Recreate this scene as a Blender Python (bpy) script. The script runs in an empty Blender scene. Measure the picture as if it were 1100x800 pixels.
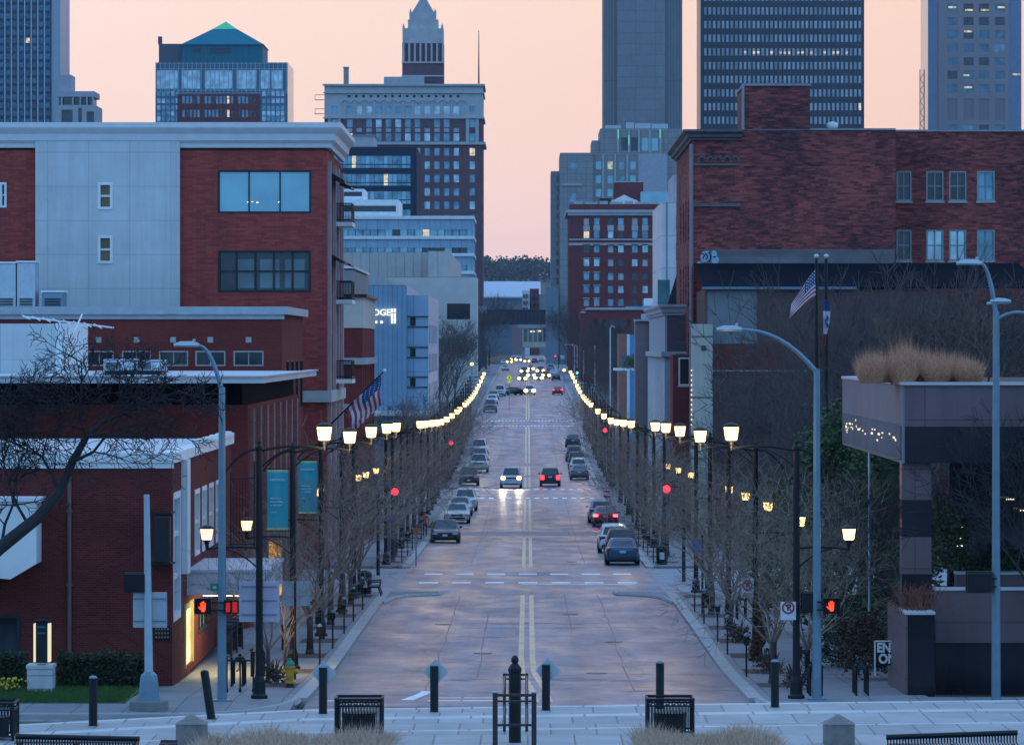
import bpy, math, random
from math import sin, cos, pi, radians, sqrt
from mathutils import Vector, Matrix

# ------------------------------------------------------------------ camera, sky, sun, exposure
SC = bpy.context.scene
COL = SC.collection
F = 5000.0            # focal length in pixels of the 1100 px wide photograph
VX, VY = 567.0, 371.0  # vanishing point of the street
EYE = 12.0

cam_data = bpy.data.cameras.new("camera")
cam = bpy.data.objects.new("camera", cam_data)
COL.objects.link(cam)
cam.location = (0, 0, EYE)
cam.rotation_euler = (radians(90), 0, 0)
cam_data.sensor_width = 36.0
cam_data.lens = F / 1100 * 36.0
cam_data.shift_x = -(VX - 550) / 1100
cam_data.shift_y = -(400 - VY) / 1100
cam_data.clip_start = 1.0
cam_data.clip_end = 20000.0
SC.camera = cam

SC.view_settings.view_transform = 'Standard'
SC.view_settings.look = 'None'
SC.view_settings.gamma = 1.0
SC.view_settings.exposure = 0.3
SC.view_settings.use_curve_mapping = False
SC.cycles.use_denoising = True
SC.cycles.sample_clamp_indirect = 4.0
SC.cycles.max_bounces = 6
SC.cycles.caustics_reflective = False
SC.cycles.caustics_refractive = False

world = bpy.data.worlds.new("World")
SC.world = world
world.use_nodes = True
wt = world.node_tree
wt.nodes.clear()
SUN_EL, SUN_AZ = radians(1.5), radians(8)     # just above the western horizon, ahead of the camera


def wn(kind, **kw):
    n = wt.nodes.new(kind)
    for k, v in kw.items():
        setattr(n, k, v)
    return n


def wmath(op, a, b=None, clamp=False):
    n = wn('ShaderNodeMath', operation=op, use_clamp=clamp)
    for i, v in enumerate((a, b)):
        if v is None:
            continue
        if isinstance(v, (int, float)):
            n.inputs[i].default_value = v
        else:
            wt.links.new(v, n.inputs[i])
    return n.outputs[0]


def wramp(fac, stops):
    n = wn('ShaderNodeValToRGB')
    wt.links.new(fac, n.inputs[0])
    e = n.color_ramp.elements
    while len(e) < len(stops):
        e.new(0.5)
    for el, (p, c) in zip(e, stops):
        el.position = p
        el.color = (*c, 1)
    return n.outputs[0]


def wmix(fac, a, b, blend='MIX'):
    n = wn('ShaderNodeMix', data_type='RGBA', blend_type=blend)
    if isinstance(fac, (int, float)):
        n.inputs[0].default_value = fac
    else:
        wt.links.new(fac, n.inputs[0])
    wt.links.new(a, n.inputs[6])
    wt.links.new(b, n.inputs[7])
    return n.outputs[2]


tc = wn('ShaderNodeTexCoord')
sep = wn('ShaderNodeSeparateXYZ')
wt.links.new(tc.outputs['Generated'], sep.inputs[0])
dx, dy, dz = sep.outputs
# the western dusk glow, bottom to top (dz = sine of the elevation)
west_l = wramp(dz, [(0.0, (.88, .64, .64)), (.022, (.88, .635, .60)), (.05, (.86, .645, .57)), (.085, (.86, .67, .60)),
                    (.22, (.74, .66, .74)), (.48, (.32, .53, .94)), (1.0, (.27, .55, 1.08))])
west_r = wramp(dz, [(0.0, (.88, .62, .59)), (.022, (.86, .56, .48)), (.05, (.83, .55, .44)), (.085, (.83, .57, .46)),
                    (.22, (.74, .62, .68)), (.48, (.32, .53, .94)), (1.0, (.27, .55, 1.08))])
side = wmath('MULTIPLY_ADD', dx, 4.5)
side.node.inputs[2].default_value = 0.46
side.node.use_clamp = True
west = wmix(side, west_l, west_r)
east = wramp(dz, [(0.0, (.28, .54, .92)), (.30, (.32, .66, 1.16)), (1.0, (.27, .55, 1.08))])
wfac = wn('ShaderNodeMapRange', interpolation_type='SMOOTHSTEP')
wt.links.new(dy, wfac.inputs[0])
wfac.inputs[1].default_value = 0.15
wfac.inputs[2].default_value = 0.95
skycol = wmix(wfac.outputs[0], east, west)
bg1 = wn('ShaderNodeBackground')
wt.links.new(skycol, bg1.inputs[0])
bg1.inputs[1].default_value = 1.0
nish = wn('ShaderNodeTexSky', sky_type='NISHITA', sun_disc=False, sun_elevation=radians(-5), sun_rotation=SUN_AZ)
bg2 = wn('ShaderNodeBackground')
wt.links.new(nish.outputs[0], bg2.inputs[0])
bg2.inputs[1].default_value = 0.05
addsh = wn('ShaderNodeAddShader')
wt.links.new(bg1.outputs[0], addsh.inputs[0])
wt.links.new(bg2.outputs[0], addsh.inputs[1])
wout = wn('ShaderNodeOutputWorld')
wt.links.new(addsh.outputs[0], wout.inputs[0])

sun_data = bpy.data.lights.new("sun", 'SUN')
sun = bpy.data.objects.new("sun", sun_data)
COL.objects.link(sun)
sun_data.energy = 0.10          # the sun has all but set
sun_data.angle = radians(12)
sun_data.color = (1.0, .72, .55)
sun.rotation_euler = (radians(90) - SUN_EL, 0, pi - SUN_AZ)  # shines from the west (+Y) towards the camera
sun.location = (0, 50, 60)

R = random.Random(7)

# ------------------------------------------------------------------ ground height and pixel helpers


def smooth(t):
    t = max(0.0, min(1.0, t))
    return t * t * (3 - 2 * t)


GZ = [(143, 1.03), (150, .86), (157, .66), (164, .50), (174, .38), (185, .28), (198, .14), (211, 0), (228, -.24), (245, -.5), (263, -.76), (282, -1.03), (305, -1.36), (328, -1.68), (351, -1.94),
      (383, -2.08), (416, -2.15), (498, -2.15), (530, -2.05), (558, -1.85), (593, -1.4), (643, -.7), (680, -.15), (712, .5), (760, 1.35), (850, 2.4), (1000, 3.4), (1200, 4.6), (1400, 5.6), (1800, 6.3), (2600, 8.0)]


def gz(D):
    """height of the street at distance D along it"""
    if D <= 143:
        return 1.03
    for (a, za), (b, zb) in zip(GZ, GZ[1:]):
        if D <= b:
            return za + (zb - za) * (D - a) / (b - a)
    return 8.0


def px(x, D):
    return (x - VX) * D / F


def pz(y, D):
    return EYE - (y - VY) * D / F


def dist(y):
    """distance at which the street surface shows at picture row y"""
    a, b = 120.0, 2600.0
    for _ in range(60):
        m = (a + b) / 2
        if VY + F * (EYE - gz(m)) / m > y:
            a = m
        else:
            b = m
    return a


def dside(x, X):
    return X * F / (x - VX)


# ------------------------------------------------------------------ object helpers
ORG = {}


def tag(o, label=None, cat=None, group=None, kind=None):
    if label:
        o['label'] = label
    if cat:
        o['category'] = cat
    if group:
        o['group'] = group
    if kind:
        o['kind'] = kind
    return o


def thing(name, label, cat, loc=(0, 0, 0), rz=0.0, group=None, local=False):
    o = bpy.data.objects.new(name, None)
    o.empty_display_size = 0.2
    COL.objects.link(o)
    o.location = loc
    o.rotation_euler = (0, 0, rz)
    ORG[o.name] = Vector((0, 0, 0)) if local else Vector(loc)
    return tag(o, label, cat, group)


class MB:
    """collects faces; build() links them as ONE mesh object"""

    def __init__(s):
        s.v = []
        s.f = []
        s.m = []
        s.cur = 0

    def mat(s, i):
        s.cur = i
        return s

    def add(s, vs, fs):
        b = len(s.v)
        s.v.extend(vs)
        for f in fs:
            s.f.append(tuple(b + i for i in f))
            s.m.append(s.cur)
        return s

    def quad(s, a, b, c, d):
        return s.add([a, b, c, d], [(0, 1, 2, 3)])

    def box(s, x0, x1, y0, y1, z0, z1):
        x0, x1 = min(x0, x1), max(x0, x1)
        y0, y1 = min(y0, y1), max(y0, y1)
        z0, z1 = min(z0, z1), max(z0, z1)
        v = [(x0, y0, z0), (x1, y0, z0), (x1, y1, z0), (x0, y1, z0), (x0, y0, z1), (x1, y0, z1), (x1, y1, z1), (x0, y1, z1)]
        return s.add(v, [(3, 2, 1, 0), (4, 5, 6, 7), (0, 1, 5, 4), (1, 2, 6, 5), (2, 3, 7, 6), (3, 0, 4, 7)])

    def cbox(s, c, d):
        return s.box(c[0] - d[0] / 2, c[0] + d[0] / 2, c[1] - d[1] / 2, c[1] + d[1] / 2, c[2] - d[2] / 2, c[2] + d[2] / 2)

    def tube(s, pts, rad, n=8, caps=True):
        pts = [Vector(p) for p in pts]
        if isinstance(rad, (int, float)):
            rad = [rad] * len(pts)
        b = len(s.v)
        prev = None
        for i, p in enumerate(pts):
            if i == 0:
                d = pts[1] - pts[0]
            elif i == len(pts) - 1:
                d = pts[-1] - pts[-2]
            else:
                d = pts[i + 1] - pts[i - 1]
            d.normalize()
            if prev is None:
                up = Vector((0, 0, 1)) if abs(d.z) < .9 else Vector((0, 1, 0))
                u = d.cross(up)
            else:
                u = prev - d * prev.dot(d)
            if u.length < 1e-6:
                u = d.orthogonal()
            u.normalize()
            w = d.cross(u)
            prev = u
            for k in range(n):
                a = 2 * pi * k / n
                q = p + (u * cos(a) + w * sin(a)) * rad[i]
                s.v.append((q.x, q.y, q.z))
        for i in range(len(pts) - 1):
            for k in range(n):
                k2 = (k + 1) % n
                s.f.append((b + i * n + k, b + i * n + k2, b + (i + 1) * n + k2, b + (i + 1) * n + k))
                s.m.append(s.cur)
        if caps and n > 2:
            s.f.append(tuple(b + k for k in range(n))[::-1])
            s.m.append(s.cur)
            e = b + (len(pts) - 1) * n
            s.f.append(tuple(e + k for k in range(n)))
            s.m.append(s.cur)
        return s

    def lathe(s, prof, c=(0, 0, 0), n=12):
        """prof: list of (radius, z)"""
        b = len(s.v)
        for r, z in prof:
            for k in range(n):
                a = 2 * pi * (k + .5) / n
                s.v.append((c[0] + r * cos(a), c[1] + r * sin(a), c[2] + z))
        for i in range(len(prof) - 1):
            for k in range(n):
                k2 = (k + 1) % n
                s.f.append((b + i * n + k, b + i * n + k2, b + (i + 1) * n + k2, b + (i + 1) * n + k))
                s.m.append(s.cur)
        s.f.append(tuple(b + k for k in range(n))[::-1])
        s.m.append(s.cur)
        e = b + (len(prof) - 1) * n
        s.f.append(tuple(e + k for k in range(n)))
        s.m.append(s.cur)
        return s

    def sphere(s, c, r, n=10, m=6, sc=(1, 1, 1)):
        pr = [(r * sin(pi * i / m) if 0 < i < m else r * .02, -r * cos(pi * i / m)) for i in range(m + 1)]
        b = len(s.v)
        s.lathe(pr, (0, 0, 0), n)
        for i in range(b, len(s.v)):
            x, y, z = s.v[i]
            s.v[i] = (c[0] + x * sc[0], c[1] + y * sc[1], c[2] + z * sc[2])
        return s

    def prism(s, poly, a0, a1, axis='y'):
        """poly: 2D outline; axis y -> (x,z) outline extruded in y; x -> (y,z); z -> (x,y)"""
        n = len(poly)

        def P(q, a):
            if axis == 'y':
                return (q[0], a, q[1])
            if axis == 'x':
                return (a, q[0], q[1])
            return (q[0], q[1], a)
        vs = [P(q, a0) for q in poly] + [P(q, a1) for q in poly]
        fs = [tuple(range(n))[::-1], tuple(range(n, 2 * n))]
        for k in range(n):
            k2 = (k + 1) % n
            fs.append((k, k2, n + k2, n + k))
        return s.add(vs, fs)

    def loft(s, rings, close=True, caps=True):
        b = len(s.v)
        n = len(rings[0])
        for r in rings:
            s.v.extend(r)
        for i in range(len(rings) - 1):
            for k in range(n if close else n - 1):
                k2 = (k + 1) % n
                s.f.append((b + i * n + k, b + i * n + k2, b + (i + 1) * n + k2, b + (i + 1) * n + k))
                s.m.append(s.cur)
        if caps:
            s.f.append(tuple(b + k for k in range(n))[::-1])
            s.m.append(s.cur)
            e = b + (len(rings) - 1) * n
            s.f.append(tuple(e + k for k in range(n)))
            s.m.append(s.cur)
        return s

    def build(s, name, mat, parent=None, smooth=False, bevel=0.0, auto=None):
        org = ORG.get(parent.name, Vector((0, 0, 0))) if parent is not None else Vector((0, 0, 0))
        me = bpy.data.meshes.new(name)
        me.from_pydata([(x - org.x, y - org.y, z - org.z) for x, y, z in s.v], [], s.f)
        for mm in (mat if isinstance(mat, (list, tuple)) else [mat]):
            me.materials.append(mm)
        if isinstance(mat, (list, tuple)):
            me.polygons.foreach_set('material_index', s.m)
        if smooth:
            me.polygons.foreach_set('use_smooth', [True] * len(s.f))
        me.update()
        o = bpy.data.objects.new(name, me)
        COL.objects.link(o)
        if parent is not None:
            o.parent = parent
            ORG[o.name] = org
        if bevel:
            md = o.modifiers.new('bevel', 'BEVEL')
            md.width = bevel
            md.segments = 2
            md.limit_method = 'ANGLE'
        return o


def single(mb, name, mat, label, cat, group=None, loc=(0, 0, 0), rz=0, **kw):
    """a thing that is one mesh; loc = its base, the mesh is given in world coordinates unless rz is used"""
    o = mb.build(name, mat, **kw)
    if loc != (0, 0, 0):
        for v in o.data.vertices:
            v.co -= Vector(loc)
        o.location = loc
    return tag(o, label, cat, group)


def copy_tree(o, parent=None):
    c = o.copy()
    COL.objects.link(c)
    if parent is not None:
        c.parent = parent
    for ch in o.children:
        copy_tree(ch, c)
    return c


def struct(mb, name, mat, **kw):
    return tag(mb.build(name, mat, **kw), kind='structure')


def text(name, body, mat, parent, size, loc, rot=(pi / 2, 0, 0), depth=.01, align='CENTER', bold=0.0, kind=None, sx=1.0):
    cu = bpy.data.curves.new(name + '_curve', 'FONT')
    cu.body = body
    cu.size = size
    cu.extrude = depth
    cu.offset = bold
    cu.align_x = align
    cu.align_y = 'CENTER'
    tmp = bpy.data.objects.new(name + '_tmp', cu)
    COL.objects.link(tmp)
    dg = bpy.context.evaluated_depsgraph_get()
    dg.update()
    me = bpy.data.meshes.new_from_object(tmp.evaluated_get(dg))
    bpy.data.objects.remove(tmp)
    bpy.data.curves.remove(cu)
    me.name = name
    me.materials.clear()
    me.materials.append(mat)
    o = bpy.data.objects.new(name, me)
    COL.objects.link(o)
    o.rotation_euler = rot
    o.scale = (sx, 1, 1)
    if parent is not None:
        o.parent = parent
        o.location = Vector(loc) - ORG.get(parent.name, Vector((0, 0, 0)))
    else:
        o.location = loc
    return o


# ------------------------------------------------------------------ materials
MATS = {}


def mk(name):
    m = bpy.data.materials.new(name)
    m.use_nodes = True
    nt = m.node_tree
    b = nt.nodes['Principled BSDF']
    return m, nt, b


def lin(c):
    return tuple(c) + (1,)


def plain(name, col, rough=.6, metal=0.0, var=.12, scale=1.5, bump=0.0, spec=.5, stretch=(1, 1, 1), bscale=None):
    """base colour with two octaves of procedural variation"""
    if name in MATS:
        return MATS[name]
    m, nt, b = mk(name)
    b.inputs['Roughness'].default_value = rough
    b.inputs['Metallic'].default_value = metal
    b.inputs['Specular IOR Level'].default_value = spec
    geo = nt.nodes.new('ShaderNodeTexCoord')
    mp = nt.nodes.new('ShaderNodeMapping')
    mp.inputs['Scale'].default_value = stretch
    nt.links.new(geo.outputs['Object'], mp.inputs[0])
    nz = nt.nodes.new('ShaderNodeTexNoise')
    nz.inputs['Scale'].default_value = scale
    nz.inputs['Detail'].default_value = 6
    nz.inputs['Roughness'].default_value = .6
    nt.links.new(mp.outputs[0], nz.inputs[0])
    rp = nt.nodes.new('ShaderNodeValToRGB')
    e = rp.color_ramp.elements
    e[0].position, e[1].position = .3, .7
    e[0].color = lin([c * (1 - var) for c in col])
    e[1].color = lin([min(1, c * (1 + var)) for c in col])
    nt.links.new(nz.outputs[0], rp.inputs[0])
    nt.links.new(rp.outputs[0], b.inputs['Base Color'])
    if bump:
        bp = nt.nodes.new('ShaderNodeBump')
        bp.inputs['Strength'].default_value = bump
        bp.inputs['Distance'].default_value = .02
        n2 = nt.nodes.new('ShaderNodeTexNoise')
        n2.inputs['Scale'].default_value = bscale or scale * 12
        n2.inputs['Detail'].default_value = 4
        nt.links.new(mp.outputs[0], n2.inputs[0])
        nt.links.new(n2.outputs[0], bp.inputs['Height'])
        nt.links.new(bp.outputs[0], b.inputs['Normal'])
    MATS[name] = m
    return m


def uvz(nt):
    """(x+y, z) coordinates for any axis aligned upright wall"""
    g = nt.nodes.new('ShaderNodeNewGeometry')
    s = nt.nodes.new('ShaderNodeSeparateXYZ')
    nt.links.new(g.outputs['Position'], s.inputs[0])
    a = nt.nodes.new('ShaderNodeMath')
    a.operation = 'ADD'
    nt.links.new(s.outputs[0], a.inputs[0])
    nt.links.new(s.outputs[1], a.inputs[1])
    c = nt.nodes.new('ShaderNodeCombineXYZ')
    nt.links.new(a.outputs[0], c.inputs[0])
    nt.links.new(s.outputs[2], c.inputs[1])
    return c.outputs[0], g


def brick(name, c1, c2, mortar, bw=.22, rh=.075, ms=.010, patch=.35, pscale=.12, dark=(.03, .02, .025), rough=.85, pst=(1, 2.2, 1), plo=.45, phi=.65, big=0.0):
    if name in MATS:
        return MATS[name]
    m, nt, b = mk(name)
    b.inputs['Roughness'].default_value = rough
    b.inputs['Specular IOR Level'].default_value = .08
    uv, g = uvz(nt)
    br = nt.nodes.new('ShaderNodeTexBrick')
    br.inputs['Scale'].default_value = 1.0
    br.inputs['Brick Width'].default_value = bw
    br.inputs['Row Height'].default_value = rh
    br.inputs['Mortar Size'].default_value = ms
    br.inputs['Color1'].default_value = lin(c1)
    br.inputs['Color2'].default_value = lin(c2)
    br.inputs['Mortar'].default_value = lin(mortar)
    br.inputs['Bias'].default_value = -.1
    nt.links.new(uv, br.inputs['Vector'])
    mp = nt.nodes.new('ShaderNodeMapping')
    mp.inputs['Scale'].default_value = pst
    nt.links.new(uv, mp.inputs[0])
    nz = nt.nodes.new('ShaderNodeTexNoise')
    nz.inputs['Scale'].default_value = pscale
    nz.inputs['Detail'].default_value = 8
    nz.inputs['Roughness'].default_value = .7
    nt.links.new(mp.outputs[0], nz.inputs[0])
    rp = nt.nodes.new('ShaderNodeValToRGB')
    rp.color_ramp.elements[0].position = plo
    rp.color_ramp.elements[1].position = phi
    rp.color_ramp.elements[0].color = (0, 0, 0, 1)
    rp.color_ramp.elements[1].color = (patch, patch, patch, 1)
    if big:
        # broad zones of heavier and lighter soiling shift the threshold of the fine one
        n2 = nt.nodes.new('ShaderNodeTexNoise')
        n2.inputs['Scale'].default_value = .16
        n2.inputs['Detail'].default_value = 3
        nt.links.new(uv, n2.inputs[0])
        ad = nt.nodes.new('ShaderNodeMath')
        ad.operation = 'MULTIPLY_ADD'
        nt.links.new(n2.outputs[0], ad.inputs[0])
        ad.inputs[1].default_value = big
        nt.links.new(nz.outputs[0], ad.inputs[2])
        nt.links.new(ad.outputs[0], rp.inputs[0])
    else:
        nt.links.new(nz.outputs[0], rp.inputs[0])
    mx = nt.nodes.new('ShaderNodeMix')
    mx.data_type = 'RGBA'
    nt.links.new(rp.outputs[0], mx.inputs[0])
    nt.links.new(br.outputs['Color'], mx.inputs[6])
    mx.inputs[7].default_value = lin(dark)
    nt.links.new(mx.outputs[2], b.inputs['Base Color'])
    bp = nt.nodes.new('ShaderNodeBump')
    bp.inputs['Strength'].default_value = .5
    bp.inputs['Distance'].default_value = .01
    bp.invert = True
    nt.links.new(br.outputs['Fac'], bp.inputs['Height'])
    nt.links.new(bp.outputs[0], b.inputs['Normal'])
    MATS[name] = m
    return m


def panels(name, col, bw, rh, joint=.02, jcol=None, rough=.7, var=.06, metal=0.0, flat=False, offset=0.0, spec=.4, shift=(0, 0)):
    """large slabs with thin joints: concrete panels, metal cladding, paving"""
    if name in MATS:
        return MATS[name]
    m, nt, b = mk(name)
    b.inputs['Roughness'].default_value = rough
    b.inputs['Metallic'].default_value = metal
    b.inputs['Specular IOR Level'].default_value = spec
    if flat:
        g = nt.nodes.new('ShaderNodeNewGeometry')
        uv = g.outputs['Position']
    else:
        uv, g = uvz(nt)
    mp0 = nt.nodes.new('ShaderNodeMapping')
    mp0.inputs['Location'].default_value = (shift[0], shift[1], 0)
    nt.links.new(uv, mp0.inputs[0])
    br = nt.nodes.new('ShaderNodeTexBrick')
    br.offset = offset
    br.inputs['Scale'].default_value = 1.0
    br.inputs['Brick Width'].default_value = bw
    br.inputs['Row Height'].default_value = rh
    br.inputs['Mortar Size'].default_value = joint
    br.inputs['Color1'].default_value = lin([c * (1 - var) for c in col])
    br.inputs['Color2'].default_value = lin([min(1, c * (1 + var)) for c in col])
    br.inputs['Mortar'].default_value = lin(jcol or [c * .45 for c in col])
    nt.links.new(mp0.outputs[0], br.inputs['Vector'])
    nz = nt.nodes.new('ShaderNodeTexNoise')
    nz.inputs['Scale'].default_value = .6
    nz.inputs['Detail'].default_value = 7
    nz.inputs['Roughness'].default_value = .65
    nt.links.new(uv, nz.inputs[0])
    rp = nt.nodes.new('ShaderNodeValToRGB')
    rp.color_ramp.elements[0].position, rp.color_ramp.elements[1].position = .3, .7
    lo = .70 if flat else .84
    rp.color_ramp.elements[0].color = (lo, lo, lo, 1)
    rp.color_ramp.elements[1].color = (1, 1, 1, 1)
    nt.links.new(nz.outputs[0], rp.inputs[0])
    mx = nt.nodes.new('ShaderNodeMix')
    mx.data_type = 'RGBA'
    mx.blend_type = 'MULTIPLY'
    mx.inputs[0].default_value = 1
    nt.links.new(br.outputs['Color'], mx.inputs[6])
    nt.links.new(rp.outputs[0], mx.inputs[7])
    out = mx.outputs[2]
    if not flat:
        # rain streaks running down from the copings
        ms_ = nt.nodes.new('ShaderNodeMapping')
        ms_.inputs['Scale'].default_value = (1.6, .07, 1)
        nt.links.new(uv, ms_.inputs[0])
        ns = nt.nodes.new('ShaderNodeTexNoise')
        ns.inputs['Scale'].default_value = 1.0
        ns.inputs['Detail'].default_value = 7
        ns.inputs['Roughness'].default_value = .7
        nt.links.new(ms_.outputs[0], ns.inputs[0])
        r2 = nt.nodes.new('ShaderNodeValToRGB')
        r2.color_ramp.elements[0].position, r2.color_ramp.elements[1].position = .36, .56
        r2.color_ramp.elements[0].color = (.88, .88, .87, 1)
        r2.color_ramp.elements[1].color = (1, 1, 1, 1)
        nt.links.new(ns.outputs[0], r2.inputs[0])
        m2 = nt.nodes.new('ShaderNodeMix')
        m2.data_type = 'RGBA'
        m2.blend_type = 'MULTIPLY'
        m2.inputs[0].default_value = 1
        nt.links.new(out, m2.inputs[6])
        nt.links.new(r2.outputs[0], m2.inputs[7])
        out = m2.outputs[2]
    nt.links.new(out, b.inputs['Base Color'])
    MATS[name] = m
    return m


def glow(name, col, strength, base=(.04, .04, .04)):
    if name in MATS:
        return MATS[name]
    m, nt, b = mk(name)
    b.inputs['Base Color'].default_value = lin(base)
    b.inputs['Emission Color'].default_value = lin(col)
    b.inputs['Emission Strength'].default_value = strength
    MATS[name] = m
    return m


def litroom(name, col, strength):
    """a lit room behind a pane: uneven light, darker furniture and blinds"""
    if name in MATS:
        return MATS[name]
    m, nt, b = mk(name)
    b.inputs['Roughness'].default_value = .1
    uv, g = uvz(nt)
    nz = nt.nodes.new('ShaderNodeTexNoise')
    nz.inputs['Scale'].default_value = .8
    nz.inputs['Detail'].default_value = 3
    nt.links.new(uv, nz.inputs[0])
    rp = nt.nodes.new('ShaderNodeValToRGB')
    rp.color_ramp.elements[0].position, rp.color_ramp.elements[1].position = .35, .62
    rp.color_ramp.elements[0].color = lin([c * .25 for c in col])
    rp.color_ramp.elements[1].color = lin(col)
    nt.links.new(nz.outputs[0], rp.inputs[0])
    nt.links.new(rp.outputs[0], b.inputs['Emission Color'])
    b.inputs['Emission Strength'].default_value = strength
    b.inputs['Base Color'].default_value = lin([c * .3 for c in col])
    MATS[name] = m
    return m


def glass(name, tint, rough=.06, metal=.55, var=.35, scale=.35):
    """reflective building glass: uneven coating and blinds behind it"""
    if name in MATS:
        return MATS[name]
    m, nt, b = mk(name)
    b.inputs['Roughness'].default_value = rough
    b.inputs['Metallic'].default_value = metal
    b.inputs['Specular IOR Level'].default_value = .8
    uv, g = uvz(nt)
    nz = nt.nodes.new('ShaderNodeTexNoise')
    nz.inputs['Scale'].default_value = scale
    nz.inputs['Detail'].default_value = 3
    nt.links.new(uv, nz.inputs[0])
    rp = nt.nodes.new('ShaderNodeValToRGB')
    rp.color_ramp.elements[0].position, rp.color_ramp.elements[1].position = .35, .65
    rp.color_ramp.elements[0].color = lin([c * (1 - var) for c in tint])
    rp.color_ramp.elements[1].color = lin([min(1, c * (1 + var)) for c in tint])
    nt.links.new(nz.outputs[0], rp.inputs[0])
    nt.links.new(rp.outputs[0], b.inputs['Base Color'])
    MATS[name] = m
    return m


BR_BANK = brick('brick_bank', (.185, .027, .022), (.11, .017, .016), (.115, .062, .06), patch=.45, dark=(.05, .015, .02))
BR_MID = brick('brick_mid', (.25, .040, .034), (.19, .031, .028), (.16, .06, .055), patch=.3, dark=(.05, .015, .02))
BR_LOFT = brick('brick_loft', (.42, .078, .064), (.27, .048, .042), (.20, .05, .045), bw=.5, rh=.13, ms=.008, patch=.5, dark=(.09, .03, .032), pscale=.5, pst=(1, .12, 1), plo=.46, phi=.72)
BR_OLD = brick('brick_old', (.46, .105, .088), (.13, .036, .040), (.20, .10, .09), bw=.62, rh=.16, ms=.014, patch=.80,
               pscale=1.9, dark=(.026, .024, .036), pst=(.55, 2.2, 1), plo=.74, phi=.96, big=.62)
BR_HOTEL = brick('brick_hotel', (.20, .048, .05), (.16, .040, .045), (.15, .06, .065), bw=.6, rh=.25, ms=.015, patch=.2, dark=(.07, .02, .03))
BR_TOWER = brick('brick_tower', (.17, .085, .095), (.14, .07, .085), (.12, .07, .08), bw=.6, rh=.25, ms=.015, patch=.2, dark=(.06, .03, .05))
BR_BROWN = brick('brick_brown', (.16, .09, .085), (.12, .07, .07), (.12, .09, .09), bw=.5, rh=.15, ms=.012, patch=.3, dark=(.06, .04, .045))
STUCCO = panels('stucco_panel', (.60, .62, .62), 2.35, 1.95, joint=.02, jcol=(.42, .44, .45), rough=.85, var=.02, shift=(.6, .35))
WHITE = plain('white_trim', (.72, .74, .74), .55, var=.08, scale=.8)
ROOFW = plain('white_membrane', (.52, .55, .57), .5, var=.12, scale=.4, stretch=(1, .4, 1))
CREAM = plain('cream_stone', (.62, .55, .46), .8, var=.08)
LIMEST = plain('limestone', (.42, .40, .38), .85, var=.12, scale=.6)
TERRA = plain('terracotta_grey', (.40, .41, .42), .8, var=.12, scale=.5)
CONC = panels('concrete_panels', (.50, .47, .44), 1.6, 40, joint=.05, rough=.85, var=.04)
CONC2 = panels('slab_panels', (.25, .25, .27), 8, 4.5, joint=.12, jcol=(.18, .18, .2), rough=.8, var=.05)
CONC2S = panels('slab_fins', (.20, .21, .23), 1.2, 60, joint=.2, jcol=(.13, .13, .15), rough=.8, var=.05)
METALB = panels('blue_cladding', (.20, .34, .47), .55, 60, joint=.03, rough=.5, var=.03)
METALB2 = panels('pale_cladding', (.26, .42, .56), 3.2, 3.0, joint=.03, rough=.5, var=.03)
GREYST = plain('grey_stone', (.28, .28, .29), .85, var=.12, scale=.5)
DKROOF = plain('dark_roofing', (.005, .008, .015), .9, var=.25, scale=.6, spec=.04)
TAR = plain('gravel_roof', (.16, .16, .17), .9, var=.2, scale=.8)
BLACK = plain('black_metal', (.006, .009, .012), .5, 0, var=.3, scale=4, spec=.3)
DKTRIM = plain('dark_bronze', (.014, .018, .022), .45, .1, var=.2, scale=3, spec=.35)
GALV = plain('galvanised_steel', (.16, .25, .31), .45, .4, var=.12, scale=2.5)
GALV2 = plain('sheet_aluminium', (.42, .48, .52), .45, .4, var=.1, scale=2.5)
PINKGR = panels('pink_granite', (.165, .110, .122), 2.2, 1.6, joint=.02, jcol=(.09, .06, .065), rough=.4, var=.08, spec=.25)
DKGR = panels('dark_granite', (.013, .014, .022), 1.8, 1.4, joint=.015, jcol=(.02, .02, .025), rough=.16, var=.12, spec=.45)
POLGR = panels('polished_granite', (.20, .16, .165), 1.5, 40, joint=.02, jcol=(.1, .08, .08), rough=.34, var=.06, metal=0, spec=.3)
G_BLUE = glass('glass_blue', (.12, .26, .34))
G_TEAL = glass('glass_teal', (.20, .40, .46), metal=.6, var=.1)
G_DARK = glass('glass_dark', (.016, .030, .042), metal=.30)
G_SKY = glass('glass_pale', (.34, .46, .52), metal=.7)
L_WARM = litroom('lit_room_warm', (1, .72, .38), .8)
L_COOL = litroom('lit_room_cool', (.95, .80, .55), .75)
L_LOW = litroom('lit_room_low', (.75, .75, .60), .55)
SHADE = plain('roller_shade', (.30, .42, .45), .5, var=.05)
LAMP = glow('lantern_glow', (1.0, .62, .215), 4.0)
LAMP_PINK = glow('lantern_glow_pink', (1.0, .42, .26), 2.6)
RED_ON = glow('red_signal_glow', (1.0, .012, .03), 7.0)
RED_HAND = glow('red_hand_glow', (1.0, .030, .004), 3.2)
GREEN_ON = glow('green_signal_glow', (.05, 1.0, .45), 6.0)
AMBER_ON = glow('amber_glow', (1.0, .42, .08), 6.0)
HEAD_ON = glow('headlight_glow', (1.0, .80, .26), 3.4)
HEAD_FAR = glow('headlight_glow_distant', (1.0, .72, .24), 3.6)
BRAKE_ON = glow('brake_light_glow', (1.0, .03, .04), 14.0)
TAIL_ON = glow('tail_light_glow', (1.0, .02, .03), 5.0)
SIGN_ON = glow('sign_glow', (.95, 1.0, .95), 1.0)
LINE_W = plain('worn_white_paint', (.78, .78, .78), .6, var=.22, scale=1.2)
LINE_Y = plain('worn_yellow_paint', (.78, .52, .32), .6, var=.22, scale=1.0)

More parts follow.
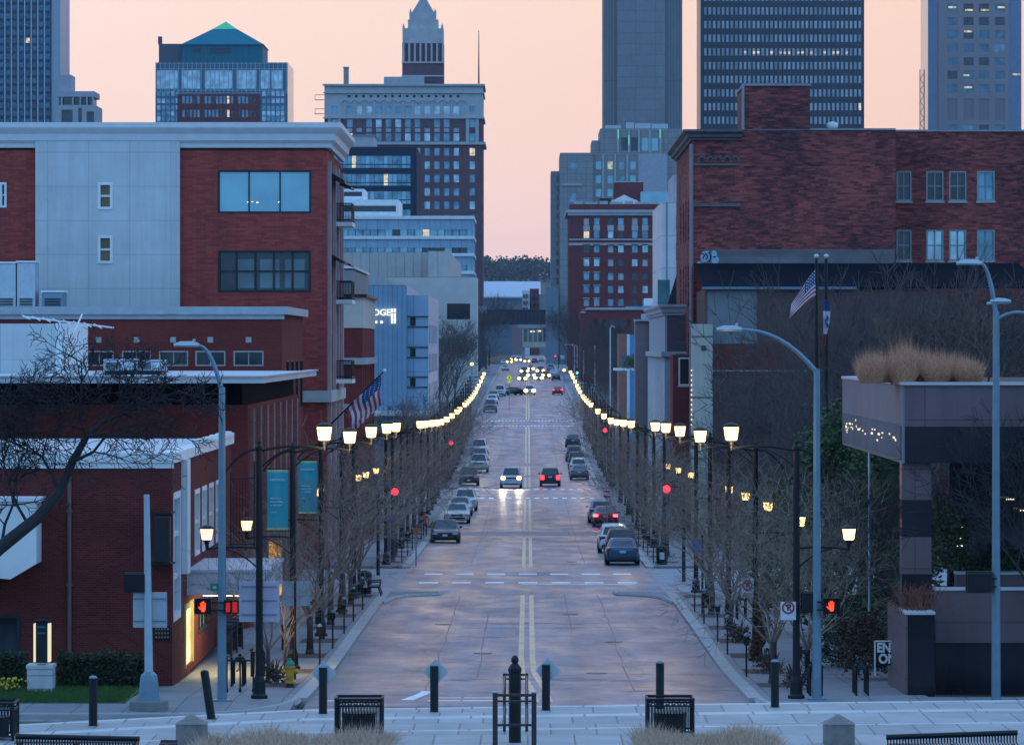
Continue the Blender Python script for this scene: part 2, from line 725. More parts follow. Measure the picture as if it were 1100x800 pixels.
# ------------------------------------------------------------------ ground, streets, plaza
def asphalt(name, base, rough=.5):
    m, nt, b = mk(name)
    g = nt.nodes.new('ShaderNodeNewGeometry')
    mp = nt.nodes.new('ShaderNodeMapping')
    mp.inputs['Scale'].default_value = (1, .16, 1)       # wear runs along the street
    nt.links.new(g.outputs['Position'], mp.inputs[0])

    def noise(vec, sc, det, ro=.6):
        n = nt.nodes.new('ShaderNodeTexNoise')
        n.inputs['Scale'].default_value = sc
        n.inputs['Detail'].default_value = det
        n.inputs['Roughness'].default_value = ro
        nt.links.new(vec, n.inputs[0])
        return n.outputs[0]

    def ramp(f, stops):
        r = nt.nodes.new('ShaderNodeValToRGB')
        e = r.color_ramp.elements
        while len(e) < len(stops):
            e.new(.5)
        for el, (p, c) in zip(e, stops):
            el.position = p
            el.color = (c, c, c, 1)
        nt.links.new(f, r.inputs[0])
        return r.outputs[0]

    def mul(a, bb, fac=1.0):
        x = nt.nodes.new('ShaderNodeMix')
        x.data_type = 'RGBA'
        x.blend_type = 'MULTIPLY'
        x.inputs[0].default_value = fac
        for i, v in ((6, a), (7, bb)):
            if isinstance(v, tuple):
                x.inputs[i].default_value = lin(v)
            else:
                nt.links.new(v, x.inputs[i])
        return x.outputs[2]
    pos = g.outputs['Position']

    def mapped(sc):
        q = nt.nodes.new('ShaderNodeMapping')
        q.inputs['Scale'].default_value = sc
        nt.links.new(pos, q.inputs[0])
        return q.outputs[0]
    blot = ramp(noise(mapped((1, .5, 1)), .16, 5, .6), [(.3, .80), (.5, 1.0), (.7, 1.14)])
    track_sheen = ramp(noise(mapped((1, .006, 1)), .75, 3, .5), [(.35, .74), (.65, 1.22)])  # wheel track bands, with the tyre sheen painted into their paler stripes
    med = ramp(noise(mapped((.30, .8, 1)), 1.7, 10, .75), [(.30, .72), (.5, 1.0), (.70, 1.20)])
    fine = ramp(noise(pos, 9, 3), [(.3, .8), (.7, 1.15)])
    tar = ramp(noise(mapped((.28, .5, 1)), 1.3, 8, .6), [(0.0, 1.0), (.59, 1.0), (.64, .72), (1.0, .62)])
    pale = ramp(noise(mapped((.4, .30, 1)), .5, 8, .65), [(0.0, 1.0), (.58, 1.0), (.68, 1.16)])
    vo = nt.nodes.new('ShaderNodeTexVoronoi')
    vo.feature = 'DISTANCE_TO_EDGE'
    vo.inputs['Scale'].default_value = .17
    wob = nt.nodes.new('ShaderNodeTexNoise')
    wob.inputs['Scale'].default_value = .5
    wob.inputs['Detail'].default_value = 6
    nt.links.new(pos, wob.inputs[0])
    ad = nt.nodes.new('ShaderNodeMix')
    ad.data_type = 'RGBA'
    ad.blend_type = 'ADD'
    ad.inputs[0].default_value = 4.0
    nt.links.new(mapped((1, .30, 1)), ad.inputs[6])
    nt.links.new(wob.outputs['Color'], ad.inputs[7])
    nt.links.new(ad.outputs[2], vo.inputs['Vector'])
    crack = ramp(vo.outputs['Distance'], [(0.0, .66), (.008, .72), (.016, 1.0)])
    col = mul(mul(mul(mul(blot, med), mul(track_sheen, pale)), mul(fine, base)), mul(crack, tar))
    nt.links.new(col, b.inputs['Base Color'])
    rr = nt.nodes.new('ShaderNodeMapRange')
    nt.links.new(noise(mapped((1, .3, 1)), .5, 8), rr.inputs[0])
    rr.inputs[1].default_value, rr.inputs[2].default_value = .3, .7
    rr.inputs[3].default_value, rr.inputs[4].default_value = rough - .10, rough + .14
    nt.links.new(rr.outputs[0], b.inputs['Roughness'])
    b.inputs['Specular IOR Level'].default_value = .27
    bp = nt.nodes.new('ShaderNodeBump')
    bp.inputs['Strength'].default_value = .15
    bp.inputs['Distance'].default_value = .012
    nt.links.new(noise(g.outputs['Position'], 25, 3), bp.inputs['Height'])
    nt.links.new(bp.outputs[0], b.inputs['Normal'])
    MATS[name] = m
    return m


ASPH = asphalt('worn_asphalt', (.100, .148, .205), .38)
ASPH2 = asphalt('side_street_asphalt', (.20, .195, .205), .5)
WALK = panels('sidewalk_concrete', (.25, .245, .255), 1.5, 1.5, joint=.02, rough=.75, var=.05, flat=True)
CURBM = plain('curb_concrete', (.38, .35, .33), .8, var=.15, scale=.8)
XWALK = panels('crossing_concrete', (.30, .31, .34), 3, 3, joint=.03, rough=.6, var=.05, flat=True)
PAVER = panels('plaza_pavers', (.39, .395, .385), 1.05, 3.1, joint=.022, jcol=(.17, .18, .19), rough=.6, var=.13, flat=True, offset=.5)
PAVER2 = panels('plaza_border', (.56, .58, .57), 1.35, 20, joint=.03, rough=.55, var=.04, flat=True)
SOIL = plain('mulch_soil', (.075, .045, .04), .95, var=.3, scale=4)
LAWN = plain('lawn_green', (.035, .085, .022), .95, var=.35, scale=2.5, bump=.6, bscale=18)
EARTH = plain('winter_ground', (.05, .055, .045), .95, var=.3, scale=.02)


def hw(D):
    return 6.8 + .9 * smooth((D - 560) / 200)


GRID = sorted({d for d, z in GZ} | {560 + 40 * k for k in range(50)} | {200 + 40 * k for k in range(9)})


def dsteps(a, b):
    return [a] + [d for d in GRID if a + .01 < d < b - .01] + [b]


def strip(a, b, xl, xr, dz, mb=None):
    """a sheet following the street's rise; xl, xr: functions of the distance or numbers"""
    mb = mb or MB()
    ds = dsteps(a, b)
    L = [(xl(d) if callable(xl) else xl) for d in ds]
    Rr = [(xr(d) if callable(xr) else xr) for d in ds]
    vs, fs = [], []
    for d, l, r in zip(ds, L, Rr):
        vs += [(l, d, gz(d) + dz), (r, d, gz(d) + dz)]
    for i in range(len(ds) - 1):
        fs.append((2 * i, 2 * i + 1, 2 * i + 3, 2 * i + 2))
    return mb.add(vs, fs)


def walkstrip(mb, a, b, s, x0, x1):
    """raised strip (.13 m) between |x| = x0 and x1 on side s with its faces"""
    f0 = x0 if callable(x0) else (lambda d: x0)
    f1 = x1 if callable(x1) else (lambda d: x1)
    ds = dsteps(a, b)
    rings = []
    for d in ds:
        z = gz(d)
        q = [(s * f0(d), d, z - .3), (s * f0(d), d, z + .13), (s * f1(d), d, z + .13), (s * f1(d), d, z - .3)]
        rings.append(q if s > 0 else q[::-1])
    mb.loft(rings)


# terrain: one sheet from behind the camera to the horizon with a wooded rise at its far end
tv, tf = [], []
XS = [-4000, -1500, -600, -200, -60, -20, 0, 20, 60, 200, 600, 1500, 4000]
YS = [(-80, 9.6), (0, 9.3), (30, 7.6), (60, 5.4), (90, 3.0), (119, 2.4), (119.5, .72)]
YS += [(d, gz(d) - .33) for d in [q for q, _ in GZ]]
YS += [(3300, 24), (4000, 62), (4500, 80), (5200, 88), (9000, 95)]
for y, z in YS:
    for x in XS:
        tv.append((x, y, z))
n = len(XS)
for i in range(len(YS) - 1):
    for k in range(n - 1):
        tf.append((i * n + k, i * n + k + 1, (i + 1) * n + k + 1, (i + 1) * n + k))
struct(MB().add(tv, tf), 'terrain', EARTH)

street = MB()
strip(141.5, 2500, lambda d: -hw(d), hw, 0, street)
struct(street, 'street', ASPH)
cs = MB()
cs.quad((-90, 119.6, 1.02), (90, 119.6, 1.02), (90, 137, 1.02), (-90, 137, 1.02))
cs.quad((-6.8, 137, 1.02), (6.8, 137, 1.02), (6.8, 141.5, 1.02), (-6.8, 141.5, 1.02))
struct(cs, 'cross_street', ASPH2)
for a, b in ((230, 268), (430, 459), (690, 712)):
    c2 = MB()
    for s in (-1, 1):
        l, r = (-80, -hw(a)) if s < 0 else (hw(a), 80)
        strip(a, b, l, r, .0, c2)
    struct(c2, 'side_street', XWALK if a == 230 else ASPH2)
# pale concrete bands where the crossings meet the street
bands = MB()
for s in (-1, 1):
    x0, x1 = sorted((s * 6.8, s * 3.9))
    strip(230.5, 234, x0, x1, .004, bands)
strip(338, 348, -6.8, 6.8, .004, bands)
struct(bands, 'paved_band', XWALK)

curb, walk = MB(), MB()
for s in (-1, 1):
    for a, b in ((143.5, 230), (268, 430), (459, 690), (712, 1500)):
        walkstrip(curb, a, b, s, hw, lambda d: hw(d) + .45)
        walkstrip(walk, a + .3, b - .3, s, lambda d: hw(d) + .45, lambda d: hw(d) + 5.6)
    # corner return along the near street
    x0, x1 = (7.1, 70) if s > 0 else (-70, -7.1)
    walk.box(x0, x1, 137.3, 143.8, .7, 1.155)
    curb.box(x0, x1, 137.0, 137.3, .7, 1.16)
    # rounded corner of the kerb
    pts = [(s * (7.12 - .0 + 3.2 - 3.2 * cos(a)), 143.5 - 3.2 * sin(a) * 2.0 + .0, 1.10) for a in [k * pi / 16 for k in range(9)]]
    curb.tube([(p[0], p[1], 1.05) for p in pts], .16, 6)
    # bulb-out at the end of the first block
    out = [(6.82, 218), (6.5, 223.5), (5.9, 226.4), (5.1, 227.6), (4.4, 228.2), (4.3, 230), (6.82, 230)]
    mbv = [(s * x, y, gz(y) + .126) for x, y in out]
    walk.add(mbv + [(x, y, z - .4) for x, y, z in mbv], [tuple(range(7))] + [(k, (k + 1) % 7, 7 + (k + 1) % 7, 7 + k) for k in range(7)])
    curb.tube([(s * x, y, gz(y) + .03) for x, y in out[:6]], .125, 6)
struct(curb, 'curb', CURBM)
struct(walk, 'sidewalk', WALK)

# planting strips between kerb and walk: tree pits
pits = MB()
for s in (-1, 1):
    d = 150.0
    while d < 360:
        if not 226 < d < 269:
            x0, x1 = sorted((s * 7.5, s * 8.9))
            strip(d, d + 3.2, x0, x1, .136, pits)
        d += 10.3
struct(pits, 'planting_bed', SOIL)

# painted markings
mk_w = MB()
for d, w in ((144.0, .35), (145.9, .25)):
    for x in (-6.2, -3.1, -2.0, -.7):
        if not (d > 145 and x < -3.5):
            mk_w.quad((x, d, gz(d) + .006), (x + (1.7 if x < -5 else 1.0), d, gz(d) + .006), (x + (1.7 if x < -5 else 1.0), d + w, gz(d) + .006), (x, d + w, gz(d) + .006))
for d in (244.5, 257.5):
    for k in range(-3, 4):
        x = k * 1.75
        strip(d, d + 2.3, x - .5, x + .5, .007, mk_w)
strip(243, 243.7, -.3, 5.6, .007, mk_w)
for d in (430.0, 456.0):
    for k in range(-7, 8):
        x = k * .85
        strip(d, d + 3.2, x - .22, x + .22, .008, mk_w)
for d in (689, 710):
    for k in range(-12, 13):
        x = k * .55
        strip(d, d + 3, x - .16, x + .16, .01, mk_w)
# turn arrow near the stop line
ar = [(-3.95, 144.6), (-3.55, 144.6), (-3.15, 148.6), (-3.0, 150.2), (-3.42, 150.2), (-3.5, 148.6)]
mk_w.add([(x, y, gz(y) + .008) for x, y in ar], [(0, 1, 2, 5), (5, 2, 3, 4)])
struct(mk_w, 'crosswalk_marking', LINE_W)
mk_y = MB()


def cline(d):
    return .5 * (1 - smooth((d - 143) / 26)) - .04


for a, b in ((143.5, 228.5), (270, 336), (350, 427), (463, 500), (506, 540), (550, 686), (716, 1200)):
    for off in (-.21, .21):
        strip(a, b, lambda d: cline(d) + off - .105, lambda d: cline(d) + off + .105, .007, mk_y)
struct(mk_y, 'centre_line_marking', LINE_Y)

# manhole covers
mh = MB()
for X, D in ((-1.7, 176), (2.4, 163), (1.9, 207), (-3.6, 198), (2.6, 280), (-2.2, 330), (3.4, 184)):
    mh.lathe([(.36, 0), (.36, .012)], (X, D, gz(D) + .004), 16)
struct(mh, 'road_manhole_cover', plain('cast_iron', (.05, .05, .055), .5, .4))

# tar seams along the lanes and across the street
seam = MB()
rs_ = random.Random(17)
for x0, a, b_ in ((-3.3, 146, 226), (3.45, 150, 228), (-3.35, 272, 420), (3.4, 275, 424), (-1.75, 160, 205), (1.8, 190, 228), (3.4, 470, 680), (-3.4, 470, 670)):
    d, x = a, x0
    while d < b_:
        e_ = d + rs_.uniform(2, 5)
        x2 = x0 + rs_.gauss(0, .035)
        w = rs_.uniform(.012, .032)
        seam.quad((x - w, d, gz(d) + .005), (x + w, d, gz(d) + .005), (x2 + w, e_, gz(e_) + .005), (x2 - w, e_, gz(e_) + .005))
        d, x = e_, x2
for k in range(60):
    d = 147 + 230 * rs_.random() ** 1.25
    if 226 < d < 270:
        continue
    x = rs_.uniform(-6.3, 4.5)
    end = min(6.4, x + rs_.uniform(1.0, 6.5))
    while x < end:
        x2, d2 = x + rs_.uniform(.3, .9), d + rs_.gauss(0, .28)
        w = rs_.uniform(.04, .16)
        seam.quad((x, d - w, gz(d - w) + .006), (x2, d2 - w, gz(d2 - w) + .006), (x2, d2 + w, gz(d2 + w) + .006), (x, d + w, gz(d + w) + .006))
        x, d = x2, d2
struct(seam, 'road_tar_seam', plain('tar_seam', (.050, .055, .072), .5, var=.2))

# the raised plaza in front
pl = MB()
edge = [(-26, px(0, 108) and 106.2), (px(0, 108), 107.9), (px(330, 112.6), 112.6), (px(700, 114.2), 114.2), (px(1000, 115.3), 115.3), (26, 117.2)]
poly = [(-26, 88), (26, 88)] + edge[::-1]
pl.prism(poly, 2.2, 3.2, 'z')
struct(pl, 'plaza', PAVER)
bd = MB()
b1 = [(x, y - 2.6) for x, y in edge] + [(x, y - 3.4) for x, y in edge[::-1]]
bd.prism(b1, 3.2, 3.204, 'z')
b2 = [(x, y + .02) for x, y in edge] + [(x, y - .5) for x, y in edge[::-1]]
bd.prism(b2, 3.19, 3.206, 'z')
b3 = [(x, y - 6.6) for x, y in edge] + [(x, y - 7.0) for x, y in edge[::-1]]
bd.prism(b3, 3.2, 3.204, 'z')
struct(bd, 'plaza_border', PAVER2)

# lawn at the bank
lw = MB()
lw.box(-40, px(140, 143), 141.2, 150.9, .8, 1.18)
struct(lw, 'lawn', LAWN)
gr = MB()
for i in range(9000):
    x, y = R.uniform(-17, px(138, 143)), R.uniform(141.2, 148)
    h, a = R.uniform(.06, .15), R.uniform(0, pi)
    gr.add([(x - .02 * cos(a), y - .02 * sin(a), 1.17), (x + .02 * cos(a), y + .02 * sin(a), 1.17), (x + R.uniform(-.05, .05), y, 1.17 + h)], [(0, 1, 2)])
tag(gr.build('lawn_grass', plain('grass_blade', (.045, .11, .022), .9, var=.4, scale=3)), 'short green grass on the lawn before the brick bank', 'grass', kind='stuff')
# dry grass beds on the plaza
STRAW = plain('dry_straw', (.54, .37, .26), .95, var=.35, scale=8)
for x0, x1, lab in ((215, 425, 'dry straw coloured grass bed by the slatted bin west of the tree guard'), (682, 835, 'dry straw coloured grass bed below the bin behind the stone bollard')):
    g = MB()
    D0 = 103.2
    for i in range(7000):
        D = R.uniform(99, D0 + .9)
        x = R.uniform(px(x0, D0), px(x1, D0))
        h = R.uniform(.08, .42) * (1 + .35 * sin(x * 3) + .25 * sin(x * 11 + D * 3)) * (.55 + .45 * smooth((D0 + 1.0 - D) / 1.2))
        a = R.uniform(0, pi)
        lx, ly = R.gauss(0, .20), R.gauss(0, .15)
        g.add([(x - .012 * cos(a), D - .012 * sin(a), 3.2), (x + .012 * cos(a), D + .012 * sin(a), 3.2), (x + lx, D + ly, 3.2 + h)], [(0, 1, 2)])
    tag(g.build('dry_grass', STRAW), lab, 'grass', kind='stuff')

# ------------------------------------------------------------------ buildings
def pt(pl, u, z, o):
    """plane pl = ('F', D) faces the camera, ('R', X) faces +X, ('L', X) faces -X; o = depth into the wall"""
    k, c = pl
    if k == 'F':
        return (u, c + o, z)
    if k == 'R':
        return (c - o, u, z)
    return (c + o, u, z)


def pbox(mb, pl, u0, u1, z0, z1, o0, o1):
    a, b = pt(pl, u0, z0, o0), pt(pl, u1, z1, o1)
    return mb.box(a[0], b[0], a[1], b[1], a[2], b[2])


def pwall(mb, pl, u0, u1, z0, z1, holes=(), depth=.15):
    """a wall face with real openings and their reveals"""
    hs = []
    for a, b, c, d in holes:
        a, b = max(min(a, b), u0), min(max(a, b), u1)
        c, d = max(min(c, d), z0), min(max(c, d), z1)
        if b - a > .01 and d - c > .01:
            hs.append((a, b, c, d))
    us = sorted({round(v, 4) for v in [u0, u1] + [h[0] for h in hs] + [h[1] for h in hs]})
    zs = sorted({round(v, 4) for v in [z0, z1] + [h[2] for h in hs] + [h[3] for h in hs]})
    hs = [tuple(round(v, 4) for v in h) for h in hs]
    for j in range(len(zs) - 1):
        run = None
        for i in range(len(us) - 1):
            cu, cz = (us[i] + us[i + 1]) / 2, (zs[j] + zs[j + 1]) / 2
            solid = not any(h[0] < cu < h[1] and h[2] < cz < h[3] for h in hs)
            if solid and run is None:
                run = us[i]
            if run is not None and (not solid or i == len(us) - 2):
                e = us[i + 1] if solid else us[i]
                mb.quad(pt(pl, run, zs[j], 0), pt(pl, e, zs[j], 0), pt(pl, e, zs[j + 1], 0), pt(pl, run, zs[j + 1], 0))
                run = None
    for a, b, c, d in hs:
        A = [pt(pl, a, c, 0), pt(pl, b, c, 0), pt(pl, b, d, 0), pt(pl, a, d, 0)]
        B = [pt(pl, a, c, depth), pt(pl, b, c, depth), pt(pl, b, d, depth), pt(pl, a, d, depth)]
        for k in range(4):
            k2 = (k + 1) % 4
            mb.quad(A[k], A[k2], B[k2], B[k])
    return mb


def shell(root, wall, roofm, X0, X1, Y0, Y1, z0, z1, front=(), side=(), which='R', depth=.15, name='wall', roof='roof', both=()):
    mb = MB()
    pwall(mb, ('F', Y0), X0, X1, z0, z1, front, depth)
    if which == 'R':
        pwall(mb, ('R', X1), Y0, Y1, z0, z1, side, depth)
        pwall(mb, ('L', X0), Y0, Y1, z0, z1, both, depth)
    else:
        pwall(mb, ('L', X0), Y0, Y1, z0, z1, side, depth)
        pwall(mb, ('R', X1), Y0, Y1, z0, z1, both, depth)
    mb.quad((X0, Y1, z0), (X1, Y1, z0), (X1, Y1, z1), (X0, Y1, z1))
    mb.quad((X0, Y0, z1), (X1, Y0, z1), (X1, Y1, z1), (X0, Y1, z1))
    w = mb.build(name, wall, root)
    if roof:
        MB().box(X0 + .25, X1 - .25, Y0 + .25, Y1 - .25, z1 + .005, z1 + .09).build(roof, roofm, root)
    return w


def window(root, pl, u0, u1, z0, z1, depth=.12, frame=None, pane=None, nx=1, nz=1, fw=.07, proud=.02, sill=0):
    """window = frame mesh (thing's part) > pane"""
    u0, u1 = min(u0, u1), max(u0, u1)
    z0, z1 = min(z0, z1), max(z0, z1)
    mb = MB()
    o0, o1 = -proud, depth
    pbox(mb, pl, u0 - .004, u0 + fw, z0, z1, o0, o1)
    pbox(mb, pl, u1 - fw, u1 + .004, z0, z1, o0, o1)
    pbox(mb, pl, u0 + fw, u1 - fw, z1 - fw, z1 + .004, o0, o1)
    pbox(mb, pl, u0 + fw, u1 - fw, z0 - .004, z0 + fw, o0, o1)
    for k in range(1, nx):
        u = u0 + (u1 - u0) * k / nx
        pbox(mb, pl, u - fw * .4, u + fw * .4, z0 + fw, z1 - fw, depth * .3, depth - .002)
    for k in range(1, nz):
        z = z0 + (z1 - z0) * k / nz
        pbox(mb, pl, u0 + fw, u1 - fw, z - fw * .4, z + fw * .4, depth * .3 + .004, depth - .004)
    w = mb.build('window', frame or DKTRIM, root)
    if sill:
        s = MB()
        pbox(s, pl, u0 - .08, u1 + .08, z0 - sill, z0 - .006, -.09, depth * .5)
        s.build('sill', LIMEST, w)
    p = MB()
    pbox(p, pl, u0 + .01, u1 - .01, z0 + .01, z1 - .01, depth - .03, depth + .05)
    p.build('pane', pane or G_BLUE, w)
    return w


def panes(root, pl, rects, depth, mats, wts, seed=1, cap=100, name='window'):
    """distant windows: one pane each up to the cap, the rest as one part"""
    rr = random.Random(seed)
    rects = list(rects)
    # the panes kept as parts are spread over the facade from the top down
    rest = {}
    for i, (u0, u1, z0, z1) in enumerate(rects):
        m = rr.choices(range(len(mats)), wts)[0]
        mb = MB() if i < cap else rest.setdefault(0, MB())
        pbox(mb.mat(m if i >= cap else 0), pl, u0, u1, z0, z1, depth - .02, depth + .04)
        if i < cap:
            mb.build(name, mats[m], root)
    if rest:
        o = rest[0].build('windows', list(mats), root)
        tag(o, kind='stuff')


def prect(D, x0, x1, y0, y1):
    """picture rectangle -> (u0,u1,z0,z1) on a wall facing the camera at distance D"""
    return (px(x0, D), px(x1, D), pz(y1, D), pz(y0, D))


def srect(X, x0, x1, z0, z1):
    """columns x0..x1 on a side wall at X -> (D0, D1, z0, z1)"""
    a, b = sorted((dside(x0, X), dside(x1, X)))
    return (a, b, z0, z1)


BLX = -11.54    # building line of the left-hand blocks

# ---- brick bank on the near corner
D = 151.0
bank = thing('brick_bank', 'low red brick bank with white coping and flat white roof behind the hedge', 'building', (-20, 151, 1.1))
fw_ = [prect(D, -40, 22, 660, 705)]
sw_ = [(151.5, 154.6, 3.0, 7.2), (161.2, 163.6, 4.7, 7.0), (164.8, 167.2, 4.7, 7.0), (168.4, 170.8, 4.7, 7.0), (172, 174.4, 4.7, 7.0), (163, 168, 1.9, 3.1), (156.4, 160.2, 1.16, 3.3)]
shell(bank, BR_BANK, ROOFW, -45, BLX, D, 181, .9, 8.2, fw_, sw_, 'R', .18, roof=None)
cp = MB()
cp.box(-45, BLX + .12, D - .12, D + .5, 8.2, 8.52)
cp.box(BLX - .4, BLX + .12, D + .5, 181, 8.2, 8.52)
cp.box(-45, BLX + .06, D - .06, D - .001, 8.02, 8.198)
cp.build('coping', WHITE, bank)
MB().box(-45, BLX - .402, D + .502, 181, 8.2, 8.38).build('roof', ROOFW, bank)
# scalloped lead edge along the street side of the roof
sc_ = MB()
for k in range(11):
    d = 161.5 + k * 1.7
    sc_.box(BLX - .1, BLX + .20, d, d + 1.3, 8.522, 8.522 + .12 + .08 * (k % 2))
sc_.build('snow_guard', WHITE, bank)
for x in (75,):
    t = MB()
    X = px(x, D)
    t.tube([(X, D - .1, 8.0), (X, D - .1, 1.2)], .07, 8)
    t.box(X - .09, X + .09, D - .17, D - .03, 4.2, 4.28)
    t.box(X - .09, X + .09, D - .17, D - .03, 6.6, 6.68)
    t.build('downspout', plain('downspout_brown', (.15, .085, .075), .5), bank)
window(bank, ('F', D), *fw_[0], depth=.18, frame=DKTRIM, pane=G_DARK, nx=2, fw=.12)
window(bank, ('R', BLX), *sw_[0], depth=.18, frame=WHITE, pane=G_BLUE, nz=3, fw=.22)
for h in sw_[1:5]:
    window(bank, ('R', BLX), *h, depth=.18, frame=WHITE, pane=G_DARK, nz=2, fw=.16)
window(bank, ('R', BLX), *sw_[5], depth=.18, frame=DKTRIM, pane=L_LOW, nx=3)
door = MB()
pbox(door, ('R', BLX), 156.4, 156.65, 1.16, 3.3, -.05, .18)
pbox(door, ('R', BLX), 159.95, 160.2, 1.16, 3.3, -.05, .18)
pbox(door, ('R', BLX), 156.66, 159.94, 3.1, 3.3, -.05, .18)
dr = door.build('door', plain('brass_yellow', (.55, .45, .22), .4), bank)
gp = MB()
pbox(gp, ('R', BLX), 156.65, 159.95, 1.16, 3.1, .06, .12)
gp.build('glass', litroom('lit_lobby', (1, .80, .38), 1.6), dr)
pr = MB()
pbox(pr, ('R', BLX), 154.95, 156.2, 4.4, 8.19, -.22, -.002)
pr.build('pilaster', WHITE, bank)
cn = MB()
cn.box(BLX + .002, -8.75, 157.5, 166, 3.55, 4.32)
cn.box(BLX + .002, -8.70, 157.45, 166.1, 4.322, 4.42)
cn.build('canopy', plain('canopy_grey', (.50, .50, .54), .6), bank)
lt = MB()
lt.box(BLX + .5, -9.2, 158.2, 165.4, 3.49, 3.546)
lt.build('soffit_light', glow('soffit_glow', (1, .84, .45), 6.5), bank)
bx = MB()
x0, x1 = px(-60, D - 1.3), px(40, D - 1.3)
bx.prism([(x0, 4.7), (px(12, D - 1.3), 4.7 - .2), (x1, 5.0), (x1, 7.0), (x0, 7.0)], D - 1.6, D - .002, 'y')
bx.box(x0, x1 + .14, D - 1.72, D - .004, 7.0, 7.12)
bx.build('projecting_bay', WHITE, bank)

sgn = thing('wall_sign', 'tall black sign box projecting on brackets from the brick bank', 'sign', (px(176, 149.6), 149.6, 5))
s_ = MB()
s_.box(px(166, 149.6), px(183, 149.6), 149.4, 149.75, pz(604, 149.6), pz(554, 149.6))
s_.build('sign_box', DKTRIM, sgn, bevel=.03)
for y in (551, 606):
    s_ = MB()
    s_.box(px(160, 149.6), px(185, 149.6), 149.52, 150.99, pz(y + 1, 149.6), pz(y - 1, 149.6))
    s_.build('bracket', BLACK, sgn)
plq = thing('bank_plaque', 'small dark lettered plaque on the corner of the brick bank', 'plaque', (px(174, 150.9), 150.9, 3))
s_ = MB()
r_ = prect(150.9, 165, 183, 672, 687)
s_.box(r_[0], r_[1], 150.93, 150.995, r_[2], r_[3])
s_.build('plate', BLACK, plq)
s_ = MB()
for j in range(3):
    for k in range(5):
        s_.box(r_[0] + .05 + k * .095, r_[0] + .11 + k * .095, 150.91, 150.929, r_[2] + .06 + j * .13, r_[2] + .12 + j * .13)
s_.build('lettering', plain('plaque_bronze', (.22, .13, .08), .5), plq)

# ---- brick block with the overhanging white roof
D = 192.0
mid = thing('brick_office', 'red brick office with black clerestory band and wide white overhanging roof', 'building', (-20, D, 0))
sidewin = []
for k in range(7):
    a = 195 + k * 5.2
    sidewin += [(a, a + 1.9, 5.2, 8.9), (a, a + 1.9, 1.0, 4.2)]
sidewin[5] = (205.5, 211.5, .35, 3.1)
shell(mid, BR_MID, ROOFW, -48, BLX, D, 233, -3, 9.55, [], sidewin, 'R', .3, roof=None)
shell(mid, DKROOF, ROOFW, -48, BLX - .25, D + .25, 232.7, 9.552, 10.46, [], [], 'R', name='clerestory', roof=None)
ro = MB()
ro.box(-50, -10.72, 188.6, 236, 10.47, 10.72)
ro.box(-50, -10.62, 188.5, 188.9, 10.722, 10.78)
ro.box(-11.0, -10.62, 188.902, 236, 10.722, 10.78)
ro.build('roof', ROOFW, mid)
for i, h in enumerate(sidewin):
    window(mid, ('R', BLX), *h, depth=.3, frame=DKTRIM, pane=(litroom('lit_entry', (1, .50, .12), 1.0) if i == 5 else (L_LOW if i in (3, 8) else G_DARK)), nz=2, fw=.1)
pm = MB()
for k in range(8):
    a = 193.1 + k * 5.2
    pbox(pm, ('R', BLX), a, a + 1.1, 0, 9.4, -.16, -.002)
pm.build('pilasters', brick('brick_pale', (.36, .16, .14), (.28, .12, .11), (.3, .2, .18)), mid)
MB().box(BLX + .002, px(302, 207), 207, 207.5, .9, 3.3).build('lit_vestibule', litroom('lit_vestibule', (1, .48, .10), .75), mid)
pent = thing('roof_penthouse', 'plain white stucco penthouse block on the overhanging white roof', 'building', (-24, 214, 10.72))
MB().box(-46, px(68, 214) - .35, 214, 226, 10.72, 13.0).build('wall', STUCCO, pent)
MB().box(px(68, 214) - .345, px(68, 214), 213.9, 226, 10.72, 13.02).build('lit_side_strip', WHITE, pent)  # brighter white stands in for the light on the block's right side
for x0, x1, y0, y1, lab in ((111, 144, 388, 403, 'wide grey box air handler on the white roof'), (146, 175, 389, 404, 'grey box air handler with a bright access panel on the white roof')):
    a = thing('air_handler', lab, 'air conditioner', (px((x0 + x1) / 2, 203), 203, 10.72))
    X0, X1 = px(x0, 203), px(x1, 203)
    MB().box(X0, X1, 203, 205.5, 10.9, pz(y0, 203) + .1).build('cabinet', GALV2, a, bevel=.03)
    m = MB()
    for k in range(5):
        m.box(X0 + .1, X0 + (X1 - X0) * .55, 202.96, 202.998, 10.98 + k * .06, 11.01 + k * .06)
    m.build('louvre', DKTRIM, a)
    m = MB()
    m.box(X0 + .05, X1 - .05, 203.1, 205.4, 10.722, 10.898)
    m.build('curb_base', DKTRIM, a)
    if x0 > 140:
        MB().box(X1 - .35, X1 - .08, 202.96, 202.998, 11.05, 11.25).build('access_panel', WHITE, a)
ant = MB()
aD = 206
A = lambda x, y, dd=0: (px(x, aD + dd), aD + dd, pz(y, aD + dd))
ant.tube([A(68, 396), A(68, 347)], .035, 6)
ant.tube([A(25, 340), A(122, 352, 3)], .04, 6)
ant.tube([A(88, 338, 3), A(80, 356, -2)], .04, 6)
for k in range(8):
    x = 28 + k * 11
    y = 340 + 12 * (x - 25) / 97
    ant.tube([A(x - 4, y - 2, 2), A(x + 4, y + 2.5, -2)], .026, 5)
single(ant, 'roof_antenna', WHITE, 'white rooftop television antenna with short cross rods', 'antenna', loc=A(68, 396))

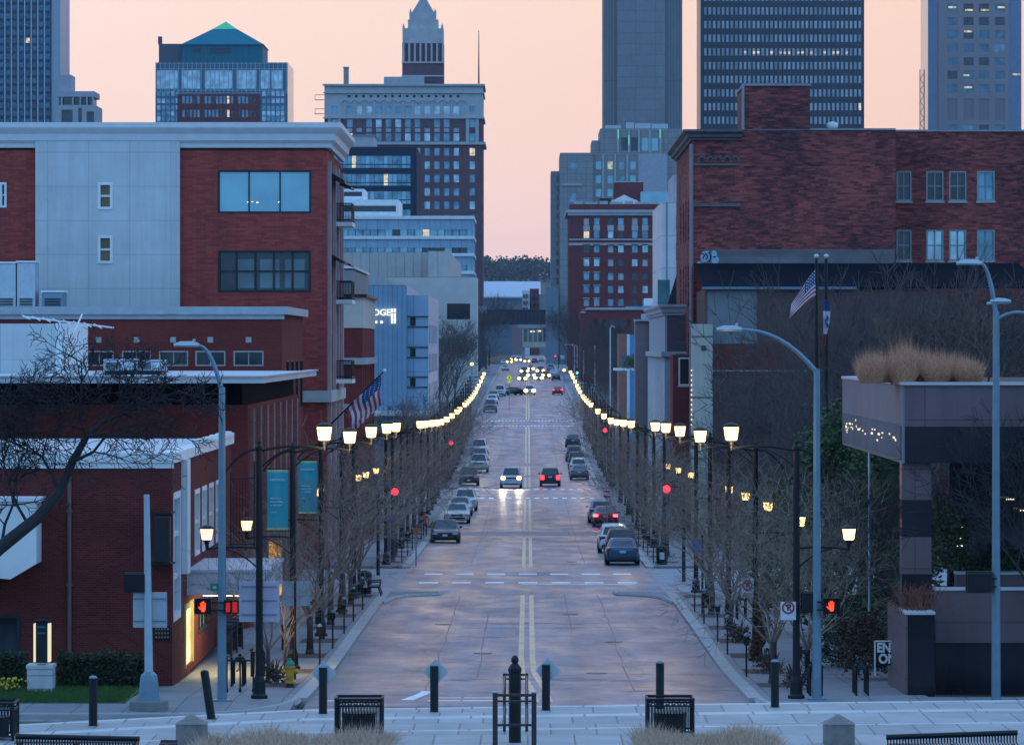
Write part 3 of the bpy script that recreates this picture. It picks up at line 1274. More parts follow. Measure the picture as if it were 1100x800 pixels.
# ---- brick block with five window pairs
D = 240.0
X1 = px(303, D)
lows = thing('brick_block', 'long red brick block with grey coping and a row of paired clerestory windows', 'building', (-25, D, 0))
fr = [prect(D, a, b, 377, 393) for a, b in ((91, 122), (131, 162), (171, 202), (210, 242), (251, 283))]
sd = [(244 + k * 5, 246.6 + k * 5, 8.5, 11.2) for k in range(4)]
shell(lows, BR_MID, TAR, -52, X1, D, 262, -3, 13.6, fr, sd, 'R', .25, roof=None)
cp = MB()
cp.box(-52, X1 + .3, D - .3, D + .6, 13.6, 14.0)
cp.box(X1 - .5, X1 + .3, D + .602, 262.3, 13.6, 14.0)
cp.box(-52, X1 + .12, D - .12, D - .001, 13.35, 13.598)
cp.build('coping', plain('zinc_coping', (.38, .42, .45), .5, .2), lows)
MB().box(-52, X1 - .502, D + .602, 262, 13.6, 13.85).build('roof', ROOFW, lows)
for r in fr:
    window(lows, ('F', D), *r, depth=.22, frame=LIMEST, pane=G_DARK, nx=2, fw=.06)
for r in sd:
    window(lows, ('R', X1), *r, depth=.22, frame=DKTRIM, pane=G_DARK, nz=2)
for x in (106, 147, 186, 226, 267):
    v = MB()
    r = prect(D, x - 3, x + 3, 362, 368)
    v.box(r[0], r[1], D - .06, D - .002, r[2], r[3])
    v.build('vent', LIMEST, lows)
for x0, x1, y0, lab in ((-20, 17, 283, 'pale blue rooftop cabinet with rounded top beside the white wall'), (18, 38, 282, 'narrow grey rooftop cabinet beside the pale blue one'), (45, 68, 314, 'small dark louvred rooftop unit below the white wall')):
    a = thing('rooftop_unit', lab, 'air conditioner', (px((x0 + x1) / 2, 258), 258, 13.85))
    hi = pz(y0, 258)
    MB().box(px(x0, 258), px(x1, 258), 258, 260, 14.0, hi).build('cabinet', GALV2 if x0 != 45 else GALV, a, bevel=.06)
    MB().box(px(x0, 258) - .05, px(x1, 258) + .05, 257.95, 260.05, hi + .004, hi + .09).build('lid', WHITE, a)
    m = MB()
    for k in range(4):
        m.box(px(x0 + 3, 258), px(x1 - 3, 258), 257.95, 257.99, 14.1 + k * .14, 14.18 + k * .14)
    m.build('louvre', DKTRIM, a)

# ---- the loft block with the cornice
D = 267.0
loft = thing('loft_building', 'tall dark red and white loft block with pale cornice and street side balconies', 'building', (-25, D, 0))
wins = [prect(D, 234, 334, 183, 229), prect(D, 234, 334, 269, 314)]
lw0 = [prect(D, 0, 7, 196, 223)]
wh = [prect(D - .4, 105, 121, 196, 225), prect(D - .4, 105, 121, 253, 283)]
sidew = []
for z0 in (10.3, 15.0, 19.6):
    for a in (270.5, 281.0):
        sidew.append((a, a + 3.4, z0, z0 + 2.5))
for a in (271, 277, 282.5):
    sidew.append((a, a + 2.8, .6, 3.4))
    sidew.append((a, a + 1.6, 4.6, 7.8))
XW0, XW1 = px(38, D - .4), px(193, D - .4)
mb = MB()
pwall(mb, ('F', D), -42, XW0, -3, 23.2, lw0, .25)
pwall(mb, ('F', D), XW1, BLX, -3, 23.2, wins, .3)
pwall(mb, ('R', BLX), D, 287.5, -3, 23.2, sidew, .25)
mb.quad((-42, 287.5, -3), (BLX, 287.5, -3), (BLX, 287.5, 23.2), (-42, 287.5, 23.2))
mb.quad((-42, D, -3), (-42, 287.5, -3), (-42, 287.5, 23.2), (-42, D, 23.2))
mb.quad((-42, D, 23.2), (BLX, D, 23.2), (BLX, 287.5, 23.2), (-42, 287.5, 23.2))
mb.build('wall', BR_LOFT, loft)
mb = MB()
pwall(mb, ('F', D - .4), XW0, XW1, -3, 23.7, wh, .25)
mb.quad((XW0, D - .4, -3), (XW0, D + .3, -3), (XW0, D + .3, 23.7), (XW0, D - .4, 23.7))
mb.quad((XW1, D - .4, -3), (XW1, D + .3, -3), (XW1, D + .3, 23.7), (XW1, D - .4, 23.7))
mb.build('white_wall', STUCCO, loft)


def cornice(root, X0, X1, D0, D1, z0, z1, out, mat, wrap='R', name='cornice'):
    """moulded cornice along the front and round onto the street side"""
    prof = [(0, 0), (.25, .02), (.30, .18), (.55, .30), (.62, .55), (.90, .72), (1.0, .80), (1.0, 1.0), (0, 1.0)]
    P = [(o * out, z0 + (z1 - z0) * h) for o, h in prof]
    mb = MB()
    rings = []
    if wrap == 'R':
        rings.append([(X0, D0 - o, z) for o, z in P])
        rings.append([(X1 + o, D0 - o, z) for o, z in P])
        rings.append([(X1 + o, D1, z) for o, z in P])
    else:
        rings.append([(X1, D0 - o, z) for o, z in P])
        rings.append([(X0 - o, D0 - o, z) for o, z in P])
        rings.append([(X0 - o, D1, z) for o, z in P])
    mb.loft(rings)
    return mb.build(name, mat, root)


mcorn = plain('cornice_white', (.60, .61, .62), .6, var=.06)
cornice(loft, -42, BLX, D - .002, 287.5, 23.3, 24.75, .85, mcorn)
MB().box(-42, BLX - .01, D + .3, 287.5, 23.72, 24.5).build('roof', ROOFW, loft)
window(loft, ('F', D), *wins[0], depth=.3, frame=DKTRIM, pane=G_TEAL, nx=3, fw=.1)
for x, y, w_ in ((265, 216.5, 2.6), (270, 216.2, 1.6), (275, 217, 2.4), (298.5, 216.5, 2.2)):  # glowing bars just before the pane imitate chandelier reflections
    m = MB()
    m.box(px(x, D), px(x + w_, D), D + .262, D + .268, pz(y + 1.0, D), pz(y, D))
    m.build('chandelier_glint', glow('chandelier_glint_glow', (1, .85, .5), 1.6), loft)
w2 = window(loft, ('F', D), *wins[1], depth=.3, frame=DKTRIM, pane=G_DARK, nx=5, nz=2, fw=.14)
r = wins[1]
for a, b in ((.20, .40), (.45, .66), (.72, .93)):
    m = MB()
    pbox(m, ('F', D), r[0] + (r[1] - r[0]) * a, r[0] + (r[1] - r[0]) * b, r[2] + .25, r[3] - .5, .262, .268)
    m.build('glazing', glass('glass_mid', (.075, .13, .15), metal=.4), w2)
window(loft, ('F', D), *lw0[0], depth=.25, frame=WHITE, pane=G_DARK, nz=2, fw=.12, proud=.05)
for h in wh:
    w = window(loft, ('F', D - .4), *h, depth=.25, frame=WHITE, pane=plain('amber_blind', (.20, .14, .05), .4, var=.2), nz=2, fw=.15, proud=.06)
for i, h in enumerate(sidew):
    window(loft, ('R', BLX), *h, depth=.25, frame=DKTRIM, pane=(L_LOW if i in (8, 11) else G_DARK), nx=2, fw=.09)
pil = plain('pilaster_stone', (.42, .33, .33), .8)
m = MB()
for a in (268.2, 275.0, 279.8, 286.4):
    pbox(m, ('R', BLX), a, a + .7, 9.4, 22.6, -.2, -.002)
for a in (269.0, 275.2, 280.6, 286.2):
    pbox(m, ('R', BLX), a, a + .7, -2, 8.7, -.2, -.002)
m.build('pilasters', pil, loft)
m = MB()
m.box(px(325, D), BLX + .3, D - .3, D - .002, 8.75, 9.4)
m.box(BLX + .002, BLX + .3, D, 287.5, 8.75, 9.4)
m.build('belt_course', LIMEST, loft)
for z in (19.3, 14.7, 10.0):
    for a in (275.5,):
        b = MB()
        b.box(BLX + .002, BLX + 1.15, a, a + 4.6, z - .24, z)
        bal = b.build('balcony', WHITE, loft)
        q = MB()
        q.tube([(BLX + .1, a + .05, z + 1.1), (BLX + 1.1, a + .05, z + 1.1), (BLX + 1.1, a + 4.55, z + 1.1), (BLX + .1, a + 4.55, z + 1.1)], .035, 6)
        q.tube([(BLX + .1, a + .05, z + .12), (BLX + 1.1, a + .05, z + .12), (BLX + 1.1, a + 4.55, z + .12), (BLX + .1, a + 4.55, z + .12)], .03, 6)
        for k in range(12):
            x = BLX + .1 + 1.0 * k / 11
            q.box(x - .025, x + .025, a + .03, a + .07, z, z + 1.1)
        for k in range(1, 26):
            y = a + 4.5 * k / 26
            q.box(BLX + 1.08, BLX + 1.12, y - .025, y + .025, z, z + 1.1)
        q.build('railing', BLACK, bal)
for z in (22.1, 17.4):
    for a in (270.2, 280):
        b = MB()
        b.prism([(BLX + .002, z), (BLX + .9, z - .55), (BLX + .9, z - .66), (BLX + .002, z - .3)], a, a + 5.0, 'y')
        b.build('awning', BLACK, loft)

# ---- cream topped brick building
X1 = -11.3
D = 318.0
crm = thing('corner_shop_block', 'narrow brick building with a cream cap band beside the loft block', 'building', (-16, D, 0))
sh = [(319.5 + k * 3.4, 321.3 + k * 3.4, z, z + 2.2) for k in range(7) for z in (1, 4.4, 8.3)]
shell(crm, BR_MID, TAR, -26, X1, D, 343, -3, 13.2, [], sh, 'R', .2, roof=None)
MB().box(-26, X1 + .06, D - .06, 343, 13.2, 15.3).build('cap_band', CREAM, crm)
MB().box(-26.05, X1 + .3, D - .3, 343, 15.302, 15.5).build('coping', DKTRIM, crm)
m = MB()
for z in (9.3 + 1.4, 7.55):
    m.box(-14.2, X1 + .25, D - .25, D - .002, z, z + .45)
    m.box(X1 + .002, X1 + .25, D, 343, z, z + .45)
m.build('belt_course', TERRA, crm)
panes(crm, ('R', X1), sh, .18, [G_DARK, L_LOW], [8, 1], 4)
back = thing('rear_wing', 'grey rendered wing with parapet behind the balconies', 'building', (-16, 346, 0))
shell(back, GREYST, TAR, -30, -13.0, 346, 380, -3, 17.6, [], [], 'R', .2)
MB().box(-30.1, -12.9, 345.9, 380, 17.72, 17.9).build('coping', WHITE, back)

# ---- blue clad building with the lit sign
D = 537.0
blu = thing('blue_clad_building', 'tall blue metal clad building with a lit white sign', 'building', (-18, D, 0))
XA, XB = px(437, D), px(460, D)
shell(blu, METALB, TAR, px(330, D), XA, D, 600, -3, pz(307, D), [], [], 'R', .2)
w = [prect(D + 1, 440.5, 446.5, y, y + 9) for y in (341, 374, 406)]
s2 = [(542 + k * 8.5, 546 + k * 8.5, z, z + 2.2) for k in range(6) for z in (2, 5.4, 8.8, 12.2)]
mb = MB()
pwall(mb, ('F', D + 1), XA + .01, XB, -3, pz(317, D), w, .3)
pwall(mb, ('R', XB), D + 1, 600, -3, pz(317, D), s2, .2)
mb.quad((XA, D + 1, pz(317, D)), (XB, D + 1, pz(317, D)), (XB, 600, pz(317, D)), (XA, 600, pz(317, D)))
mb.build('stair_tower', METALB2, blu)
panes(blu, ('F', D + 1), w, .25, [G_DARK], [1], 1)
panes(blu, ('R', XB), s2, .15, [G_BLUE, G_DARK], [2, 1], 2)
m = MB()
for y in (340, 351, 373, 384, 405, 416):
    z = pz(y, D)
    m.box(XA + .05, XB - .02, D + .88, D + .998, z - .06, z + .06)
m.build('string_course', DKTRIM, blu)
m = MB()
m.box(px(380, D), XB + .2, D - 1.2, D - .002, 3.9, 4.5)
m.build('canopy', WHITE, blu)
sg = thing('lit_sign', 'lit white letters and tower emblem on the blue clad building', 'sign', (px(412, D - .3), D - .3, pz(340, D)))
zt = pz(335, D)
text('lettering', 'BRIDGE', SIGN_ON, sg, 1.02, (px(419.8, D - .3), D - .3, zt - .1), depth=.1, align='RIGHT', bold=.022)
m = MB()
pts = [(x, D - .3, pz(y, D)) for x, y in ((395, 343.5), (402, 341), (409, 341.5), (415, 342.8), (420, 344))]
m.tube(pts, .11, 6)
for x in (404, 410):
    m.cbox((px(x, D), D - .3, pz(346, D)), (.30, .12, .3))
m.build('bridge_emblem', SIGN_ON, sg)
m = MB()
for x in (421.2, 424.2):
    m.box(px(x - 1.1, D), px(x + 1.1, D), D - .36, D - .24, pz(347.5, D), pz(336.5, D))
    m.box(px(x - 1.1, D), px(x + 1.1, D), D - .36, D - .24, pz(335.6, D), pz(331.5, D))
m.build('tower_emblem', SIGN_ON, sg)

# ---- concrete blocks further down
D = 850.0
con = thing('concrete_hall', 'tall windowless beige concrete hall with a pale corner shaft', 'building', (-24, D, 2))
mb = MB()
shell(con, CONC, TAR, px(300, D), px(460, D), D + 3, 1000, 0, pz(271, D), [], [], 'R')
MB().box(px(460, D) + .01, px(483, D), D - 2, 1000, 0, pz(270, D)).build('shaft', panels('pale_concrete', (.56, .52, .48), 3.6, 60, joint=.05, rough=.85, var=.03), con)
MB().box(px(389, D) - .3, px(389, D) + .4, D + 2.95, D + 2.999, pz(296, D), pz(290, D)).build('vent', DKTRIM, con)
cob = thing('concrete_gallery', 'lower beige concrete building with a deep dark recess at its corner', 'building', (-16, 830, 2))
D = 830.0
rec = prect(D, 480, 505, 326, 343)
shell(cob, plain('beige_concrete', (.54, .50, .46), .85, var=.07, scale=.4), TAR, px(413, D), px(512.5, D), D, 848, 0, pz(298, D), [rec], [], 'R', 3.0)
m = MB()
pbox(m, ('F', D), *rec, 2.9, 3.1)
m.build('window', G_DARK, cob)
low = thing('concrete_annex', 'blue grey concrete annex with a skylight behind the blue clad building', 'building', (-24, 815, 2))
MB().box(px(352, 815), px(413, 815) - .01, 815, 840, 0, pz(297, 815)).build('wall', panels('annex_panels', (.40, .44, .46), 5, 60, joint=.06, var=.03), low)
m = MB()
zz = pz(297, 815)
m.prism([(px(365, 815), zz), (px(374, 815), zz + 1.0), (px(388, 815), zz)], 816, 828, 'y')
m.build('skylight', G_SKY, low)

# ---- banded office
D = 1150.0
ban = thing('banded_office', 'white and blue banded office with stepped upper floors', 'building', (-30, D, 4))
X0, X1 = px(300, D), px(508, D)
ribs = [(232, 246.5, 254.5), (253.5, 266, 273.5), (272, 285, 293), (291, 304, 312), (310, 323, 331)]
holes = [(X0 + .4, X1 - .5, pz(c, D), pz(b, D)) for a, b, c in ribs]
shell(ban, panels('office_spandrel', (.30, .45, .58), 2.6, 60, joint=.05, var=.04), ROOFW, X0, X1, D, 1200, 2, pz(232.5, D), holes, [], 'R', .6)
m = MB()
for a, b, c in ribs:
    m.box(X0 - .2, X1 + .3, D - .5, D - .002, pz(a + 3.4, D), pz(a, D))
    m.box(X1 + .002, X1 + .3, D, 1200, pz(a + 3.4, D), pz(a, D))
m.build('white_band', WHITE, ban)
for a, b, c in ribs:
    L = (X1 - X0) / 26
    rects = [(X0 + .45 + k * L, X0 + .3 + (k + 1) * L, pz(c, D) + .02, pz(b, D) - .02) for k in range(26)]
    panes(ban, ('F', D), rects, .55, [G_BLUE, G_TEAL, G_DARK, L_COOL], [6, 4, 4, .35], int(a), cap=20)
X2 = px(428, D + 8)
hu = [(X0 + 3, X2 - .6, pz(227.5, D + 8), pz(221, D + 8))]
shell(ban, WHITE, ROOFW, X0, X2, D + 8, 1195, pz(232.5, D), pz(214.5, D + 8), hu, [], 'R', .8, name='upper_floor', roof=None)
m = MB()
pbox(m, ('F', D + 8), *hu[0], .7, .8)
m.build('ribbon_window', G_DARK, ban)
X3 = px(391, D + 14)
shell(ban, WHITE, ROOFW, X0, X3, D + 14, 1190, pz(214.5, D + 8), pz(203, D + 14), [(X0 + 3, X3 - .5, pz(211, D + 14), pz(206, D + 14))], [], 'R', .8, name='top_floor', roof=None)
m = MB()
pbox(m, ('F', D + 14), X0 + 3, X3 - .5, pz(211, D + 14), pz(206, D + 14), .7, .8)
m.build('ribbon_window', G_DARK, ban)

# ---- dark glass box
D = 1320.0
gl = thing('glass_office', 'dark blue glass office block with a rounded black frame', 'building', (-42, D, 5))
X0, X1 = px(320, D), px(447.5, D)
zt = pz(158, D)
mb = MB()
rows = [(167.5, 180.5), (187, 199.5), (205.5, 219), (225, 238)]
holes = [(X0 + 1, px(441, D), pz(b, D), pz(a, D)) for a, b in rows]
dkf = plain('black_frame', (.018, .035, .06), .35, var=.15)
dkf.node_tree.nodes['Principled BSDF'].inputs['Specular IOR Level'].default_value = .1
dkf.node_tree.nodes['Principled BSDF'].inputs['Roughness'].default_value = .8
shell(gl, dkf, TAR, X0, X1, D, 1370, 4, zt, holes, [], 'R', .5)
for j, (a, b) in enumerate(rows):
    L = (px(441, D) - X0 - 1) / 24
    rects = [(X0 + 1 + k * L + .12, X0 + 1 + (k + 1) * L, pz(b, D), pz(a, D)) for k in range(24)]
    panes(gl, ('F', D), rects, .4, [G_BLUE, G_TEAL, L_COOL], [8, 3, .2], j + 20, cap=24)
m = MB()
for a, b in rows:
    m.box(X0 + 1, px(441, D), D + .1, D + .36, pz(a + 9.2, D) - .12, pz(a + 9.2, D) + .12)
m.build('transom', dkf, gl)
ph = thing('rooftop_plant', 'grey concrete plant block on top of the dark glass office', 'building', (px(387, 1335), 1335, zt))
MB().box(px(366, 1335), px(402, 1335), 1335, 1360, zt, pz(146, 1335)).build('wall', TERRA, ph)
MB().box(px(365, 1335), px(403, 1335), 1334.5, 1360.5, pz(146, 1335) + .01, pz(145, 1335)).build('coping', GREYST, ph)

# ---- old brick and terracotta skyscraper
D = 1700.0
eq = thing('terracotta_skyscraper', 'old brick skyscraper with grey terracotta crown and slim tower', 'building', (-45, D, 6))
X0, X1 = px(348.5, D), px(518.5, D)
cols = [375.6 + 10.42 * k for k in range(12)]
rowsA = [118.2]
rowsB = [132.6, 147.4]
rowsC = [163.2 + 14.35 * k for k in range(13)]
ends = [359.2, 507.3]


def wr(c, y, w=6.2, h=8.4):
    return prect(D, c - w / 2, c + w / 2, y - h / 2, y + h / 2)


top = [wr(c, 118.2) for c in cols + ends]
shell(eq, TERRA, TAR, X0, X1, D, 1745, pz(126.5, D), pz(90.5, D), top + [wr(375 + 7.8 * k, 103.6, 2.6, 2.4) for k in range(16)], [], 'R', .5, name='crown')
mid_ = [wr(c, y) for y in rowsB for c in cols + ends]
shell(eq, BR_TOWER, TAR, X0, X1, D + .01, 1745, pz(154, D), pz(126.5, D) - .01, mid_, [(1705 + 7 * k, 1708 + 7 * k, pz(y + 4, D), pz(y - 4, D)) for k in range(5) for y in rowsB], 'R', .5, name='upper_wall', roof=None)
lowr = [wr(c, y, 5.6, 8.2) for y in rowsC for c in cols[7:] + [507.3]]
shell(eq, BR_TOWER, TAR, X0, X1, D + .01, 1745, 4, pz(154, D) - .01, lowr, [(1705 + 7 * k, 1708 + 7 * k, pz(y + 4, D), pz(y - 4, D)) for k in range(5) for y in rowsC[:8]], 'R', .5, name='lower_wall', roof=None)
panes(eq, ('F', D), top + mid_ + lowr, .45, [G_BLUE, G_SKY, G_DARK, L_COOL], [8, 4, 2, .5], 12, cap=90)
panes(eq, ('R', X1), [(1705 + 7 * k, 1708 + 7 * k, pz(y + 4, D), pz(y - 4, D)) for k in range(5) for y in rowsB + rowsC[:8]], .45, [G_DARK], [1], 3, cap=5)
m = MB()
for y0, y1, o in ((90.5, 92.5, 1.0), (99, 100.4, .7), (126, 127.6, .8), (152.5, 155.6, 1.3)):
    m.box(X0 - o * .6, X1 + o * .8, D - o, D - .002, pz(y1, D), pz(y0, D))
    m.box(X1 + .002, X1 + o * .8, D, 1745, pz(y1, D), pz(y0, D))
for c in [(a + b) / 2 for a, b in zip(cols, cols[1:])] + [cols[0] - 5.2, cols[-1] + 5.2]:
    m.box(px(c - .9, D), px(c + .9, D), D - .35, D - .002, pz(125.9, D), pz(109.5, D))
for c in ends:
    for s_ in (-1, 1):
        m.box(px(c + s_ * 5.2 - 1.7, D), px(c + s_ * 5.2 + 1.7, D), D - .4, D - .003, pz(152.4, D), pz(127.7, D))
for c in cols:
    m.cbox((px(c, D), D - .1, pz(140, D)), (1.9, .2, 1.3))
m.build('terracotta_trim', TERRA, eq)
for k in range(13):
    c = px(371 + 10.42 * k, D)
    m = MB()
    m.tube([(c + 1.5 * cos(pi * q / 6), D - .22, pz(111, D) + 1.1 * sin(pi * q / 6)) for q in range(7)], .2, 5)
    m.build('arch', TERRA, eq)
# tower on the roof
TD = 1725.0
tw = lambda x: px(x, TD)
tz = lambda y: pz(y, TD)
sl = [(tw(436.5 + 6.0 * k), tw(439.3 + 6.0 * k), tz(66), tz(48.5)) for k in range(7)]
shell(eq, BR_TOWER, TERRA, tw(432), tw(476.5), TD, TD + 15, tz(92), tz(46.5), sl, [], 'R', .6, name='tower', roof=None)
panes(eq, ('F', TD), sl, .5, [plain('slot_brick', (.15, .055, .055), .8)], [1], 5)
m = MB()
for y in (66.5, 81):
    m.box(tw(431.3), tw(477.2), TD - .5, TD - .003, tz(y + 1.6), tz(y))
for k in range(8):
    c = 433.6 + 6.0 * k
    m.box(tw(c - 1.0), tw(c + 1.0), TD - .45, TD - .004, tz(66.4), tz(46.6))
m.build('tower_trim', TERRA, eq)
m = MB()
m.box(tw(432.3), tw(476.2), TD + .1, TD + 14.9, tz(46.45), tz(30.5))
m.box(tw(438), tw(470.5), TD + 1.5, TD + 13.5, tz(30.48), tz(21))
m.box(tw(441.5), tw(467), TD + 2.5, TD + 12.5, tz(20.98), tz(13.5))
for x in (433.5, 475, 441, 467.5):
    y = 26 if x in (433.5, 475) else 10
    m.box(tw(x - 1.2), tw(x + 1.2), TD - .3, TD + .8, tz(46 if y == 26 else 21), tz(y + 2.5))
    m.add([(tw(x - 1.2), TD - .3, tz(y + 2.5)), (tw(x + 1.2), TD - .3, tz(y + 2.5)), (tw(x + 1.2), TD + .8, tz(y + 2.5)), (tw(x - 1.2), TD + .8, tz(y + 2.5)), (tw(x), TD + .2, tz(y - 1))],
          [(0, 1, 4), (1, 2, 4), (2, 3, 4), (3, 0, 4)])
m.build('tower_crown', plain('terracotta_light', (.44, .43, .42), .8, var=.14, scale=.4), eq)
m = MB()
a, b = tw(442), tw(466.5)
ap = (tw(454.3), TD + 7.5, tz(-8))
m.add([(a, TD + 3, tz(13.4)), (b, TD + 3, tz(13.4)), (b, TD + 12, tz(13.4)), (a, TD + 12, tz(13.4)), ap], [(0, 1, 4), (1, 2, 4), (2, 3, 4), (3, 0, 4)])
m.build('spire', GREYST, eq)
m = MB()
m.box(tw(413), tw(456), TD - 8, TD + 5, tz(92), tz(84))
m.build('roof_house', TERRA, eq)
st = MB()
st.box(px(369, 1708), px(374.5, 1708), 1708, 1710, pz(90.4, 1708), pz(73.5, 1708))
st.box(px(368.6, 1708), px(374.9, 1708), 1707.8, 1710.2, pz(73.5, 1708), pz(72, 1708))
single(st, 'chimney_stack', GREYST, 'square grey chimney stack on the terracotta skyscraper roof', 'chimney', loc=(px(372, 1708), 1709, pz(90.4, 1708)))
m = MB()
for y in (107, 122):
    m.box(px(338, D), X0 - .01, D + 1, D + 2.2, pz(y + .6, D), pz(y, D))
    m.tube([(px(338.3, D), D + 1, pz(y, D)), (px(338.3, D), D + 1, pz(y - 5, D)), (X0, D + 1, pz(y - 5, D))], .12, 5)
m.build('fire_balcony', BLACK, eq)
st = MB()
st.tube([(px(514.3, 1705), 1705, pz(90, 1705)), (px(514.3, 1705), 1705, pz(60, 1705)), (px(514.3, 1705), 1705, pz(33, 1705))], [.3, .2, .12], 6)
single(st, 'roof_mast', BLACK, 'thin mast standing on the corner of the terracotta skyscraper roof', 'mast', loc=(px(514.3, 1705), 1705, pz(90, 1705)))

# ---- green roofed tower
D = 2000.0
gt = thing('green_roof_tower', 'glass and brick tower under a teal pyramid roof', 'building', (px(238, D), D, 8))
X0, X1 = px(167, D), px(309, D)
TEALR = panels('teal_metal_roof', (.008, .19, .25), 3, 60, joint=.2, jcol=(.006, .15, .20), rough=.75, var=.03, spec=.1)
ribs = [(75.5, 95.5)]
cell = []
for k, (a, b) in enumerate(((168.5, 191), (195, 215), (220, 249), (254, 275.5), (280, 290), (291.5, 303.5))):
    cell.append(prect(D, a, b, 75.5, 95.5))
small = []
for y in (101, 108.5, 116, 122, 128):
    for a in range(168, 190, 5):
        small.append(prect(D, a + .6, a + 4.4, y - 2.8, y + 2.4))
    for a in range(281, 303, 5):
        small.append(prect(D, a + .6, a + 4.4, y - 2.8, y + 2.4))
brw = []
for y in (107.5, 122):
    for a in list(range(196, 216, 4)) + list(range(220, 250, 4)) + list(range(256, 276, 4)):
        brw.append(prect(D, a, a + 2.6, y - 4, y + 4))
shell(gt, plain('blue_mullion', (.05, .13, .20), .4, .2), TAR, X0, X1, D, 2050, 6, pz(67.5, D), cell + small, [], 'R', .5, roof='roof_deck')
m = MB()
pwall(m, ('F', D - .6), px(190.5, D), px(279.5, D), 6, pz(101.5, D), brw, .5)
m.quad((px(190.5, D), D - .6, 6), (px(190.5, D), D - .01, 6), (px(190.5, D), D - .01, pz(101.5, D)), (px(190.5, D), D - .6, pz(101.5, D)))
m.build('brick_face', BR_HOTEL, gt)
panes(gt, ('F', D), cell, .4, [G_SKY, G_TEAL], [3, 1], 31)
panes(gt, ('F', D), small, .4, [G_BLUE, G_SKY], [1, 1], 32, cap=60)
panes(gt, ('F', D - .6), brw, .4, [G_DARK, G_BLUE, L_COOL], [4, 5, .4], 33)
m = MB()
for k in range(30):
    x = 167.6 + k * 4.85
    m.box(px(x, D) - .12, px(x, D) + .12, D - .25, D - .003, pz(99.5, D), pz(67.5, D))
for y in (68, 74, 97, 100):
    m.box(X0, X1, D - .32, D - .254, pz(y + .5, D), pz(y, D))
m.build('mullion_grid', plain('pale_mullion', (.40, .55, .60), .5), gt)
m = MB()
e0, e1, ze, za = px(195, D), px(281.5, D), pz(47.5, D), pz(20.5, D)
m.box(e0, e1, D + 4, D + 44, pz(67.2, D), ze)
m.build('roof_drum', TEALR, gt)
m = MB()
ax = px(238.8, D)
m.add([(e0 - .6, D + 3, ze + .01), (e1 + .6, D + 3, ze + .01), (e1 + .6, D + 45, ze + .01), (e0 - .6, D + 45, ze + .01), (ax, D + 24, za)], [(0, 1, 4), (1, 2, 4), (2, 3, 4), (3, 0, 4)])
m.build('pyramid_roof', TEALR, gt)
f_ = .70
m = MB()
zc = ze + (za - ze) * f_
hx0, hx1 = ax + (e0 - ax) * (1 - f_) - .15, ax + (e1 - ax) * (1 - f_) + .15
yy0 = D + 3 + 21 * f_ - .3
m.add([(hx0, yy0, zc), (hx1, yy0, zc), (hx1, yy0 + 12.6, zc), (hx0, yy0 + 12.6, zc), (ax, D + 24, za + .5)], [(0, 1, 4), (1, 2, 4), (2, 3, 4), (3, 0, 4)])
m.build('lit_apex', glow('green_apex_glow', (.04, .70, .30), .30, (.02, .2, .15)), gt)
m = MB()
m.box(px(169, D), px(194.5, D), D + 8, D + 20, pz(67.2, D), pz(46, D))
m.box(px(168, D), px(172, D), D + 8.5, D + 12, pz(46, D), pz(38, D))
m.build('roof_plant', plain('plant_screen', (.09, .10, .13), .7), gt)
m = MB()
m.box(px(225, D), px(248, D), D + 3.7, D + 3.99, pz(57, D), pz(51, D))
m.box(px(206, D), px(215, D), D + 3.7, D + 3.99, pz(55.5, D), pz(51, D))
m.build('louvre', plain('louvre_dark', (.02, .06, .09), .6), gt)

# ---- striped tower at the left edge and its small neighbour
D = 1900.0
stt = thing('striped_tower', 'dark blue glass tower with thin pale vertical fins at the picture edge', 'building', (px(10, D), D, 8))
X0, X1 = px(-90, D), px(55, D)
shell(stt, plain('tower_dark', (.010, .055, .11), .5, .1, var=.2, scale=.1, spec=.2), TAR, X0, X1, D, 1940, 6, 190, [], [], 'R', .3)
MB().box(X1 + .01, px(64.5, D), D + .5, 1940, 6, 190).build('corner_shaft', plain('pale_shaft', (.30, .36, .42), .6), stt)
rects = [prect(D, x + 1.4, x + 5.6, y, y + 5.4) for y in [y * 8.7 - 20 for y in range(18)] for x in [-2 + 7.1 * k for k in range(8)]]
for r in range(1):
    m = MB()
    panes(stt, ('F', D), rects, -.06, [glass('glass_navy', (.04, .10, .16), metal=.4), glass('glass_ink', (.018, .05, .085), metal=.3), L_WARM], [3, 5, .2], 44, cap=100)
m = MB()
k = 0
x = -87.0
while x < 55:
    m.box(px(x, D) - .22, px(x, D) + .22, D - .6, D - .002, 6, 190)
    x += 7.1
m.build('fins', plain('pale_fin', (.40, .52, .60), .5), stt)
sm = thing('stepped_office', 'small stepped office with terrace columns right of the striped tower', 'building', (px(84, 1850), 1850, 8))
D = 1850.0
shell(sm, plain('office_stone', (.36, .36, .40), .8), TAR, px(60, D), px(102.5, D), D, 1880, 6, pz(113, D), [prect(D, 66, 78, 118, 135), prect(D, 84, 88, 116, 135), prect(D, 93, 101, 120, 135)], [], 'R', .5)
panes(sm, ('F', D), [prect(D, 66, 78, 118, 135), prect(D, 84, 88, 116, 135), prect(D, 93, 101, 120, 135)], .45, [G_DARK], [1], 1)
m = MB()
m.box(px(62, D), px(101, D), D + 1, D + 25, pz(104, D), pz(98, D))
for x in (66, 78, 86, 93, 99.5):
    m.box(px(x - .8, D), px(x + .8, D), D + 1, D + 2.5, pz(113, D), pz(104, D))
m.box(px(62, D), px(75.5, D), D + 3, D + 20, pz(98, D), pz(80, D))
m.build('terrace', plain('office_stone', (.36, .36, .40), .8), sm)
MB().box(px(62, D), px(98, D), D + 4, D + 24, pz(113, D) + .1, pz(104, D)).build('window', G_DARK, sm)

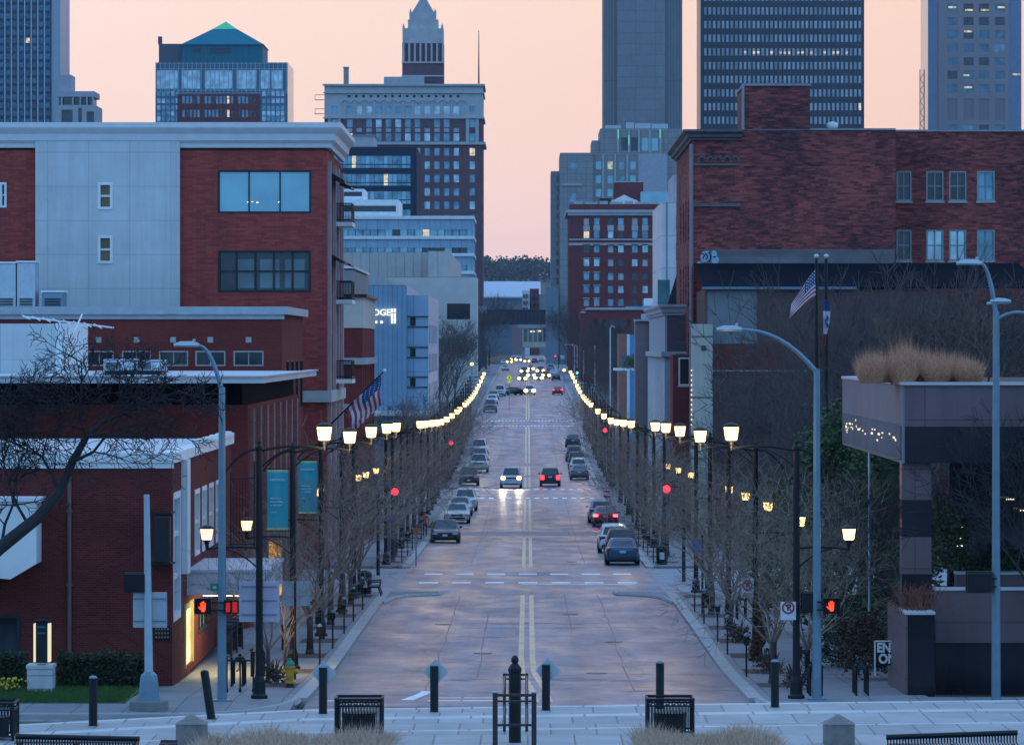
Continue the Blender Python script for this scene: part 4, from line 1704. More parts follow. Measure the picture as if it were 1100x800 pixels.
# ------------------------------------------------------------------ buildings on the right
# ---- granite building with the roof planter
gb = thing('granite_building', 'modern granite building with overhanging upper storey and roof planter', 'building', (18, 150, 1))
XL = 12.15
D = 150.0
zt, zm, zb = 10.72, pz(458, 150), pz(497, 150)
MB().box(XL, 44, D, 179, zm, zt).build('fascia', [PINKGR], gb)
MB().box(XL + .004, 44, D + .004, 179, zb, zm - .002).build('granite_band', DKGR, gb)
m = MB()
m.box(XL - .06, XL - .002, D + .002, 178.9, zb - .02, zt - .01)
m.build('polished_side', panels('grey_side_granite', (.20, .19, .225), 1.5, 40, joint=.02, jcol=(.12, .11, .13), rough=.6, var=.06, spec=.15), gb)
# window ribbon on the street side; glowing strips on it imitate reflected city lights
m = MB()
m.box(XL - .10, XL - .062, D + .6, 178.5, zb + .1, zt - 1.30)
m.build('ribbon_window', plain('ribbon_dark', (.13, .14, .165), .7, var=.2, scale=.3, spec=.06), gb)
rr = random.Random(5)
for k in range(30):
    a = D + 2 + rr.random() ** .8 * 25
    z = zt - 1.80 + rr.gauss(0, .12)
    m = MB()
    m.box(XL - .115, XL - .102, a, a + rr.uniform(.15, .8), z, z + rr.uniform(.03, .08))
    m.build('ceiling_or_reflected_light', glow('reflected_light_glow', (1, .80, .50), 1.1), gb)
m = MB()
m.box(XL - .1, 44.1, D - .1, D + .45, zt + .002, zt + .10)
m.box(XL - .1, XL + .45, D + .452, 179, zt + .002, zt + .10)
m.build('coping', plain('pale_coping', (.48, .48, .50), .6), gb)
MB().box(XL + .5, 44, D + .5, 178.8, zt + .002, zt + .06).build('roof_planter', SOIL, gb)
col = MB()
cx0, cx1 = px(969, D + .3), px(1000.5, D + .3)
zz = [1.0, 2.4, 3.9, 5.0, 6.55, 8.2]
for i, (a, b) in enumerate(((zb - .002, pz(537, D)), (pz(537, D), pz(577, D)), (pz(577, D), pz(617, D)), (pz(617, D), pz(652, D)), (pz(652, D), 1.0))):
    col.mat(i % 2).box(cx0, cx1, D + .3, D + 1.3, b + .004, a)
col.build('column', [PINKGR, DKGR], gb)
m = MB()
m.tube([(px(934, 165), 165, 1), (px(934, 165), 165, zb - .01)], .05, 8)
m.build('steel_post', GALV2, gb)
# recessed ground floor
m = MB()
m.box(XL + 2.2, 44, 158, 158.3, 1, zb - .003)
m.box(XL + 1.4, XL + 1.7, 160, 178, 1, zb - .003)
m.build('window', G_DARK, gb)
m = MB()
for k in range(9):
    x = XL + 2.2 + k * 1.55
    m.box(x - .05, x + .05, 157.9, 157.998, 1, zb - .004)
m.box(XL + 2.2, 44, 157.88, 157.9, 4.4, 4.55)
m.build('mullion', DKTRIM, gb)
m = MB()
for x, y, w in ((1032, 566, 6), (1031, 578, 6), (1031, 586, 6), (1085, 536, 9), (1098, 548, 5)):
    m.cbox((px(x, 157), 157, pz(y, 157)), (w * .031, .05, .04))
m.build('ceiling_or_reflected_light', glow('office_light', (1, .9, .75), 1.6), gb)
# low granite walls and pier
w1 = thing('granite_planter_wall', 'long low pink granite planter wall with dark polished base by the crossing', 'wall', (18, 148, 1))
MB().box(px(1005, 148), 40, 148, 148.6, pz(690, 148), pz(634, 148)).build('upper_wall', PINKGR, w1)
MB().box(px(1005, 148) + .003, 40, 148.04, 148.6, .9, pz(690, 148) - .003).build('base', DKGR, w1)
MB().box(px(1004, 148), 40, 147.95, 148.7, pz(634, 148) + .002, pz(632, 148) + .02).build('coping', plain('pale_coping', (.48, .48, .50), .6), w1)
w2 = thing('rear_planter_wall', 'shorter pink granite wall standing behind the long planter wall', 'wall', (18, 154, 1))
MB().box(px(1028, 154), 40, 154, 155, 1, pz(617, 154)).build('wall', PINKGR, w2)
MB().box(px(1027.5, 154), 40, 153.95, 155.05, pz(617, 154) + .002, pz(615.5, 154) + .03).build('coping', plain('pale_coping', (.48, .48, .50), .6), w2)
pr = thing('granite_pier', 'dark polished granite pier with a pale side at the end of the planter wall', 'wall', (px(984, 145.2), 145.2, 1))
X0, X1 = px(975, 145.2), px(1004, 145.2)
MB().box(X0 + .002, X1, 145.2, 147.9, .9, pz(660, 145.2)).build('pier', DKGR, pr)
MB().box(X0 - .06, X0, 145.2, 152.5, .9, pz(660, 145.2)).build('side_slab', PINKGR, pr)
MB().box(X0 - .08, X1 + .02, 145.15, 147.94, pz(660, 145.2) + .002, pz(658, 145.2) + .03).build('coping', plain('pale_coping', (.48, .48, .50), .6), pr)
rt = thing('pier_planting', 'reddish dry twigs spilling over the dark granite pier', 'shrub', (px(984, 146.5), 146.5, pz(658, 145.2)))
m = MB()
rr = random.Random(8)
for k in range(160):
    x = px(985, 146.5) + rr.gauss(0, .3)
    a = (x, 146.5 + rr.gauss(0, .4), pz(660, 145.2))
    b = (x + rr.gauss(0, .30), a[1] + rr.gauss(0, .2), a[2] + rr.uniform(.25, .75))
    c = (b[0] + rr.gauss(0, .2), b[1], b[2] + rr.uniform(.05, .35))
    m.tube([a, b, c], [.012, .010, .006], 3, caps=False)
m.build('twigs', plain('red_twig', (.18, .06, .04), .8, var=.3, scale=3), rt)
es = thing('entrance_sign', 'black lawn sign with white capital letters beside the granite pier', 'sign', (px(955, 151), 151, 1.1))
X0, X1 = px(940.5, 151), px(940.5, 151) + 1.05
z0, z1 = pz(714, 151), pz(689, 151)
MB().box(X0, X1, 151, 151.05, z0, z1).build('panel', BLACK, es)
m = MB()
m.box(X0 - .04, X0, 150.98, 151.06, z0 - .35, z1 + .03)
m.box(X1, X1 + .04, 150.98, 151.06, z0 - .35, z1 + .03)
m.box(X0, X1, 150.98, 151.06, z1 + .001, z1 + .04)
m.build('frame', WHITE, es)
text('lettering', 'ENTER', WHITE, es, .42, (X0 + .04, 150.985, z1 - .20), align='LEFT', bold=.018, depth=.006, sx=.86)
text('lettering', 'ONLY', WHITE, es, .42, (X0 + .10, 150.985, z1 - .56), align='LEFT', bold=.018, depth=.006, sx=.86)

# ---- old brick warehouse
D = 341.0
X0, X1 = px(745, D), px(962, D)
ow = thing('brick_warehouse', 'tall weathered brick warehouse with a blank party wall and roof bulkhead', 'building', (20, D, 0))
sdw = [(344 + k * 6, 346.6 + k * 6, z, z + 3) for k in range(5) for z in (5, 10, 15, 20)]
shell(ow, BR_OLD, TAR, X0, X1, D, 380, -3, pz(140, D), [], sdw, 'L', .25)
panes(ow, ('L', X0), sdw, .2, [G_DARK, G_BLUE], [2, 1], 3)
mb = MB()
fr = []
for a, b in ((963, 979), (995, 1013.5), (1019.5, 1038), (1049.5, 1068.5)):
    fr += [prect(D + 6, a, b, 184, 216), prect(D + 6, a, b, 247, 280)]
shell(ow, BR_OLD, TAR, X1 + .01, 46, D + 6, 380, -3, pz(141.5, D + 6), fr, [], 'L', .3, name='rear_wall', roof='rear_roof')
lt = [G_DARK, G_DARK, G_DARK, G_SKY, G_DARK, G_SKY, G_BLUE, G_BLUE]
for i, h in enumerate(fr):
    window(ow, ('F', D + 6), *h, depth=.3, frame=plain('sash_grey', (.26, .30, .32), .6), pane=lt[i], nx=2, nz=2, fw=.11, sill=.14)
MB().box(px(800, D), px(870.5, D), D + .5, D + 12, pz(140, D) + .01, pz(92, D)).build('bulkhead', BR_OLD, ow)
m = MB()
m.box(px(798.5, D), px(872, D), D + .35, D + 12.1, pz(92, D) + .002, pz(89.5, D))
m.box(px(797.3, D), px(799.9, D), D + .3, D + .9, pz(140, D) + .02, pz(92, D))
m.box(px(870.6, D), px(962, D), D - .1, D + .5, pz(140, D) + .002, pz(138, D))
m.box(X1, 46, D + 5.9, D + 6.5, pz(141.5, D + 6) + .002, pz(139.5, D + 6))
m.build('coping', plain('worn_coping', (.26, .29, .32), .8, var=.2), ow)
cornice(ow, X0, px(797, D), D - .003, 380, pz(151, D), pz(139.5, D), .78, plain('dark_sandstone', (.13, .12, .125), .8, var=.2), 'L')
m = MB()
for k in range(5):
    c = px(754 + 9 * k, D)
    for q in range(6):
        a = pi * q / 5
        m.cbox((c + .25 * cos(a), D - .06, pz(173, D) + .32 * sin(a)), (.14, .12, .14))
m.box(X0 - .15, px(795, D), D - .15, D - .002, pz(178, D), pz(175.5, D))
m.box(X0 - .2, px(795, D), D - .2, D - .002, pz(222, D), pz(218.5, D))
m.build('string_course', plain('dark_sandstone', (.13, .12, .125), .8, var=.2), ow)
m = MB()
m.box(px(757, D), px(961, D), D - .03, D - .002, pz(284.5, D), pz(268, D))
m.build('painted_band', plain('old_render', (.17, .15, .16), .9, var=.4, scale=.5, stretch=(.4, 1, 2)), ow)
m = MB()
m.tube([(px(742.5, D), D - .25, pz(155, D)), (px(742.5, D), D - .25, 2)], .14, 6)
m.build('downspout', plain('pale_downspout', (.30, .22, .23), .6), ow)
gm = MB()
for (x, y, rx, ry) in ((756, 276, 3.6, 6.0), (759, 275, 3.8, 5.6), (767, 273, 3.0, 4.0), (768, 279, 4.2, 4.6), (751.5, 284, 3, 3.4), (753, 291, 3.4, 4.0), (757, 288, 2.4, 4.4)):
    c = (px(x, D), D - .05, pz(y, D))
    n = 18
    gm.prism([(c[0] + rx * .0682 * cos(2 * pi * k / n) * (1 + .1 * sin(3 * k)), c[2] + ry * .0682 * sin(2 * pi * k / n)) for k in range(n)], D - .045 - .002 * x % .01, D - .003, 'y')
gf = gm.build('graffiti', plain('graffiti_blue', (.34, .48, .62), .6, var=.15, scale=4), ow)
gm = MB()
for pts in (((761.5, 271), (763.2, 274), (763.2, 279), (761.5, 281)), ((753.5, 272), (757, 274), (755, 278)), ((766, 276.2), (769, 276)), ((757.5, 271.5), (760, 275), (759, 279))):
    gm.tube([(px(x, D), D - .05, pz(y, D)) for x, y in pts], .05, 5)
gm.build('graffiti_outline', DKROOF, gf)
ms = thing('lattice_mast', 'thin red lattice radio mast on the brick warehouse roof', 'mast', (px(990.5, 352), 352, pz(141.5, 347)))
m = MB()
bx, top_ = px(990.5, 352), pz(75, 352)
z = pz(141.5, 347)
for o in (-.16, .16):
    m.tube([(bx + o, 352, z), (bx + o, 352, top_)], .035, 4)
k = 0
while z < top_ - .4:
    m.tube([(bx - .16 * (-1) ** k, 352, z), (bx + .16 * (-1) ** k, 352, z + .42)], .025, 4)
    z += .42
    k += 1
m.build('lattice', plain('mast_red', (.16, .07, .06), .7), ms)
ds = thing('satellite_dish', 'small white satellite dish on the warehouse roof behind the bulkhead', 'dish', (px(894, 344), 344, pz(140, D) + .1))
m = MB()
m.sphere((px(894, 344), 344, pz(135, 344)), .42, 12, 6, (1.1, .45, .7))
m.tube([(px(894, 344), 344.1, pz(140, 344)), (px(894, 344), 344.1, pz(135, 344))], .05, 5)
m.build('dish', WHITE, ds)

# ---- low building in front of the warehouse
D = 325.0
lb = thing('low_brick_shop', 'low brick shop with a dark lean-to roof and grey painted patch', 'building', (20, D, 0))
X0, X1 = px(757, D), px(1010, D)
wn_ = [prect(D, 772, 785, 356, 363)]
shell(lb, BR_BROWN, DKROOF, X0, X1, D, 340.6, -3, pz(311, D), wn_, [], 'L', .2, roof=None)
panes(lb, ('F', D), wn_, .18, [DKROOF], [1], 1)
m = MB()
za, zb_ = pz(310, D), pz(284.6, 340.9)
m.prism([(D - .3, za), (340.9, zb_), (340.9, zb_ + .12), (D - .3, za + .12)], X0 - .2, px(1120, D), 'x')
m.build('roof', DKROOF, lb)
m = MB()
m.box(X0 - .2, px(920, D), D - .42, D - .302, za - .06, za + .13)
m.build('gutter', plain('gutter_blue', (.12, .20, .28), .5), lb)
m = MB()
r = prect(D, 760, 813, 312.5, 370)
m.box(r[0], r[1], D - .02, D - .002, r[2], r[3])
m.build('painted_panel', plain('grey_masonry_paint', (.17, .19, .21), .9, var=.15, scale=.6), lb)
m = MB()
r = prect(D, 764, 905, 369, 397)
m.box(r[0], r[1], D - .04, D - .003, r[2], r[3])
m.build('brick_face', brick('brick_orange', (.19, .065, .05), (.14, .05, .045), (.1, .06, .06), bw=.4, rh=.14, patch=.3), lb)
m = MB()
r = prect(D, 764, 905, 397.3, 399)
m.box(r[0], r[1], D - .14, D - .003, r[2], r[3])
m.build('string_course', GREYST, lb)
pi_ = thing('cream_pylon', 'tall cream corner pylon of a shopfront with bulbs along its edge', 'pylon', (px(754, 322), 322, 0))
r = prect(322, 743.5, 765.5, 348, 478)
MB().box(r[0], r[1], 322, 324.5, -3, r[3]).build('pier', panels('cream_panel', (.50, .48, .42), 3, 4.2, joint=.08, jcol=(.2, .19, .17), rough=.7, var=.06), pi_)
m = MB()
for k in range(12):
    m.cbox((r[0] - .05, 321.95, r[3] - 3.2 - k * .34), (.08, .08, .12))
m.build('bulb', glow('bulb_glow', (1, .9, .75), .9), pi_)
m = MB()
r = prect(321.9, 753.5, 758.5, 371, 376)
m.box(r[0], r[1], 321.9, 321.998, r[2], r[3])
m.build('plaque', plain('plaque_red', (.16, .03, .03), .6), pi_)
# dark gabled flank wall seen edge on, standing out from the warehouse
gw = thing('dark_gable', 'dark tarred gable wall sloping down beside the brick warehouse', 'wall', (px(735, 383), 383, 0))
m = MB()
m.prism([(px(716, 383), -3), (px(745, 383), -3), (px(745, 383), pz(238, 383)), (px(716, 383), pz(330, 383))], 383, 384, 'y')
m.build('wall', plain('tarred_wall', (.022, .035, .045), .8, var=.3, scale=.3), gw)

# ---- two storey shop between, grey corniced block
D = 345.0
sp = thing('brown_shopfront', 'two storey red brown shop with a framed upper window next to the cream pylon', 'building', (px(733, D), D, 0))
r = prect(D, 729, 741.5, 384, 414)
shell(sp, BR_HOTEL, TAR, px(723, D), px(743, D), D, 352, -3, pz(381, D), [r], [], 'L', .2)
window(sp, ('F', D), *r, depth=.2, frame=WHITE, pane=G_DARK, fw=.1, sill=.12)
D = 358.0
gc = thing('grey_corniced_block', 'pale grey corniced block with purple brown flank above the street trees', 'building', (12, D, 0))
X0, X1 = px(699, 395), px(742, D)
X0 = 10.55
sd = [(360 + 5.5 * k, 363.6 + 5.5 * k, z, z + 2.6) for k in range(8) for z in (.6, 4.2, 7.4)]
shell(gc, plain('lilac_render', (.29, .34, .40), .8, var=.06), TAR, X0, X1, D, 405, -3, 14.3, [], sd, 'L', .2)
panes(gc, ('L', X0), sd, .16, [G_SKY, G_BLUE, L_COOL], [4, 3, .6], 9)
m = MB()
m.box(px(716.5, D), X1, D - .05, D - .002, pz(379, D), pz(337, D))
m.build('flank_wall', plain('aubergine_brick', (.10, .065, .085), .85, var=.12), gc)
cornice(gc, X0, X1, D - .06, 405, 14.31, 15.15, .5, plain('grey_cornice', (.34, .38, .42), .7), 'L')
m = MB()
m.box(X0 - .3, X1, D - .35, D - .052, pz(383, D), pz(377.5, D))
m.box(X0 - .3, X0 - .002, D - .05, 405, 11.1, 11.5)
m.build('belt_course', plain('grey_cornice', (.34, .38, .42), .7), gc)
m = MB()
for k in range(9):
    m.box(X0 - .14, X0 - .002, 359.0 + 5.5 * k, 359.7 + 5.5 * k, -2.4, 11.08)
m.build('pilasters', WHITE, gc)
D = 408.0
tb = thing('brown_tower_block', 'narrow pinkish brown block with a dark street side and stone cap', 'building', (px(692, D), D, 0))
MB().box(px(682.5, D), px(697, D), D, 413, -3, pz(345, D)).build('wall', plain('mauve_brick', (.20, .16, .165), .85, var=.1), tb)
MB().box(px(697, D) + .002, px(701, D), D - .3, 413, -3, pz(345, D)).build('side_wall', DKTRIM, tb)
MB().box(px(682, D), px(701.5, D), D - .35, 413.2, pz(345, D) + .003, pz(343, D)).build('coping', TERRA, tb)
MB().box(px(690, 409), px(700, 409), 409.3, 412.6, pz(343, D) + .01, pz(337, 409)).build('roof_house', GALV2, tb)
D = 470.0
ob = thing('orange_blue_block', 'narrow block with orange brown wall and a bright blue stripe', 'building', (px(674, D), D, 0))
MB().box(px(664.5, D), px(673.5, D), D, 476, -3, pz(358.5, D)).build('wall', plain('orange_render', (.30, .14, .11), .8), ob)
MB().box(px(673.5, D) + .002, px(676.5, D), D - .05, 476, -3, pz(359, D)).build('white_strip', WHITE, ob)
MB().box(px(676.5, D) + .002, px(683, D), D - .1, 476, -3, pz(359.5, D)).build('blue_panel', plain('azure_panel', (.05, .30, .62), .4), ob)
m = MB()
m.box(px(660, 455), px(693, 455), 455, 461, pz(398, 455), pz(395.5, 455))
sl_ = m.build('balcony', WHITE, ob)
m = MB()
m.box(px(668, 455), px(692.5, 455), 455.05, 455.1, pz(395.4, 455), pz(382, 455))
m.build('balustrade', glass('green_glass', (.16, .24, .22), metal=.4), sl_)
m = MB()
rr = random.Random(3)
for k in range(200):
    c = (px(681, 454.9) + rr.gauss(0, .5), 454.9 + rr.gauss(0, .04), pz(389, 455) + rr.gauss(0, .35))
    m.add([c, (c[0] + .12, c[1], c[2] + .05), (c[0] + .03, c[1] - .04, c[2] + .14)], [(0, 1, 2)])
m.build('plants', plain('ivy_leaf', (.04, .08, .02), .8, var=.4, scale=5), sl_)

# ---- white modern building
D = 470.0
wm = thing('white_modern_block', 'white faceted modern block with a wide corner window beside the warehouse', 'building', (px(725, D), D, 0))
c0, c1, c2 = px(711, D), px(724.5, D), px(748, D)
outline = [(c0, D + 1.6), (c1, D), (c2, D), (c2, 505), (c0, 505)]
zt0 = pz(216.5, D)
MB().prism(outline, -3, zt0, 'z').build('wall', panels('white_panel', (.62, .65, .68), 2.5, 3.3, joint=.03, var=.03, rough=.5), wm)
m = MB()
for y0, y1 in ((232, 246), (261, 279)):
    m.box(c1 + .15, c2, D - .05, D - .003, pz(y1, D), pz(y0, D))
m.build('ribbon_window', G_SKY, wm)
m = MB()
for k in range(1, 5):
    x = c1 + (c2 - c1) * k / 5
    m.box(x - .05, x + .05, D - .09, D - .052, pz(279, D), pz(232, D))
m.build('mullion', DKTRIM, wm)
MB().box(px(706, D) , px(718.5, D), D - 3, D - 1, 0, pz(301, D)).build('glass_lobby', glass('aqua_glass', (.12, .36, .42)), wm)
MB().box(px(724, 480), px(745, 480), 482, 500, zt0 + .01, pz(187, 480)).build('roof_house', plain('greige', (.36, .36, .42), .7), wm)
MB().box(px(735.5, 480), px(744, 480), 481.9, 481.998, zt0 + .012, pz(188, 480)).build('roof_panel', plain('deep_blue_panel', (.08, .20, .32), .5), wm)

# ---- red brick hotel
D = 1200.0
ho = thing('brick_hotel', 'tall dark red brick hotel with grey cornice and paired windows', 'building', (30, D, 4))
X0, X1 = px(612, D), px(746, D)
cols = [630, 641, 656, 667, 682, 693, 707.7, 718.5, 733]
hol = []
for y in (238, 252):
    hol += [(c, y) for c in cols]
rows = [267.5, 282.2, 297, 311, 325, 339]
for y in rows:
    hol += [(c, y) for c in cols]
H = [prect(D, c - 2.9, c + 2.9, y - 3.7, y + 3.7) for c, y in hol]
shell(ho, BR_HOTEL, TAR, X0, X1, D, 1260, 3, pz(219.5, D), H, [(1206 + 8 * k, 1209 + 8 * k, pz(y + 3, D), pz(y - 3, D)) for k in range(6) for _, y in hol[::9]], 'L', .35)
panes(ho, ('F', D), H, .3, [G_BLUE, G_SKY, G_DARK, plain('white_curtain', (.5, .5, .52), .8), L_COOL], [5, 4, 4, 2.2, .2], 15, cap=72)
m = MB()
m.box(X0 - .9, X1, D - .9, D - .003, pz(228.5, D), pz(225.5, D))
m.box(X0 - .5, X1, D - .5, D - .003, pz(231.5, D), pz(228.6, D))
m.box(X0 - .9, X0 - .003, D, 1260, pz(228.5, D), pz(225.5, D))
m.box(X0 - .3, X1, D - .3, D - .003, pz(263.6, D), pz(261, D))
m.box(X0 - .2, X1, D - .2, D - .003, pz(258, D), pz(256.6, D))
for c in cols:
    m.box(px(c - 3.4, D), px(c + 3.4, D), D - .12, D - .002, pz(247.9, D), pz(242, D))
    for y in rows:
        if c < 650 or y < 270:
            m.box(px(c - 3.8, D), px(c + 3.8, D), D - .3, D - .002, pz(y - 4.2, D), pz(y - 5.2, D))
m.build('stone_trim', TERRA, ho)
m = MB()
for k in range(5):
    x0 = 617 + k * 27
    m.box(px(x0, D), px(x0 + 9, D), D - .1, D + .4, pz(219.4, D), pz(216, D))
    m.box(px(x0 + 11, D), px(x0 + 25, D), D - .05, D + .3, pz(219.4, D), pz(217, D))
m.build('parapet', TERRA, ho)
rv = thing('roof_pavilion', 'white vaulted rooftop pavilion on the brick hotel', 'pavilion', (px(668, D + 8), D + 8, pz(219, D)))
m = MB()
m.prism([(px(657, D), pz(219, D)), (px(657, D), pz(215, D)), (px(663, D), pz(212.5, D)), (px(671, D), pz(208.5, D)), (px(680, D), pz(213, D)), (px(686, D), pz(215, D)), (px(686, D), pz(219, D))], D + 5, D + 14, 'y')
m.build('vault', WHITE, rv)
MB().box(px(644, D), px(656.6, D), D + 4, D + 12, pz(219, D), pz(212.5, D)).build('plant_room', DKTRIM, rv)
rh = thing('brick_roof_house', 'small red brick roof house behind the white pavilion', 'roof house', (px(676, D + 20), D + 20, pz(219, D)))
MB().box(px(660, D + 20), px(691, D + 20), D + 20, D + 32, pz(219.3, D), pz(196, D + 20)).build('wall', BR_HOTEL, rh)
MB().box(px(659.5, D + 20), px(691.5, D + 20), D + 19.8, D + 32.2, pz(196, D + 20) + .01, pz(195, D + 20)).build('coping', TERRA, rh)
MB().box(px(688, D + 15), px(724, D + 15), D + 15, D + 17, pz(219.3, D), pz(206, D + 15)).build('glass_room', G_TEAL, rh)

lwg = thing('brick_wing', 'low red brick wing with small windows in front of the hotel', 'building', (18, 1050, 3))
D = 1050.0
hw2 = [prect(D, c - 2.4, c + 2.4, 343.5, 352.5) for c in (640, 649, 658, 667, 675.5)]
shell(lwg, BR_HOTEL, ROOFW, px(624, D), px(722, D), D, 1100, 2, pz(333, D), hw2, [], 'L', .3)
panes(lwg, ('F', D), hw2, .25, [G_BLUE, G_DARK], [1, 1], 2)
m = MB()
m.box(px(629, D), px(722, D), D - .5, D - .003, pz(332.6, D), pz(330.4, D))
m.box(px(624, D), px(629, D), D - .4, D - .003, pz(336, D), pz(334.4, D))
m.build('cornice', TERRA, lwg)
hv = thing('rooftop_chiller', 'white rooftop chiller with blue base on the low brick wing', 'air conditioner', (px(695, D + 10), D + 10, pz(331, D)))
MB().box(px(692, D + 10), px(704, D + 10), D + 10, D + 14, pz(328.5, D), pz(320, D)).build('cabinet', WHITE, hv, bevel=.1)
MB().box(px(672, D + 10), px(706, D + 10), D + 9, D + 15, pz(333, D) + .1, pz(328.6, D)).build('base', plain('chiller_blue', (.10, .22, .34), .5), hv)

# ---- stepped grey limestone building
D = 1520.0
gy = thing('stepped_limestone_block', 'stepped grey limestone office block rising behind the hotel', 'building', (25, D, 6))
LIMEB = panels('limestone_ashlar', (.30, .295, .30), 3, 2, joint=.05, var=.05, rough=.85)
sc = lambda x: px(x, D)
w1_ = [prect(D, c - 3.6, c + 3.6, y - 4.5, y + 4.5) for c, y in ((616.5, 178), (615.5, 212))]
w2_ = [prect(D + 2, c - 2.9, c + 2.9, y - 4.2, y + 4.2) for c in (643, 655.5, 668, 680) for y in (177.5, 192.5, 207)]
w3_ = [prect(D + 6, c - 3.5, c + 3.5, 148, 162) for c in (671, 681.5, 693, 703.5)]
shell(gy, LIMEB, TAR, sc(601.5), sc(637), D, D + 50, 5, pz(164.5, D), w1_, [(D + 4 + 6 * k, D + 6.5 + 6 * k, pz(y + 4, D), pz(y - 4, D)) for k in range(6) for y in range(178, 340, 13)], 'L', .5, name='west_wall')
shell(gy, LIMEB, TAR, sc(637) + .01, sc(745), D + 2, D + 50, 5, pz(164, D), w2_, [], 'L', .5, name='wall', roof='terrace')
shell(gy, LIMEB, TAR, sc(645), sc(733), D + 6, D + 48, pz(164, D) + .1, pz(137.5, D), w3_, [], 'L', .5, name='upper_wall', roof='upper_roof')
MB().box(sc(636), sc(645) - .01, D + 7, D + 40, pz(164, D) + .1, pz(150, D)).build('shoulder', LIMEB, gy)
MB().box(sc(592), sc(601.5) - .01, D + 12, D + 50, 5, pz(182.5, D)).build('side_wing', LIMEB, gy)
panes(gy, ('F', D), w1_, .45, [G_BLUE], [1], 2)
panes(gy, ('F', D + 2), w2_, .45, [G_BLUE, G_TEAL, L_LOW], [3, 2, .4], 5)
panes(gy, ('F', D + 6), w3_, .45, [G_TEAL, G_DARK], [1, 1], 6)
m = MB()
for x in (648, 661, 674, 687, 699):
    m.box(sc(x - 1), sc(x + 1), D + 1.4, D + 1.998, 5, pz(166, D))
for x in (664, 676, 687, 698.5, 710):
    m.box(sc(x - 1), sc(x + 1), D + 5.4, D + 5.998, pz(164, D) + .15, pz(139, D))
m.box(sc(603), sc(626), D - .5, D - .003, pz(199.5, D), pz(197.5, D))
m.build('piers', TERRA, gy)
MB().box(sc(688), sc(717), D + 1.2, D + 1.99, 5, pz(165.5, D)).build('blank_panel', plain('grey_render', (.36, .37, .42), .8), gy)
for k in range(14):
    m = MB()
    z = pz(190 + 10 * k, D)
    m.box(sc(598.4), sc(599.8), D + 11.9, D + 11.998, z - 1.3, z + .6)
    m.build('window', G_DARK, gy)
m = MB()
rr = random.Random(2)
for x0, x1, y in ((651, 668, 132.5), (674, 682, 129.5), (683, 700, 130.5), (701, 719, 131)):
    m.box(sc(x0), sc(x1), D + 14, D + 22, pz(137.4, D) + .15, pz(y, D))
m.build('roof_plant', GALV2, gy)
m = MB()
for x, y in ((664.5, 138.5), (676, 145), (709.5, 138)):
    m.box(sc(x - .5), sc(x + .5), D + 5.3, D + 5.39, pz(y + 10, D), pz(y, D))
m.build('green_floodlight', glow('green_wash', (.15, .8, .5), .7), gy)

# ---- concrete slab tower
D = 1900.0
slab = thing('concrete_slab_tower', 'blank grey concrete slab tower behind the limestone block', 'building', (px(690, D), D, 8))
MB().box(px(663, D), px(714.5, D), D, D + 40, 7, 195).build('panel_wall', CONC2, slab)
MB().box(px(648.5, D), px(663, D) - .01, D + 1.2, D + 40, 7, 195).build('fin_wall', CONC2S, slab)
MB().box(px(714.5, D) + .01, px(733, D), D + 1.2, D + 40, 7, 195).build('fin_wall', CONC2S, slab)

# ---- dark tower with bright windows
D = 2000.0
dt = thing('dark_grid_tower', 'wide black tower with rows of small bright windows', 'building', (px(840, D), D, 8))
X0, X1 = px(752.5, D), px(928, D)
rc = []
ys = [137 - 3.5 - 14.65 * k for k in range(1, 14)]
ysv = [125.5 - 14.68 * k + 4 for k in range(10)]
for y in ysv:
    for k in range(36):
        x = 756.5 + 4.74 * k
        rc.append(prect(D, x, x + 2.5, y - 3.9, y + 3.9))
rc.sort(key=lambda r: (-r[2] > -60, abs(r[0] - 80)))
shell(dt, plain('black_tower', (.018, .030, .055), .35, .2, var=.2, scale=.05), TAR, X0, X1, D, D + 45, 7, 195, [], [], 'L', .3)
panes(dt, ('F', D), rc, -.08, [plain('bright_blind', (.42, .48, .54), .35, .2, var=.3, scale=.2), plain('mid_blind', (.28, .34, .40), .35, .2, var=.3, scale=.2), L_COOL], [6, 3, .18], 16, cap=100)
litrow = [prect(D, 756.5 + 4.74 * k, 759 + 4.74 * k, 125.5 - 14.68 * 5 + 4.1 - 3.9 + 0, 125.5 - 14.68 * 5 + 4.1 + 3.9) for k in (9, 11, 12, 15, 17, 18, 19, 21, 22, 24, 27, 29, 30, 32)]
for r in litrow:
    m = MB()
    m.box(r[0], r[1], D - .1, D - .061 - .045, r[2] + .8, r[3] - 1.2)
    m.build('lit_window', litroom('lit_office_row', (1, .78, .45), .75), dt)
m = MB()
for k in range(37):
    x = px(755 + 4.74 * k, D)
    m.box(x - .22, x + .22, D - .5, D - .003, 7, 195)
m.box(X1 - .9, X1 + .1, D - .55, D + .5, 7, 195)
m.build('fins', plain('black_tower_fin', (.022, .034, .055), .4, .2), dt)

